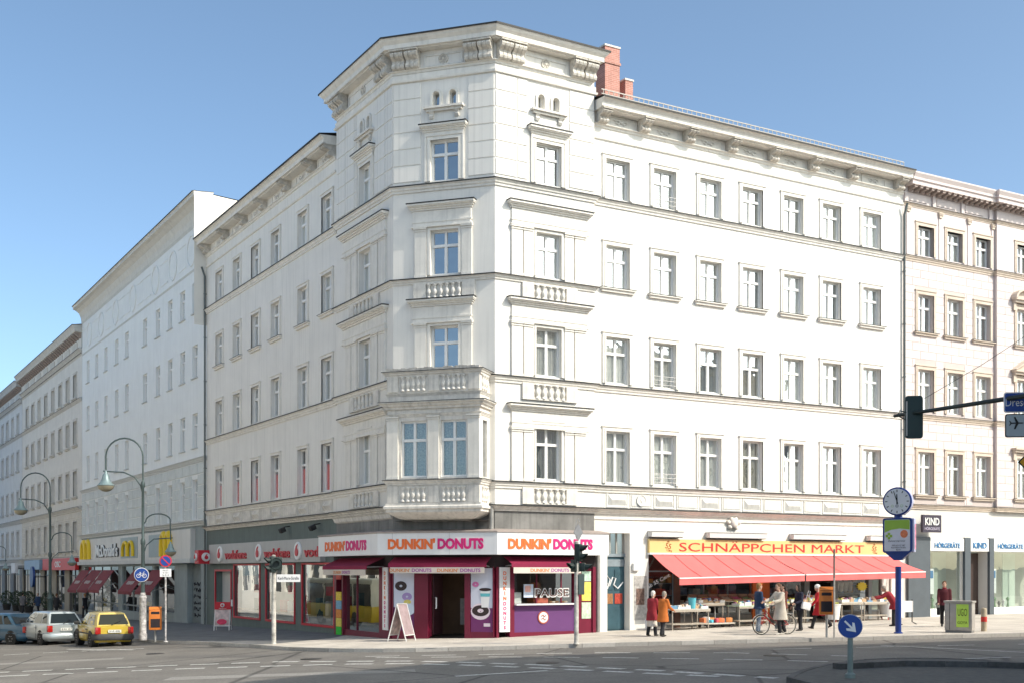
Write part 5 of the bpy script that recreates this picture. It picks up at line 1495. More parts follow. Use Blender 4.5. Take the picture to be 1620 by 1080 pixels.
# awnings
def market_awning(a, b, zb0, zb1, lab, a_t, b_t):
    out = 1.55
    an = thing('market_awning', lab, 'awning', T(*FR.p((a + b) / 2, out / 2), zb0), 'red market awnings')
    q = MB(); n, k = 40, 6
    for j in range(k + 1):
        for i in range(n + 1):
            u, v = i / n, j / k
            xt, xb = a_t + (b_t - a_t) * u, a + (b - a) * u
            sag = 0.05 * math.sin(math.pi * v) + 0.014 * math.sin(u * 31 + v * 5) * math.sin(math.pi * v) + 0.02 * math.sin(math.pi * ((u * 5) % 1)) * v
            zb = zb0 + (zb1 - zb0) * u
            q.v.append((xt + (xb - xt) * v, -0.12 - (out - 0.12) * v, 3.10 + (zb + 0.04 - 3.10) * v - sag))
    for j in range(k):
        for i in range(n):
            q.f.append((j * (n + 1) + i, j * (n + 1) + i + 1, (j + 1) * (n + 1) + i + 1, (j + 1) * (n + 1) + i)); q.m.append(0)
    O('canopy', q, redc, an, FR.at(), smooth=60)
    for i in range(1, 6):
        row = [q.v[j * (n + 1) + round(i * n / 6)] for j in range(k + 1)]
        O('seam', MB().tube([(x, y - 0.004, z + 0.008) for x, y, z in row], [(0.004, 0.03)] * (k + 1), 6), mat('awning_seam', (0.55, 0.11, 0.105), 0.8), an, FR.at())
    q = MB(); q.add([(a, -out - 0.02, zb0), (b, -out - 0.02, zb1), (b, -out + 0.03, zb1), (a, -out + 0.03, zb0), (a, -out - 0.02, zb0 + 0.05), (b, -out - 0.02, zb1 + 0.05), (b, -out + 0.03, zb1 + 0.05), (a, -out + 0.03, zb0 + 0.05)], [(0, 3, 2, 1), (4, 5, 6, 7), (0, 1, 5, 4), (1, 2, 6, 5), (2, 3, 7, 6), (3, 0, 4, 7)])
    O('front_rail', q, white_pl, an, FR.at())
    q = MB(); n = 36
    for i in range(n):
        x0, x1 = a + (b - a) * i / n, a + (b - a) * (i + 1) / n
        y0, y1 = -out - 0.012 * math.sin(i * 1.1), -out - 0.012 * math.sin((i + 1) * 1.1)
        z0, z1 = zb0 + (zb1 - zb0) * i / n, zb0 + (zb1 - zb0) * (i + 1) / n
        q.add([(x0, -out, z0), (x1, -out, z1), (x1, y1, z1 - 0.24), (x0, y0, z0 - 0.24)], [(0, 1, 2, 3)])
    O('valance', q, redc, an, FR.at(), smooth=60)
    for x in (a + 0.35, b - 0.35):
        O('folding_arm', MB().tube([(x, -0.1, 2.98), (x + 0.25, -0.85, 2.5), (x, -out + 0.05, zb0 - 0.03)], 0.028, 6), white_pl, an, FR.at())
market_awning(3.05, 9.62, 2.13, 2.26, 'long red awning over the left market tables', 2.8, 9.0)
market_awning(9.70, 16.9, 2.26, 2.38, 'long red awning over the right market tables behind the clock', 9.05, 16.35)
# shop front behind the tables
mf = thing('bargain_shop', 'dark glazed shopfront with goods shaded by the red awnings', 'shop', T(*FR.p(9.5, -0.3), 0.1))
q = MB(); q.box(2.72, 1.9, -0.3, 16.45, 2.0, 3.1); O('back_wall', q, mat('market_inside', (0.055, 0.04, 0.035), 0.9, 0.4, 1.2), mf, FR.at())
q = MB(); q.box(2.72, 0.5, -0.3, 16.45, 1.9, 0.08); O('floor', q, mat('tiles_dark', (0.09, 0.07, 0.06)), mf, FR.at())
q = MB(); q.box(2.72, 0.45, 3.0, 16.45, 1.9, 3.1); O('ceiling', q, interior, mf, FR.at())
for a, b, m in ((4.1, 4.4, mat('pier_brown', (0.12, 0.06, 0.04), 0.7, 0.2, 2)), (8.25, 9.2, mat('pier_orange', (0.55, 0.13, 0.03), 0.7, 0.2, 2)), (11.2, 11.5, dkf), (12.95, 13.2, dkf), (15.1, 15.3, dkf), (15.95, 16.45, mat('pier_white', (0.65, 0.63, 0.6), 0.8, 0.15, 3))):
    q = MB(); q.box(a, 0.1, -0.3, b, 0.3, 3.1); O('pier', q, m, mf, FR.at())
for a, b in ((2.78, 4.1), (4.4, 8.25), (9.2, 11.2), (13.2, 15.1), (15.3, 15.95)):
    q = MB(); q.box(a, 0.18, 0.62, b, 0.24, 0.7); q.box(a, 0.18, 2.4, b, 0.24, 2.46)
    n = max(1, round((b - a) / 1.3))
    for i in range(n + 1): q.box(a + (b - a) * i / n - 0.025, 0.18, 0.62, a + (b - a) * i / n + 0.025, 0.24, 3.05)
    w_ = O('shop_window', q, dkf, mf, FR.at())
    for i in range(n):
        x0, x1 = a + (b - a) * i / n + 0.03, a + (b - a) * (i + 1) / n - 0.03
        q = MB(); q.quad((x0, 0.21, 0.7), (x1, 0.21, 0.7), (x1, 0.21, 3.0), (x0, 0.21, 3.0)); O('pane', q, shop_glass, w_, FR.at())
    q = MB(); q.box(a, 0.14, -0.3, b, 0.3, 0.61); O('stall_riser', q, mat('riser_grey', (0.2, 0.19, 0.18), 0.8, 0.2, 2), mf, FR.at())
text(mf, FR.at(3.35, -0.17, 2.05) @ Matrix.Rotation(R(-24), 4, 'Y'), 'ab 55 Cent', 0.16, wht, ext=0.006, off=0.02, fit=1.2)
q = MB(); q.prism([(0.36 * math.cos(a * math.pi / 12) * (1 if a % 2 else 0.72), 0.22 * math.sin(a * math.pi / 12) * (1 if a % 2 else 0.72)) for a in range(24)], 'y', 0, 0.01); O('price_star', q, mat('star_yellow', (0.85, 0.72, 0.05), 0.6), mf, FR.at(14.75, -0.15, 1.75))
q = MB()
for i in range(4): q.lathe([(0.04, 0), (0.1, 0.05), (0.12, 0.3), (0.16, 0.42), (0.05, 0.5)], 8, (13.6 + i * 0.28, 0.6, 1.5))
q.box(13.4, 0.58, 2.05, 14.75, 0.62, 2.09); O('clothes_rail', q, mat('cloth_beige', (0.5, 0.45, 0.38), 0.9, 0.2, 4), mf, FR.at(), smooth=50)
random.seed(11)
shelf_cols = [(0.45, 0.12, 0.05), (0.5, 0.3, 0.08), (0.15, 0.2, 0.3), (0.6, 0.55, 0.45), (0.3, 0.06, 0.06), (0.12, 0.25, 0.12)]
for r_, z in enumerate((0.95, 1.45, 1.95)):
    for i in range(26):
        s = 2.95 + i * 0.5 + random.uniform(-0.06, 0.06)
        if 8.2 < s < 9.2 or 11.3 < s < 13.1: continue
        h = random.uniform(0.16, 0.36); w = random.uniform(0.2, 0.4); c = random.randrange(6)
        q = MB(); q.bbox(0, 0, 0, w, 0.3, h, 0.015); O('shelf_carton', q, mat('carton_%d' % c, shelf_cols[c], 0.7, 0.25, 8), mf, FR.at(s, -0.95 - 0.25 * (r_ % 2), z))
    q = MB(); q.box(2.8, 0.8, z - 0.03, 8.2, 1.4, z); q.box(9.3, 0.8, z - 0.03, 11.2, 1.4, z); q.box(13.2, 0.8, z - 0.03, 16, 1.4, z); O('shelf', q, dkf, mf, FR.at())
# carved mascaron above the awning
q = MB(); q.ell((0, -0.1, 0), 0.2, 0.14, 0.22, 10, 8); [q.ell((0.28 * math.cos(a), -0.06, 0.2 * math.sin(a)), 0.12, 0.1, 0.1, 8, 5) for a in (0.2, 1.2, 2.0, 2.9, 4.0, 5.2)]
O('mascaron', q, stucco_old, bld, FR.at(7.05, 0, 4.42), smooth=60)

# ---------------------------------------------------------------- phone shop
vf = thing('phone_shop', 'green grey phone shop front with three red framed display windows', 'shop', T(*FL.p(10, 0.1), -0.4))
vred = mat('frame_red', (0.52, 0.02, 0.035), 0.45, 0.05, 3)
fgrey = mat('fascia_grey', (0.42, 0.41, 0.40), 0.5, 0.05, 1, streak=0.1)
for a, b in ((5.0, 9.0), (10.0, 13.85), (14.9, 18.6)):
    q = MB(); q.box(a - 0.1, -0.05, 0.02, b + 0.1, 0.05, 0.12); q.box(a - 0.1, -0.05, 2.72, b + 0.1, 0.05, 2.80); q.box(a - 0.1, -0.05, 0.12, a, 0.05, 2.72); q.box(b, -0.05, 0.12, b + 0.1, 0.05, 2.72)
    w_ = O('shop_window', q, vred, vf, FL.at())
    q = MB(); q.quad((a, 0.06, 0.12), (b, 0.06, 0.12), (b, 0.06, 2.72), (a, 0.06, 2.72)); O('pane', q, glass('phone_shop_glass_%d' % int(a), (0.9, 0.92, 0.9), 0.3, 0.03), w_, FL.at())
    q = MB(); q.box(a, 0.3, 0.12, b, 0.9, 0.42); O('display_base', q, white_pl, vf, FL.at())
    q = MB(); q.box(a, 2.2, 0.1, b, 2.25, 2.8); O('display_back', q, mat('display_back', (0.30, 0.27, 0.22), 0.8, 0.35, 1.0), vf, FL.at())
    for i in range(4):
        x = a + 0.4 + i * (b - a - 0.9) / 3
        h = random.uniform(0.35, 1.1)
        q = MB(); q.bbox(0, 0, 0, random.uniform(0.3, 0.7), 0.25, h, 0.03)
        O('display_item', q, [vred, mat('item_teal', (0.08, 0.2, 0.2), 0.5), white_pl, mat('item_black', (0.03, 0.03, 0.03))][(i + int(a)) % 4], vf, FL.at(x, -0.9 - 0.3 * (i % 2), 0.42))
    q = MB(); q.box(a + 1.0, 0.7, 1.35, a + 1.9, 0.72, 1.75); O('display_banner', q, vred, vf, FL.at())
q = MB(); q.box(5, 0.1, 2.78, 18.6, 2.2, 2.82); O('display_ceiling', q, white_pl, vf, FL.at())
# door
q = MB(); q.box(1.75, 0.35, -0.75, 4.35, 0.4, 2.4); dd = O('shop_door', q, mat('door_white_grey', (0.48, 0.49, 0.49), 0.5, 0.06, 1), vf, FL.at())
q = MB(); q.box(1.6, -0.05, 2.42, 4.5, 0.05, 2.52); q.box(1.6, -0.05, -0.7, 1.7, 0.05, 2.42); q.box(4.4, -0.05, -0.7, 4.5, 0.05, 2.42); O('door_frame', q, vred, dd, FL.at())
q = MB(); q.bbox(4.6, -0.08, 0.6, 4.78, 0, 0.95, 0.02); O('intercom', q, white_pl, vf, FL.at())
vs_ = thing('phone_shop_sign', 'grey fascia sign with three red and white comma logos and red lettering', 'sign', T(*FL.p(10, 0.3), 3.3))
q = MB(); q.box(1.3, -0.25, 2.84, 17.6, 0, 3.86); O('sign_panel', q, fgrey, vs_, FL.at())
def comma(root, M, r, disc=white_pl, drop=vred):
    q = MB(); q.lathe([(0.02, -0.08), (r * 0.9, -0.08), (r, -0.04), (r, 0)], 28, axis='y'); d = O('logo_disc', q, disc, root, M, smooth=40)
    pts = [(r * 0.42 * math.cos(a), r * 0.42 * math.sin(a) - 0.12 * r) for a in [i * math.pi / 10 for i in range(20)]]
    q = MB(); q.prism(pts, 'y', -0.12, -0.081); q.prism([(-0.40 * r, 0.0), (-0.1 * r, 0.5 * r), (0.32 * r, 0.72 * r), (0.1 * r, 0.45 * r), (0.0, 0.2 * r)], 'y', -0.118, -0.081); O('logo_drop', q, drop, d if False else root, M)
for s, t in ((3.35, 6.0), (9.6, 12.2), (15.0, 0)):
    comma(vs_, FL.at(s, 0.25, 3.33), 0.42)
    if t: text(vs_, FL.at(t, 0.25, 3.28), 'vodafone', 0.46, vred, ext=0.06, off=0.012, fit=3.5)
    else: text(vs_, FL.at(16.65, 0.25, 3.28), 'vod', 0.46, vred, ext=0.06, off=0.012, fit=1.7)
cb = thing('cube_sign', 'red projecting box sign with white comma logo beside the phone shop door', 'sign', T(*FL.p(0.9, 0.7), 3.2))
Mc = FL.at(1.0, 0.45, 3.2)
q = MB(); q.bbox(-0.38, -0.40, -0.37, 0.38, 0.40, 0.37, 0.02); O('sign_box', q, vred, cb, Mc)
Mf = Mc @ T(0.382, 0, 0) @ RZ(R(90))
comma(cb, Mf, 0.24)
comma(cb, Mc @ T(0, -0.41, 0), 0.2)
q = MB(); q.box(-0.05, 0.4, -0.05, 0.05, 0.5, 0.05); O('sign_bracket', q, zinc, cb, Mc)
for i, s in enumerate((13.2, 17.0)):
    fl_ = thing('floodlight', ['small dark floodlight under the ledge left of the corner tower', 'small dark floodlight under the ledge next to the corner tower'][i], 'floodlight', FL.at(s, 0.3, 4.4))
    q = MB(); q.bbox(-0.16, -0.2, -0.12, 0.16, 0.05, 0.1, 0.03); O('lamp_body', q, zinc, fl_, FL.at(s, 0.3, 4.35) @ RX(R(25)))
    q = MB(); q.tube([(0, 0.3, 0.15), (0, 0, 0.1), (0, -0.02, 0)], 0.025, 6); O('bracket', q, zinc, fl_, FL.at(s, 0.3, 4.35))

# restaurant awnings
for i, (a, b) in enumerate(((-33.0, -29.6), (-29.2, -25.6), (-25.2, -21.5), (-15.6, -11.8), (-10.9, -7.0))):
    out, zt, zb = 1.35, 2.5, 0.98 + 0.05 * i
    an = thing('restaurant_awning', ['leftmost of three dark red awnings on the grey house', 'middle of three dark red awnings on the grey house', 'rightmost of three dark red awnings on the grey house', 'dark red awning behind the bicycle sign', 'dark red awning behind the no stopping sign'][i], 'awning', T(*FL.p((a + b) / 2, 0.7), zb), 'dark red restaurant awnings')
    q = MB()
    q.add([(a, -0.3, zt), (b, -0.3, zt), (b, -out, zb), (a, -out, zb), (a, -0.3, zt - 0.03), (b, -0.3, zt - 0.03), (b, -out, zb - 0.03), (a, -out, zb - 0.03)], [(0, 1, 2, 3), (4, 5, 6, 7), (0, 3, 7, 4), (1, 2, 6, 5)])
    q.box(a, -out - 0.01, zb - 0.2, b, -out + 0.01, zb)
    O('canopy', q, mat('awning_wine', (0.20, 0.035, 0.04), 0.85, 0.1, 2), an, FL.at())
    for x in (a + 0.1, b - 0.1): O('awning_arm', MB().tube([(x, -0.2, zt - 0.9), (x, -out + 0.03, zb)], 0.025, 6), steel, an, FL.at())
    sl = math.atan2(zt - zb, out - 0.3)
    q = MB()
    for k in range(7): q.box(a + 1.0 + k * 0.26, -0.004, -0.12 - 0.05 * (k % 2), a + 1.16 + k * 0.26, 0, 0.12)
    O('printed_lettering', q, mat('awning_print', (0.5, 0.45, 0.43), 0.85), an, FL.at(0, 0.3 + (out - 0.3) * 0.62 + 0.02, zt - (zt - zb) * 0.62 + 0.03) @ RX(-(math.pi / 2 - sl)))
# signs of the far shops
def box_sign(name, lab, s, out, z, w, h, d, m, txt=None, tm=None, th=0.3, fit=None, rnd=False):
    t = thing(name, lab, 'sign', T(*FL.p(s, out), z))
    q = MB()
    if rnd: q.lathe([(0.02, -d / 2), (w / 2, -d / 2), (w / 2, d / 2), (0.02, d / 2)], 24, axis='y')
    else: q.bbox(-w / 2, -d / 2, -h / 2, w / 2, d / 2, h / 2, 0.02)
    M = FL.at(s, out, z)
    O('sign_panel', q, m, t, M)
    if txt: text(t, M @ T(0, -d / 2 - 0.005, 0), txt, th, tm, ext=0.02, off=0.02, fit=fit)
    q = MB(); q.box(-0.04, d / 2, -0.04, 0.04, out - 0.02, 0.04); O('bracket', q, zinc, t, M)
box_sign('red_fascia_sign', 'bright red fascia sign reading OSC on the beige house', -42.0, 0.35, 3.0, 15.0, 1.0, 0.3, mat('sign_red', (0.55, 0.02, 0.02), 0.45, 0.05, 1), 'OSC', wht, 0.5, 2.6)
box_sign('blue_fascia_sign', 'pale blue fascia sign left of the red one', -55.5, 0.35, 3.0, 8.5, 0.9, 0.3, mat('sign_pale_blue', (0.25, 0.36, 0.5), 0.5, 0.1, 1))
box_sign('round_blue_sign', 'round blue hanging sign below the pale blue fascia', -50.5, 1.2, 1.9, 1.9, 1.5, 0.2, mat('sign_navy', (0.02, 0.06, 0.22), 0.4), '', None, rnd=True)
box_sign('white_box_sign', 'white framed navy box sign on the farthest house', -62.5, 1.0, 2.7, 2.6, 1.0, 0.25, mat('sign_white_frame', (0.62, 0.62, 0.65), 0.5))

# ---------------------------------------------------------------- street furniture
lampm = mat('lamp_green_iron', (0.075, 0.105, 0.105), 0.5, 0.15, 5, metal=0.3)
bell_m = mat('lamp_bell', (0.20, 0.27, 0.28), 0.45, 0.15, 5, metal=0.3)
lens = mat('lamp_lens', (0.30, 0.27, 0.20), 0.3, 0.1, 5)
stick = mat('sticker_mess', (0.45, 0.43, 0.42), 0.7, 0.75, 7)
def gz(x, y): return zg(x)
def bell(root, M, s):
    q = MB(); q.lathe([(0.02 * s, 0.62 * s), (0.05 * s, 0.62 * s), (0.07 * s, 0.5 * s), (0.13 * s, 0.44 * s), (0.16 * s, 0.3 * s), (0.23 * s, 0.14 * s), (0.36 * s, 0.0), (0.34 * s, -0.02)], 20)
    O('bell', q, bell_m, root, M, smooth=40)
    q = MB(); q.lathe([(0.34 * s, -0.021), (0.30 * s, -0.14 * s), (0.16 * s, -0.24 * s), (0.02 * s, -0.27 * s)], 20); O('lens', q, lens, root, M, smooth=40)
def street_lamp(lab, x, y, ang, yaw_scale=1.0):
    z = zg(x)
    M = T(x, y, z) @ RZ(ang)
    t = thing('street_lamp', lab, 'street lamp', M, 'curved twin-arm street lamps')
    q = MB(); q.lathe([(0.17, 0), (0.17, 0.25), (0.14, 0.3), (0.14, 1.75), (0.16, 1.8), (0.12, 1.9), (0.1, 2.0)], 14); O('base_column', q, stick if 'bicycle' in lab else lampm, t, M, smooth=40)
    q = MB(); q.lathe([(0.085, 2.0), (0.075, 4.0), (0.1, 4.05), (0.1, 4.2), (0.06, 4.3), (0.055, 6.4), (0.09, 6.45), (0.09, 6.6), (0.045, 6.7)], 12); O('pole', q, lampm, t, M, smooth=40)
    # tall arm towards -x, its curve
    r = 0.78
    pts = [(0, 0, 6.6), (0, 0, 7.7)] + [(-r + r * math.cos(a), 0, 7.7 + r * math.sin(a)) for a in [math.pi * i / 12 for i in range(1, 13)]] + [(-2 * r, 0, 7.15)]
    O('upper_arm', MB().tube(pts, 0.035, 8), lampm, t, M, smooth=50)
    pts = [(0, 0, 6.1), (-0.1, 0, 6.5), (-0.35, 0, 6.85), (-0.8, 0, 7.05), (-2 * r - 0.1, 0, 7.1)]
    O('brace', MB().tube(pts, 0.03, 8), lampm, t, M, smooth=50)
    bell(t, M @ T(-2 * r, 0, 6.5), 1.0)
    r2 = 0.52
    pts = [(0.05, 0, 4.9), (0.12, 0, 5.0)] + [(0.12 + r2 - r2 * math.cos(a), 0, 5.0 + r2 * 0.6 * math.sin(a)) for a in [math.pi * i / 12 for i in range(1, 12)]] + [(0.12 + 2 * r2, 0, 4.5), (0.12 + 2 * r2, 0, 4.2)]
    O('lower_arm', MB().tube(pts, 0.028, 8), lampm, t, M, smooth=50)
    pts = [(0.05, 0, 3.7), (0.15, 0, 4.0), (0.45, 0, 4.25), (1.25, 0, 4.3)]
    O('lower_brace', MB().tube(pts, 0.024, 8), lampm, t, M, smooth=50)
    bell(t, M @ T(0.12 + 2 * r2, 0, 3.72), 0.68)
    return t
street_lamp('green iron street lamp with stickered base behind the yellow car and bicycle sign', -15.5, 51.05, R(0))
street_lamp('green iron street lamp rising behind the silver car', -24.55, 64.6, R(0))
street_lamp('green iron street lamp cut by the left edge of the photo', -37.4, 87.0, R(0))

navy = mat('sign_blue', (0.012, 0.055, 0.27), 0.4, 0.05, 3)
sgrey = mat('pole_galvanised', (0.36, 0.36, 0.35), 0.5, 0.15, 5, metal=0.5)
def disc(root, M, r, m, name='sign_disc', th=0.012, n=32):
    q = MB(); q.lathe([(0.005, -th), (r, -th), (r, 0), (0.005, 0)], n, axis='y')
    return O(name, q, m, root, M)
def face(x, y, tx=0.0, ty=0.0):
    """yaw that turns the local -y axis to the camera side point"""
    return math.atan2(y - ty, x - tx) - math.pi / 2
# bicycle sign on the lamp
bx, by = -15.5, 50.85
M = T(bx, by, zg(bx) + 2.75) @ RZ(face(bx, by))
t = thing('bicycle_sign', 'round blue bicycle sign fixed to the stickered lamp post', 'sign', M)
disc(t, M, 0.30, white_pl, 'sign_rim'); disc(t, M @ T(0, -0.014, 0), 0.275, navy)
q = MB()
for c in (-0.12, 0.12):
    q.tube([(c + 0.075 * math.cos(a), -0.03, -0.04 + 0.075 * math.sin(a)) for a in [2 * math.pi * i / 16 for i in range(17)]], 0.012, 5)
q.tube([(-0.12, -0.03, -0.04), (-0.05, -0.03, 0.06), (0.07, -0.03, 0.06), (0.0, -0.03, -0.04), (-0.05, -0.03, 0.06)], 0.012, 5); q.tube([(0.0, -0.03, -0.04), (0.12, -0.03, -0.04), (0.07, -0.03, 0.06), (0.09, -0.03, 0.12), (0.13, -0.03, 0.12)], 0.012, 5); q.tube([(-0.08, -0.03, 0.1), (-0.02, -0.03, 0.1)], 0.014, 5)
O('bicycle_symbol', q, white_pl, t, M)
# no-stopping sign on its own pole
px, py = -13.87, 48.67
M = T(px, py, zg(px)) @ RZ(face(px, py))
t = thing('no_parking_sign', 'round blue no parking sign with red rim above a white plate', 'sign', M)
q = MB(); q.lathe([(0.06, 0), (0.1, 0.01), (0.1, 0.03), (0.035, 0.05), (0.035, 3.3), (0.01, 3.32)], 10); O('pole', q, stick, t, M, smooth=40)
Ms = M @ T(0, -0.04, 3.25)
disc(t, Ms, 0.24, mat('sign_red_rim', (0.55, 0.03, 0.05), 0.4), 'sign_rim'); disc(t, Ms @ T(0, -0.013, 0), 0.19, navy)
q = MB(); q.box(-0.2, -0.035, -0.022, 0.2, -0.026, 0.022); O('sign_bar', q, MATS['sign_red_rim'], t, Ms @ RY(R(45)))
q = MB(); q.box(-0.22, -0.012, -0.16, 0.22, 0, 0.16); pl = O('plate', q, white_pl, t, M @ T(0, -0.04, 2.78))
for i, tx in enumerate(('Mo-Fr', '8-18 h', 'Sa 8-14')): text(pl, M @ T(0, -0.053, 2.87 - i * 0.09), tx, 0.06, blk, ext=0.003)
# orange bin on the kerb side and one in front of the market
def litter_bin(lab, x, y, s, yaw, h=0.5):
    M = T(x, y, zg(x)) @ RZ(yaw)
    t = thing('litter_bin', lab, 'litter bin', M, 'orange litter bins')
    orm = mat('bin_orange', (0.58, 0.17, 0.025), 0.45, 0.08, 4)
    q = MB(); q.bbox(-0.25, -0.2, h, 0.25, 0.2, h + 0.82, 0.05); q.prism([(-0.2, h + 0.82), (0.2, h + 0.82), (0.12, h + 0.93), (-0.12, h + 0.93)], 'x', -0.24, 0.24); O('bin_body', q, orm, t, M, smooth=40)
    q = MB(); q.box(-0.18, -0.205, h + 0.1, 0.18, -0.2, h + 0.45); O('bin_poster', q, hdr, t, M)
    q = MB(); q.box(-0.16, -0.206, h + 0.64, 0.16, -0.198, h + 0.74); O('bin_slot', q, hdr, t, M)
    q = MB(); q.lathe([(0.04, 0), (0.04, h + 0.6)], 10, (0, 0.26, 0)); q.box(-0.03, 0.15, h + 0.3, 0.03, 0.3, h + 0.36); O('bin_post', q, sgrey, t, M, smooth=40)
litter_bin('orange litter bin on a post right of the lamp on the shaded pavement', -14.35, 48.9, 1.0, face(-14.3, 49))
litter_bin('orange litter bin hanging on the thin pole before the red-coated walker', 10.5, 40.55, 1.0, face(10.5, 40.5), 0.78)

# folding boards
def a_board(lab, M, h, w, front, hdrm, extra):
    t = thing('folding_board', lab, 'folding sign', M)
    fr = mat('board_frame', (0.70, 0.69, 0.67), 0.5, 0.06, 4)
    for s in (-1, 1):
        q = MB()
        tilt = 0.28
        def P(x, z, o=0.0): return (x, s * (h - z) * tilt + s * o, z)
        for x in (-w / 2, w / 2): q.tube([P(x, 0.0), P(x, h)], 0.022, 6)
        q.tube([P(-w / 2, h), P(w / 2, h)], 0.022, 6); q.tube([P(-w / 2, 0.22), P(w / 2, 0.22)], 0.02, 6)
        O('leg_frame', q, fr, t, M)
        q = MB(); a, b = P(-w / 2 + 0.02, 0.24, 0.012), P(w / 2 - 0.02, 0.24, 0.012); c, d = P(w / 2 - 0.02, h - 0.02, 0.012), P(-w / 2 + 0.02, h - 0.02, 0.012)
        q.quad(a, b, c, d); q.quad(*[(v[0], v[1] - s * 0.02, v[2]) for v in (a, b, c, d)])
        O('board', q, front if s < 0 else mat('board_back', (0.33, 0.25, 0.26), 0.7, 0.3, 3), t, M)
    return t
bpx_, bpy_ = -4.02, 44.3
M = T(bpx_, bpy_, zg(bpx_)) @ RZ(R(-112))
ab1 = a_board('tall white framed folding board standing before the donut posters', M, 1.35, 0.75, mat('board_collage', (0.5, 0.4, 0.38), 0.6, 0.6, 5), None, 0)
bx2, by2 = -13.9, 58.4
M = T(bx2, by2, zg(bx2)) @ RZ(face(bx2, by2) - R(12))
a_board('folding board with red header and phone advert by the shop door', M, 1.0, 0.72, mat('board_pinkish', (0.55, 0.42, 0.40), 0.6, 0.5, 4), None, 0)
hb = [o for o in bpy.data.objects if o.name.startswith('folding_board') and 'red header' in o.get('label', '')][0]
q = MB(); q.box(-0.37, -0.02, 1.0, 0.37, 0.02, 1.36); O('header', q, vred, hb, M)
comma(hb, M @ T(0, -0.02, 1.21), 0.1)
text(hb, M @ T(0, -0.022, 1.06), 'vodafone', 0.06, white_pl, ext=0.004, fit=0.36)
q = MB(); q.ell((0, 0, 0), 0.24, 0.01, 0.14, 16, 8); O('advert_print', q, mat('advert_red', (0.6, 0.04, 0.1), 0.6, 0.3, 6), hb, M @ T(0, -0.21, 0.42) @ RX(R(-16)))

# ---- traffic lights
tl_g = mat('signal_green_black', (0.018, 0.03, 0.028), 0.45, 0.1, 5)
pole_w = mat('pole_flyposted', (0.42, 0.40, 0.36), 0.8, 0.6, 4)
def visor(q, c, ax, r=0.105, L=0.2):
    # open tube hood: outer wall with sloping cut
    n = 14
    for i in range(n):
        a0, a1 = 2 * math.pi * i / n, 2 * math.pi * (i + 1) / n
        l0, l1 = L * (0.5 + 0.5 * math.sin(a0)) + 0.04, L * (0.5 + 0.5 * math.sin(a1)) + 0.04
        q.quad((c[0] + r * math.cos(a0), c[1], c[2] + r * math.sin(a0)), (c[0] + r * math.cos(a1), c[1], c[2] + r * math.sin(a1)), (c[0] + r * math.cos(a1), c[1] - l1, c[2] + r * math.sin(a1)), (c[0] + r * math.cos(a0), c[1] - l0, c[2] + r * math.sin(a0)))
def signal_head(root, M, n=3, w=0.26, h=0.26):
    q = MB(); q.bbox(-w / 2, 0, 0, w / 2, 0.2, n * h, 0.03); hd_ = O('signal_head', q, tl_g, root, M, smooth=40)
    for i in range(n):
        q = MB(); visor(q, (0, 0, h * (i + 0.5)), None); O('signal_visor', q, tl_g, root, M)
        q = MB(); q.lathe([(0.005, 0.0), (0.09, -0.01), (0.1, 0.01)], 16, (0, 0, h * (i + 0.5)), 'y'); O('signal_lens', q, mat('lens_dark_%d' % i, [(0.03, 0.12, 0.10), (0.12, 0.07, 0.01), (0.12, 0.012, 0.01)][min(i, 2)], 0.25), root, M, smooth=40)
x, y = 2.11, 39.8
M = T(x, y, zg(x))
t = thing('traffic_light', 'traffic light pole with diamond sign before the serving counter', 'traffic light', M)
q = MB(); q.lathe([(0.1, 0), (0.1, 0.02), (0.075, 0.05), (0.07, 2.6), (0.07, 3.35), (0.02, 3.38)], 12); O('pole', q, pole_w, t, M, smooth=40)
Mr = M @ T(0.0, 0, 0)
signal_head(t, M @ T(0.15, -0.05, 2.72) @ RZ(R(62)), 2, 0.24, 0.28)
signal_head(t, M @ T(0.3, 0.1, 2.38) @ RZ(R(75)), 1, 0.24, 0.28)
signal_head(t, M @ T(-0.12, 0.0, 2.36) @ RZ(R(-55)), 1, 0.26, 0.4)
q = MB(); q.bbox(0.06, -0.08, 1.62, 0.26, 0.08, 2.3, 0.02); O('control_box', q, mat('box_greygreen', (0.10, 0.13, 0.12), 0.5), t, M)
q = MB(); q.box(-0.2, -0.008, -0.2, 0.2, 0.008, 0.2); O('diamond_plate', q, mat('sign_back_grey', (0.25, 0.25, 0.26), 0.5, 0.1, 4, metal=0.4), t, M @ T(0.06, 0, 3.66) @ RZ(R(55)) @ RY(R(45)))
q = MB(); q.tube([(0.0, 0, 3.35), (-0.04, 0, 3.7), (0.0, 0, 4.05), (0.06, 0, 4.12), (0.1, 0, 4.0)], 0.01, 6); O('sign_hoop', q, steel, t, M)
x, y = -8.74, 44.6
M = T(x, y, zg(x))
t = thing('traffic_light', 'flyposted white traffic light pole with name plate before the phone shop', 'traffic light', M)
q = MB(); q.lathe([(0.1, 0), (0.1, 0.02), (0.085, 0.05), (0.08, 2.5), (0.08, 3.25), (0.02, 3.28)], 12); O('pole', q, pole_w, t, M, smooth=40)
signal_head(t, M @ T(-0.12, -0.1, 2.62) @ RZ(R(-62)), 2, 0.26, 0.3)
signal_head(t, M @ T(0.12, -0.12, 2.7) @ RZ(R(15)), 1, 0.42, 0.5)
q = MB(); q.lathe([(0.19, -0.01), (0.21, -0.03), (0.21, 0)], 18, (0, 0, 0), 'y'); O('signal_hood', q, tl_g, t, M @ T(0.12, -0.14, 2.95) @ RZ(R(15)))
q = MB(); q.box(0, -0.012, -0.14, 0.86, 0.012, 0.14); Mn = M @ T(0.1, 0.02, 2.42) @ RZ(R(4)); np_ = O('name_plate', q, white_pl, t, Mn)
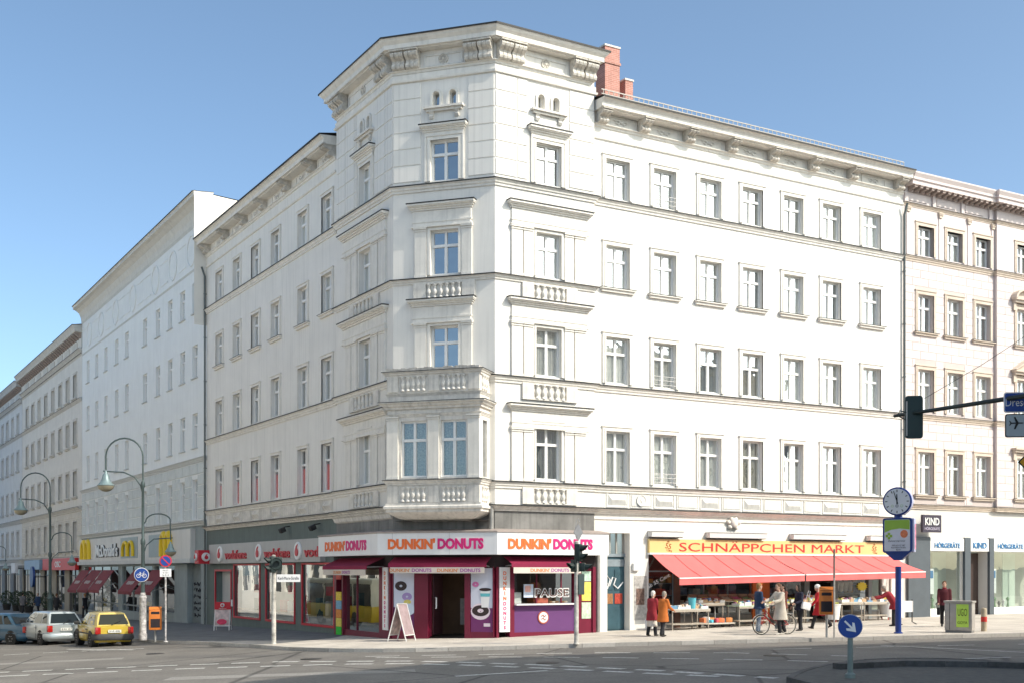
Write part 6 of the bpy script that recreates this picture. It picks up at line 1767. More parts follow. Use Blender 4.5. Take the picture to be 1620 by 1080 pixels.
text(np_, Mn @ T(0.43, -0.014, 0), 'Karl-Marx-Straße', 0.11, blk, ext=0.003, fit=0.76)

# mast arm with signal and direction signs
mast = thing('signal_mast_arm', 'green mast arm reaching in from the right over the crossing', 'mast', T(15.6, 24.0, zg(15.6)))
q = MB(); q.tube([(10.38, 33.0, 6.65), (12.1, 30.05, 6.68), (15.6, 24.0, 6.72)], [0.045, 0.06, 0.09], 10); O('arm', q, tl_g, mast, T(), smooth=50)
q = MB(); q.lathe([(0.2, 0), (0.2, 0.1), (0.14, 0.2), (0.11, 6.95)], 14); O('pole', q, tl_g, mast, T(15.6, 24.0, zg(15.6)), smooth=40)
def rrect(w, h, r, n=4):
    P_ = []
    for cx_, cz_, a0 in ((w / 2 - r, h / 2 - r, 0), (-w / 2 + r, h / 2 - r, 90), (-w / 2 + r, -h / 2 + r, 180), (w / 2 - r, -h / 2 + r, 270)):
        for i in range(n + 1):
            a = R(a0 + 90 * i / n); P_.append((cx_ + r * math.cos(a), cz_ + r * math.sin(a)))
    return P_
yaw = math.atan2(30.05 - 33.0, 12.1 - 10.38)
Yp = 32.4
xs_, zs_ = (1446 - 810) / 1923 * Yp, 2.45 + (902 - 659) / 1923 * Yp
M = T(xs_, Yp, zs_) @ RZ(R(-4))
t = thing('hanging_signal', 'dark green traffic signal hung on the mast arm, seen from behind', 'traffic light', M)
q = MB(); q.prism(rrect(0.47, 1.14, 0.08), 'y', 0.0, 0.02); O('backboard', q, mat('signal_teal_black', (0.006, 0.028, 0.03), 0.3, 0.1, 3), t, M, smooth=40)
q = MB(); q.bbox(-0.16, 0.02, -0.5, 0.16, 0.22, 0.5, 0.03); O('signal_body', q, tl_g, t, M, smooth=40)
for i in range(3):
    q = MB(); visor(q, (0, 0, 0), None); O('signal_visor', q, tl_g, t, M @ T(0, 0.22, -0.33 + 0.33 * i) @ RZ(math.pi))
q = MB(); q.box(-0.21, -0.03, -0.5, -0.18, 0, 0.42); O('side_strip', q, mat('strip_pale', (0.5, 0.48, 0.45), 0.4), t, M)
q = MB(); q.tube([(-0.2, -0.02, 0.12), (-0.36, 0.05, 0.18), (-0.4, 0.1, 0.05), (-0.2, 0.0, -0.08)], 0.018, 6); O('clamp', q, tl_g, t, M)
Ys = 30.0
def road_sign(name, lab, px0, py0, py1, w, m, edge):
    x0 = (px0 - 810) / 1923 * Ys; z1, z0 = 2.45 + (902 - py0) / 1923 * Ys, 2.45 + (902 - py1) / 1923 * Ys
    h = z1 - z0
    Mx = T(x0 + w / 2 * math.cos(R(8)), Ys - 0.12 - w / 2 * math.sin(R(8)), (z0 + z1) / 2) @ RZ(R(-8))
    t = thing(name, lab, 'road sign', Mx)
    q = MB(); q.prism(rrect(w, h, 0.06), 'y', 0, 0.03); O('sign_edge', q, edge, t, Mx)
    q = MB(); q.prism(rrect(w - 0.05, h - 0.05, 0.045), 'y', -0.006, -0.001); O('sign_face', q, m, t, Mx)
    q = MB(); q.box(-w / 2 + 0.2, 0.03, -0.03, w / 2, 0.08, 0.03); O('sign_rail', q, steel, t, Mx)
    return t, Mx, h
t, Mx, h = road_sign('direction_sign', 'blue direction sign reading Dresden on the mast arm', 1585, 621, 653, 1.9, navy, white_pl)
text(t, Mx @ T(-0.55, -0.007, 0.0), 'Dresden', 0.19, white_pl, ext=0.004, fit=0.72)
t, Mx, h = road_sign('airport_sign', 'grey direction sign with black aeroplane below the blue one', 1587, 655, 692, 1.9, mat('sign_face_grey', (0.40, 0.45, 0.47), 0.4, 0.04, 2), mat('sign_edge_black', (0.05, 0.05, 0.05), 0.4))
text(t, Mx @ T(0.1, -0.007, 0.08), 'Schönefeld', 0.2, blk, ext=0.004, fit=1.15)
q = MB(); q.prism([(-0.16, -0.015), (0.12, -0.015), (0.16, 0), (0.12, 0.015), (-0.16, 0.015)], 'y', -0.012, -0.006); q.prism([(0.04, 0), (-0.04, 0.15), (-0.08, 0.15), (-0.03, 0), (-0.08, -0.15), (-0.04, -0.15)], 'y', -0.014, -0.012); q.prism([(-0.12, 0), (-0.17, 0.06), (-0.19, 0.06), (-0.16, 0), (-0.19, -0.06), (-0.17, -0.06)], 'y', -0.014, -0.012)
O('aeroplane_symbol', q, blk, t, Mx @ T(-0.67, 0, 0.06))
xy_, zz = (1626 - 810) / 1923 * 30.2, 2.45 + (902 - 730) / 1923 * 30.2
M = T(xy_, 30.2, zz) @ RZ(R(-6))
t = thing('priority_sign', 'yellow diamond priority sign at the right edge under the mast arm', 'road sign', M)
q = MB(); q.box(-0.17, 0, -0.17, 0.17, 0.012, 0.17); O('sign_edge', q, blk, t, M @ RY(R(45)))
q = MB(); q.box(-0.14, -0.006, -0.14, 0.14, -0.001, 0.14); O('sign_face', q, mat('sign_amber', (0.75, 0.36, 0.02), 0.4), t, M @ RY(R(45)))
q = MB(); q.tube([(0.02, 0.05, -0.1), (0.02, 0.05, 6.62 - zz)], 0.025, 6); O('hanger', q, tl_g, t, M)
# overhead wires
wire = mat('wire', (0.03, 0.03, 0.03), 0.6)
wt = thing('overhead_wire', 'thin overhead wire slanting up to the right from the signal', 'wire', T(11.2, 32.4, 6.7))
pa, pb = Vector(((1462 - 810) / 1923 * 32.4, 32.4, 2.45 + (902 - 630) / 1923 * 32.4)), Vector(((1640 - 810) / 1923 * 34.0, 34.0, 2.45 + (902 - 520) / 1923 * 34.0))
q = MB(); q.tube([pa, (pa + pb) / 2 - Vector((0, 0, 0.05)), pb], 0.008, 5); O('wire', q, wire, wt, T())

# ---- clock column
x, y = 13.57, 42.7
z = zg(x)
M = T(x, y, z) @ RZ(face(x, y) - R(14))
cm = mat('column_blue', (0.014, 0.04, 0.20), 0.35, 0.08, 3)
cs = mat('column_side_lilac', (0.42, 0.43, 0.60), 0.4, 0.05, 2)
t = thing('clock_column', 'blue advertising column with round clock on top in front of the market', 'clock', M)
q = MB(); q.lathe([(0.16, 0), (0.16, 0.03), (0.105, 0.06), (0.105, 2.6 - z)], 16); O('pole', q, cm, t, M, smooth=40)
zb, ztp = 3.08 - z, 4.30 - z
q = MB(); q.prism(rrect(1.0, ztp - zb, 0.08), 'y', -0.16, 0.16); O('advert_case', q, cm, t, M @ T(0, 0, (zb + ztp) / 2), smooth=40)
q = MB(); q.prism([(-0.42, zb), (0.42, zb), (0.12, zb - 0.26), (-0.12, zb - 0.26)], 'y', -0.13, 0.13); O('case_foot', q, cm, t, M)
q = MB(); q.prism(rrect(0.88, ztp - zb - 0.12, 0.06), 'y', -0.168, -0.161); ad = O('advert_face', q, mat('advert_pale', (0.60, 0.60, 0.66), 0.35, 0.03, 2), t, M @ T(0, 0, (zb + ztp) / 2))
Ma = M @ T(0, -0.17, (zb + ztp) / 2)
q = MB(); q.prism([(-0.43, 0.54), (0.43, 0.54), (0.43, 0.2), (0.1, 0.24), (-0.2, 0.2), (-0.43, 0.1)], 'y', -0.004, 0); O('advert_band', q, mat('advert_green', (0.28, 0.45, 0.05), 0.4), ad, Ma)
q = MB()
for a in range(4): q.box(-0.28 + 0.07 * math.cos(a * 1.57) - 0.045, -0.004, -0.02 + 0.07 * math.sin(a * 1.57) - 0.045, -0.28 + 0.07 * math.cos(a * 1.57) + 0.045, 0, -0.02 + 0.07 * math.sin(a * 1.57) + 0.045)
O('advert_cross', q, MATS['advert_green'], ad, Ma)
q = MB(); q.ell((0.24, 0, 0.05), 0.13, 0.006, 0.14, 14, 8); O('advert_blot', q, mat('advert_orange', (0.7, 0.2, 0.08), 0.4, 0.3, 14), ad, Ma)
text(ad, Ma @ T(-0.02, -0.003, -0.2), 'Zahnarztpraxis', 0.07, blk, ext=0.002, fit=0.6, shear=0.3)
for i, tx in enumerate(('030 623 52 287', 'Karl-Marx-Straße', 'Berlin')): text(ad, Ma @ T(0.05, -0.003, -0.35 - i * 0.075), tx, 0.05, blk, ext=0.002)
q = MB(); q.bbox(0.5, -0.13, zb + 0.02, 0.58, 0.13, ztp - 0.02, 0.03); sd = O('side_panel', q, cs, t, M, smooth=40)
q = MB(); q.box(0.582, -0.08, zb + 0.12, 0.59, 0.08, ztp - 0.22); O('side_print', q, mat('print_pink', (0.65, 0.22, 0.32), 0.4, 0.5, 8), sd, M)
zc = 4.88 - z
q = MB(); q.lathe([(0.16, ztp - 0.02), (0.12, zc - 0.42)], 14); O('clock_neck', q, cm, t, M, smooth=40)
q = MB(); q.lathe([(0.02, -0.17), (0.46, -0.17), (0.5, -0.15), (0.5, -0.09), (0.02, -0.09)], 36, (0, 0, zc), 'y'); ck = O('clock_case', q, cm, t, M, smooth=40)
q = MB(); q.lathe([(0.02, -0.09), (0.49, -0.089), (0.49, 0.15), (0.02, 0.16)], 36, (0, 0, zc), 'y'); O('clock_drum', q, cs, ck, M, smooth=40)
q = MB(); q.lathe([(0.005, -0.176), (0.445, -0.176), (0.445, -0.171)], 36, (0, 0, zc), 'y'); O('clock_face', q, mat('clock_face', (0.66, 0.67, 0.70), 0.35, 0.02, 2), ck, M)
for i in range(12):
    q = MB(); q.box(-0.014, -0.182, 0.33, 0.014, -0.177, 0.41); O('hour_mark', q, blk, ck, M @ T(0, 0, zc) @ RY(i * math.pi / 6))
for a, l, w in ((-18, 0.38, 0.016), (-1.5, 0.25, 0.022)):
    q = MB(); q.prism([(-w, -0.09), (w, -0.09), (w * 0.7, l), (-w * 0.7, l)], 'y', -0.19, -0.183); O('clock_hand', q, blk, ck, M @ T(0, 0, zc) @ RY(R(a)))
for i, c in enumerate(((0.5, 0.6, 0.4), (0.1, 0.1, 0.1), (0.45, 0.6, 0.4))):
    q = MB(); q.tube([(-0.16 + 0.16 * i + 0.045 * math.cos(k * 0.785), -0.18, zc - 0.16 + 0.045 * math.sin(k * 0.785)) for k in range(9)], 0.009, 4); O('dial_emblem', q, mat('emblem_%d' % i, c, 0.5), ck, M)

# ---- keep-right sign on the island
x, y = 7.19, 25.84
z = zg(x)
M = T(x, y, z) @ RZ(face(x, y))
t = thing('arrow_sign', 'round blue sign with white arrow pointing down right on the island', 'road sign', M)
q = MB(); q.lathe([(0.09, 0), (0.11, 0.02), (0.11, 0.10), (0.06, 0.14), (0.055, 1.05)], 12); O('post', q, mat('post_greygreen', (0.16, 0.20, 0.19), 0.5, 0.15, 4), t, M, smooth=40)
Md = M @ T(0, -0.06, 1.12)
disc(t, Md, 0.255, mat('sign_rim_blue', (0.35, 0.40, 0.55), 0.4), 'sign_rim'); disc(t, Md @ T(0, -0.013, 0), 0.243, navy)
q = MB(); q.prism([(-0.02, 0.16), (0.02, 0.16), (0.02, -0.04), (0.09, 0.03), (0.115, -0.01), (0.0, -0.17), (-0.115, -0.01), (-0.09, 0.03), (-0.02, -0.04)], 'y', -0.032, -0.026); O('arrow', q, white_pl, t, Md @ RY(R(-45) + math.pi / 2 - math.pi / 2))
# thin pole, utility cabinet, bollard
x, y = 10.67, 40.25
M = T(x, y, zg(x)); t = thing('thin_pole', 'thin bare pole standing at the kerb before the market', 'pole', M)
q = MB(); q.lathe([(0.03, 0), (0.03, 2.0)], 8); O('pole', q, mat('pole_pale', (0.46, 0.43, 0.38), 0.6, 0.3, 4), t, M, smooth=40)
q = MB(); q.lathe([(0.033, 2.0), (0.033, 2.95), (0.01, 2.97)], 8); O('pole_top', q, mat('pole_brown', (0.25, 0.19, 0.16), 0.6, 0.2, 4), t, M, smooth=40)
x, y = 15.75, 42.75
M = T(x, y, zg(x)) @ RZ(face(x, y) - R(16)); t = thing('utility_cabinet', 'grey street cabinet with a bright green poster on its front', 'cabinet', M)
cg = mat('cabinet_grey', (0.40, 0.37, 0.33), 0.6, 0.15, 3, streak=0.2)
q = MB(); q.bbox(-0.47, -0.2, 0.08, 0.47, 0.2, 1.05, 0.02); O('cabinet_body', q, cg, t, M, smooth=40)
q = MB(); q.bbox(-0.5, -0.23, 1.05, 0.5, 0.23, 1.12, 0.02); O('cabinet_lid', q, cg, t, M); q = MB(); q.box(-0.45, -0.18, -0.1, 0.45, 0.18, 0.08); O('cabinet_plinth', q, mat('cabinet_plinth', (0.22, 0.21, 0.2), 0.8), t, M)
q = MB(); q.box(-0.06, -0.214, 0.2, 0.36, -0.204, 1.0); gp_ = O('poster', q, mat('poster_lime', (0.52, 0.75, 0.10), 0.5, 0.08, 5), t, M)
text(gp_, M @ T(0.15, -0.216, 0.72), 'UGO', 0.26, mat('ink_olive', (0.10, 0.13, 0.02), 0.6), ext=0.003, fit=0.32)
text(gp_, M @ T(0.15, -0.216, 0.36), 'GOYA', 0.1, MATS['ink_olive'], ext=0.003, fit=0.34)
q = MB(); q.box(-0.3, -0.21, 0.1, -0.29, -0.2, 1.03); O('door_gap', q, hdr, t, M)
x, y = 16.85, 43.4
M = T(x, y, zg(x)); t = thing('bollard', 'short concrete bollard with a red band right of the green poster', 'bollard', M)
q = MB(); q.lathe([(0.1, 0), (0.1, 0.78), (0.075, 0.83), (0.01, 0.84)], 14); O('post', q, mat('bollard_tan', (0.42, 0.35, 0.25), 0.8, 0.25, 4), t, M, smooth=40)
q = MB(); q.lathe([(0.104, 0.34), (0.106, 0.34), (0.106, 0.52), (0.104, 0.52)], 14); O('red_band', q, lred, t, M, smooth=40)
# bench-like stand by the clock
x, y = 15.9, 49.2
M = T(x, y, zg(x)) @ RZ(R(30)); t = thing('display_stand', 'pale sheet-metal stand on dark legs right of the blue clock pole', 'stand', M)
q = MB(); q.box(-0.45, -0.02, 0.5, 0.45, 0.02, 0.95); O('panel', q, white_pl, t, M)
for s in (-0.42, 0.42):
    q = MB(); q.tube([(s, -0.25, 0), (s, 0, 0.1), (s, 0, 1.0)], 0.025, 6); O('leg', q, zinc, t, M)

# ---- market tables and goods
random.seed(21)
goods_c = [(0.7, 0.7, 0.68), (0.65, 0.2, 0.1), (0.2, 0.3, 0.5), (0.6, 0.45, 0.3), (0.55, 0.55, 0.1), (0.3, 0.12, 0.2), (0.15, 0.35, 0.35), (0.75, 0.6, 0.5)]
def table(lab, short, s, out, w, d, h, topm, shelf, items, seed):
    random.seed(seed)
    M0 = FR.at(s, out, FR.g(s, out))
    t = thing('market_table', lab, 'table', M0, 'market tables under the red awnings')
    fr = mat('table_frame', (0.38, 0.33, 0.27), 0.6, 0.15, 4)
    q = MB(); q.bbox(-w / 2, -d / 2, h - 0.05, w / 2, d / 2, h, 0.01); O('table_top', q, topm, t, M0)
    q = MB(); q.box(-w / 2, -d / 2 - 0.01, h - 0.12, w / 2, -d / 2 + 0.01, h - 0.05); O('table_rail', q, fr, t, M0)
    for sx in (-1, 1):
        for sy in (-1, 1):
            q = MB(); q.tube([(sx * (w / 2 - 0.06), sy * (d / 2 - 0.06), 0), (sx * (w / 2 - 0.06), sy * (d / 2 - 0.06), h - 0.05)], 0.025, 6); O('leg', q, fr, t, M0)
    if shelf:
        q = MB(); q.box(-w / 2 + 0.05, -d / 2 + 0.05, 0.2, w / 2 - 0.05, d / 2 - 0.05, 0.25); O('lower_shelf', q, fr, t, M0)
    n = items
    for i in range(n):
        c = random.randrange(8); iw = w / n * random.uniform(0.6, 0.9); ih = random.uniform(0.08, 0.24)
        where = ['first', 'second', 'third', 'fourth', 'fifth', 'sixth', 'seventh', 'eighth'][i]
        Mi = M0 @ T(-w / 2 + (i + 0.5) * w / n, random.uniform(-0.12, 0.0), h) @ RZ(random.uniform(-0.25, 0.25))
        ti = thing('goods_tray', '%s goods tray from left on the %s' % (where, short), 'tray', Mi, 'trays of goods on the market tables')
        q = MB(); q.box(-iw / 2, -0.2, 0, iw / 2, 0.2, 0.02); q.box(-iw / 2, -0.21, 0, iw / 2, -0.2, ih * 0.6); q.box(-iw / 2, 0.2, 0, iw / 2, 0.21, ih * 0.6); q.box(-iw / 2 - 0.01, -0.21, 0, -iw / 2, 0.21, ih * 0.6); q.box(iw / 2, -0.21, 0, iw / 2 + 0.01, 0.21, ih * 0.6)
        O('tray', q, mat('tray_%d' % (c % 3), [(0.7, 0.69, 0.66), (0.45, 0.3, 0.18), (0.15, 0.3, 0.45)][c % 3], 0.5), ti, Mi)
        for k in range(6):
            cc = random.randrange(8)
            q = MB(); q.bbox(-0.05, -0.06, 0, 0.05, 0.06, random.uniform(0.06, 0.18), 0.012)
            O('article', q, mat('goods_%d' % cc, goods_c[cc], 0.6, 0.3, 12), ti, Mi @ T(-iw / 2 + 0.07 + (k % 3) * (iw - 0.12) / 2.4, -0.1 + 0.2 * (k // 3), 0.02) @ RZ(random.uniform(-0.5, 0.5)))
    return t
ctop = mat('table_cloth_pale', (0.48, 0.45, 0.39), 0.7, 0.1, 4); gtop = mat('table_top_green', (0.45, 0.55, 0.40), 0.6, 0.1, 4); ytop = mat('table_top_yellow', (0.5, 0.5, 0.08), 0.6, 0.1, 4)
table('pale market table behind the two old ladies', 'table behind the old ladies', 3.6, 1.2, 1.9, 0.8, 0.82, ctop, True, 5, 1)
table('high pale market table behind the low trolley', 'high table behind the trolley', 5.15, 0.45, 1.7, 0.6, 1.0, ctop, False, 6, 8)
table('yellow market table between bicycle and shop doorway', 'yellow table by the doorway', 11.0, 0.5, 1.2, 0.6, 1.0, ytop, False, 4, 9)
table('table right of the orange bin', 'table by the orange bin', 12.6, 1.0, 1.3, 0.7, 0.85, ctop, True, 5, 10)
table('green topped market table left of the man in the navy jacket', 'green topped market table', 7.0, 1.0, 1.6, 0.8, 0.85, gtop, True, 4, 2)
table('yellow edged market table behind the man in the navy jacket', 'yellow edged market table', 8.6, 0.7, 1.3, 0.7, 0.95, ytop, False, 3, 3)
table('market table behind the bicycle rear wheel', 'table behind the bicycle', 10.0, 0.8, 1.3, 0.7, 0.9, ctop, True, 4, 4)
table('market table with blue goods before the yellow price star', 'table before the price star', 14.2, 0.9, 1.7, 0.8, 0.82, ctop, True, 5, 5)
# low trolley with bright bags
s_, o_ = 5.35, 0.95
M0 = FR.at(s_, o_, FR.g(s_, o_))
t = thing('goods_trolley', 'low trolley loaded with bright packets between two market tables', 'trolley', M0)
q = MB(); q.bbox(-0.75, -0.32, 0.14, 0.75, 0.32, 0.2, 0.02); O('platform', q, ctop, t, M0)
for sx in (-0.6, 0.6):
    for sy in (-0.26, 0.26):
        q = MB(); q.lathe([(0.02, -0.02), (0.07, -0.02), (0.07, 0.02), (0.02, 0.02)], 12, (sx, sy, 0.07), 'y'); O('wheel', q, hdr, t, M0, smooth=40)
q = MB(); q.tube([(-0.72, 0.3, 0.2), (-0.62, 0.3, 0.85), (0.62, 0.3, 0.85), (0.72, 0.3, 0.2)], 0.018, 6); O('handle_frame', q, sgrey, t, M0)
random.seed(5)
for i in range(9):
    q = MB(); q.bbox(-0.13, -0.12, 0, 0.13, 0.12, random.uniform(0.12, 0.24), 0.04); Mi = M0 @ T(-0.6 + i * 0.15, random.uniform(-0.15, 0.1), 0.2) @ RZ(random.uniform(-0.6, 0.6))
    O('goods_packet', q, mat('packet_%d' % (i % 5), [(0.75, 0.2, 0.08), (0.8, 0.75, 0.7), (0.1, 0.45, 0.6), (0.75, 0.3, 0.1), (0.6, 0.08, 0.1)][i % 5], 0.5), t, Mi, smooth=40)
for i, (s_, o_, r_, h_, lab, c) in enumerate(((3.75, 1.45, 0.16, 0.4, 'blue green plastic tub on the table by the orange coat', (0.1, 0.42, 0.5)), )):
    M0 = FR.at(s_, o_, FR.g(s_, o_) + 0.82)
    t = thing('plastic_tub', lab, 'tub', M0); q = MB(); q.lathe([(r_ * 0.8, 0), (r_, h_), (r_ * 1.06, h_), (r_ * 1.06, h_ + 0.02), (r_ * 0.95, h_ + 0.02), (r_ * 0.76, 0.02), (0.01, 0.02)], 18); O('tub', q, mat('tub_teal', c, 0.35), t, M0, smooth=40)
for i, (s_, o_, lab) in enumerate(((11.5, 1.25, 'white goods barrel right of the bicycle'), (15.0, 1.05, 'grey white goods barrel by the bending shopper'))):
    M0 = FR.at(s_, o_, FR.g(s_, o_))
    t = thing('goods_barrel', lab, 'barrel', M0, 'white goods barrels')
    q = MB(); q.lathe([(0.28, 0.12), (0.36, 0.75), (0.38, 0.75), (0.38, 0.79), (0.34, 0.79), (0.3, 0.4), (0.01, 0.4)], 20); O('drum', q, mat('barrel_white', (0.68, 0.66, 0.64), 0.5, 0.08, 3), t, M0, smooth=40)
    for k in range(3):
        q = MB(); q.tube([(0.2 * math.cos(k * 2.1), 0.2 * math.sin(k * 2.1), 0), (0.22 * math.cos(k * 2.1), 0.22 * math.sin(k * 2.1), 0.13)], 0.025, 6); O('foot', q, lred, t, M0)
    for k in range(5):
        q = MB(); q.bbox(-0.08, -0.08, 0, 0.08, 0.08, 0.14, 0.03); O('article', q, mat('goods_%d' % k, goods_c[k], 0.6), t, M0 @ T(0.18 * math.cos(k * 1.3), 0.18 * math.sin(k * 1.3), 0.72) @ RZ(k))
# stepped rack of open cartons against the shop window
rk_s, rk_o = 6.3, 0.32
M0 = FR.at(rk_s, rk_o, FR.g(rk_s, rk_o))
rk = thing('carton_rack', 'rack of open fruit cartons against the dark shop window', 'rack', M0)
q = MB(); q.box(-1.9, -0.25, 1.0, 1.9, 0.1, 1.04); O('rack_shelf', q, ctop, rk, M0)
for x in (-1.8, -0.6, 0.6, 1.8):
    q = MB(); q.box(x - 0.025, -0.2, 0, x + 0.025, -0.15, 1.0); O('rack_leg', q, sgrey, rk, M0)
random.seed(31)
for i in range(7):
    Mi = M0 @ T(-1.6 + i * 0.53, -0.08, 1.05) @ RX(R(20))
    c = [(0.5, 0.2, 0.16), (0.6, 0.3, 0.06), (0.45, 0.16, 0.14), (0.5, 0.42, 0.3), (0.5, 0.12, 0.2), (0.2, 0.28, 0.12), (0.55, 0.3, 0.2)][i]
    t = thing('fruit_carton', '%s open carton from the left on the rack against the shop window' % ['first', 'second', 'third', 'fourth', 'fifth', 'sixth', 'seventh'][i], 'carton', Mi, 'open cartons on the rack')
    q = MB(); q.box(-0.24, -0.16, 0, 0.24, 0.16, 0.02); q.box(-0.24, -0.17, 0, 0.24, -0.16, 0.12); q.box(-0.24, 0.16, 0, 0.24, 0.17, 0.22); q.box(-0.25, -0.17, 0, -0.24, 0.17, 0.16); q.box(0.24, -0.17, 0, 0.25, 0.17, 0.16); O('carton', q, mat('carton_kraft', (0.36, 0.2, 0.13), 0.8, 0.15, 5), t, Mi)
    q = MB()
    for k in range(18): q.ell((-0.19 + (k % 6) * 0.076, -0.1 + (k // 6) * 0.1, 0.07 + 0.03 * random.random()), 0.045, 0.045, 0.045, 7, 5)
    o = O('fruit', q, mat('fruit_%d' % i, c, 0.5, 0.2, 20), t, Mi, smooth=60); o['kind'] = 'stuff'
# planters down the left street
for i, s in enumerate((-36.5, -46, -49.0, -53, -59)):
    x, y = FL.p(s, 2.2)
    M0 = T(x, y, zg(x)); t = thing('planter_shrub', ['dark clipped shrub in a pot by the wine red awnings', 'dark shrub in a pot under the red fascia sign', 'dark shrub in a pot right of the round blue sign', 'dark shrub in a pot left of the round blue sign', 'dark shrub in a pot before the farthest shops'][i], 'shrub', M0, 'potted shrubs down the street')
    q = MB(); q.lathe([(0.3, 0), (0.4, 0.5), (0.42, 0.5), (0.42, 0.55), (0.36, 0.55)], 14); O('pot', q, zinc, t, M0, smooth=40)
    q = MB(); random.seed(i)
    for k in range(700):
        a, b = random.uniform(0, 6.28), random.uniform(-1, 1); r_ = 0.6 * random.uniform(0.5, 1.0) ** 0.4
        c = Vector((r_ * math.sqrt(1 - b * b) * math.cos(a), r_ * math.sqrt(1 - b * b) * math.sin(a), 1.15 + 0.75 * b * r_ / 0.6))
        u = Vector((random.uniform(-1, 1), random.uniform(-1, 1), random.uniform(-1, 1))).normalized() * 0.06; v = u.orthogonal().normalized() * 0.035
        q.quad(c - u, c + v, c + u, c - v)
    O('foliage', q, mat('foliage_dark', (0.03, 0.05, 0.022), 0.7, 0.3, 8), t, M0)

# ---------------------------------------------------------------- cars
tyre = mat('tyre', (0.018, 0.018, 0.018), 0.8, 0.2, 8)
rim = mat('rim_silver', (0.35, 0.35, 0.35), 0.35, 0.1, 5, metal=0.7)
tail = mat('tail_light', (0.35, 0.012, 0.01), 0.2, 0.05, 3, coat=0.5)
plate = mat('number_plate', (0.65, 0.65, 0.6), 0.5, 0.05, 4)
black_pl = mat('plastic_black', (0.02, 0.02, 0.02), 0.6, 0.1, 4)
def lerp(a, b, t): return a + (b - a) * t
def interp(tab, x):
    for (x0, y0), (x1, y1) in zip(tab, tab[1:]):
        if x <= x1: return lerp(y0, y1, (x - x0) / (x1 - x0)) if x > x0 else y0
    return tab[-1][1]
def car(name, lab, x, y, heading, L, W, H, belt, hood, gh, paint_m, bumper_m, plate_txt, group='cars parked along the left street', five=False, estate=False):
    """local x forward, origin on the road under the middle. gh = (rear base, rear roof, front roof, front base) x positions"""
    z = zg(x) - KERB
    M = T(x, y, z) @ RZ(heading)
    t = thing(name, lab, 'car', M, group)
    w = W / 2
    xr, xf = -L / 2, L / 2
    top = [(xr, belt - 0.06), (xr + 0.1, belt), (gh[3] - 0.1, belt), (gh[3] + 0.15, hood + 0.02), (xf - 0.35, hood - 0.12), (xf, hood - 0.32)]
    if gh[0] - xr > 0.5: top = [(xr, belt - 0.12), (xr + 0.12, belt - 0.02)] + top[2:]
    plan = [(xr, w * 0.80), (xr + 0.12, w * 0.92), (xr + 0.5, w * 0.99), (0, w), (xf - 0.8, w * 0.98), (xf - 0.25, w * 0.88), (xf, w * 0.66)]
    q = MB(); N = 34; sec = []
    for i in range(N + 1):
        xx = xr + L * i / N
        zt, ww_ = interp(top, xx), interp(plan, xx)
        b = 0.20 + (0.1 if i in (0, N) else 0)
        e = 0.02 * (1 if 0 < i < N else 0)
        half = [(ww_ * 0.88, b), (ww_ * 0.985, b + 0.1), (ww_ * 1.0, lerp(b, zt, 0.45)), (ww_ * 0.995, lerp(b, zt, 0.7)), (ww_ * 0.955, zt - 0.05), (ww_ * 0.90, zt), (ww_ * 0.45, zt + 0.02), (0, zt + 0.028)]
        row = half + [(-a, c) for a, c in half[-2::-1]]
        sec.append([(xx, a, c) for a, c in row])
    n = len(sec[0]); v = [p for s in sec for p in s]; fs = []
    for i in range(N):
        for k in range(n - 1): fs.append((i * n + k, i * n + k + 1, (i + 1) * n + k + 1, (i + 1) * n + k))
        fs.append((i * n + n - 1, i * n, (i + 1) * n, (i + 1) * n + n - 1))
    fs += [tuple(range(n)), tuple(N * n + k for k in range(n))]
    q.add(v, fs); O('body', q, paint_m, t, M, smooth=35)
    # cabin
    q = MB(); sec = []; K = 14
    wb_, wr_ = w * 0.90, w * 0.70
    def cab(u, vv, side):
        xb, xt = lerp(gh[0], gh[3], u), lerp(gh[1], gh[2], u)
        bow = math.sin(math.pi * vv) * 0.025
        zz = lerp(belt - 0.01, H - 0.06, vv)
        end = 1 - 0.10 * (2 * abs(u - 0.5)) ** 4
        return Vector((lerp(xb, xt, vv), side * (lerp(wb_, wr_, vv) * end + bow), zz))
    for i in range(K + 1):
        u = i / K
        pts = [cab(u, vv, 1) for vv in (0, 0.33, 0.66, 1.0)]
        xt = lerp(gh[1], gh[2], u); hi = H - 0.03 * (2 * abs(u - 0.45)) ** 2
        roof = [Vector((xt, wr_ * 0.84, hi - 0.015)), Vector((xt, wr_ * 0.4, hi)), Vector((xt, 0, hi + 0.005))]
        half = pts + roof
        sec.append(half + [Vector((p.x, -p.y, p.z)) for p in half[-2::-1]])
    n = len(sec[0]); v = [p for s in sec for p in s]; fs = []
    for i in range(K):
        for k in range(n - 1): fs.append((i * n + k, i * n + k + 1, (i + 1) * n + k + 1, (i + 1) * n + k))
    fs += [tuple(range(n)), tuple(K * n + k for k in range(n))]
    q.add(v, fs); O('cabin', q, paint_m, t, M, smooth=35)
    # side windows
    spans = [(0.10, 0.47), (0.52, 0.90)] if not five else [(0.05, 0.22), (0.26, 0.56), (0.60, 0.92)]
    for side in (1, -1):
        for a, b in spans:
            q = MB(); pr = []
            for uu, vv in ((a, 0.1), (b, 0.1), (b - 0.02, 0.9), (a + 0.02, 0.9)):
                p = cab(uu, vv, side); pr.append((p.x, p.y + side * 0.012, p.z))
            m1 = [cab(uu, 0.5, side) for uu in (a, b)]
            q.add([pr[0], pr[1], (m1[1].x, m1[1].y + side * 0.012, m1[1].z), pr[2], pr[3], (m1[0].x, m1[0].y + side * 0.012, m1[0].z)], [(0, 1, 2, 5), (5, 2, 3, 4)])
            O('side_window', q, car_glass_d, t, M, smooth=30)
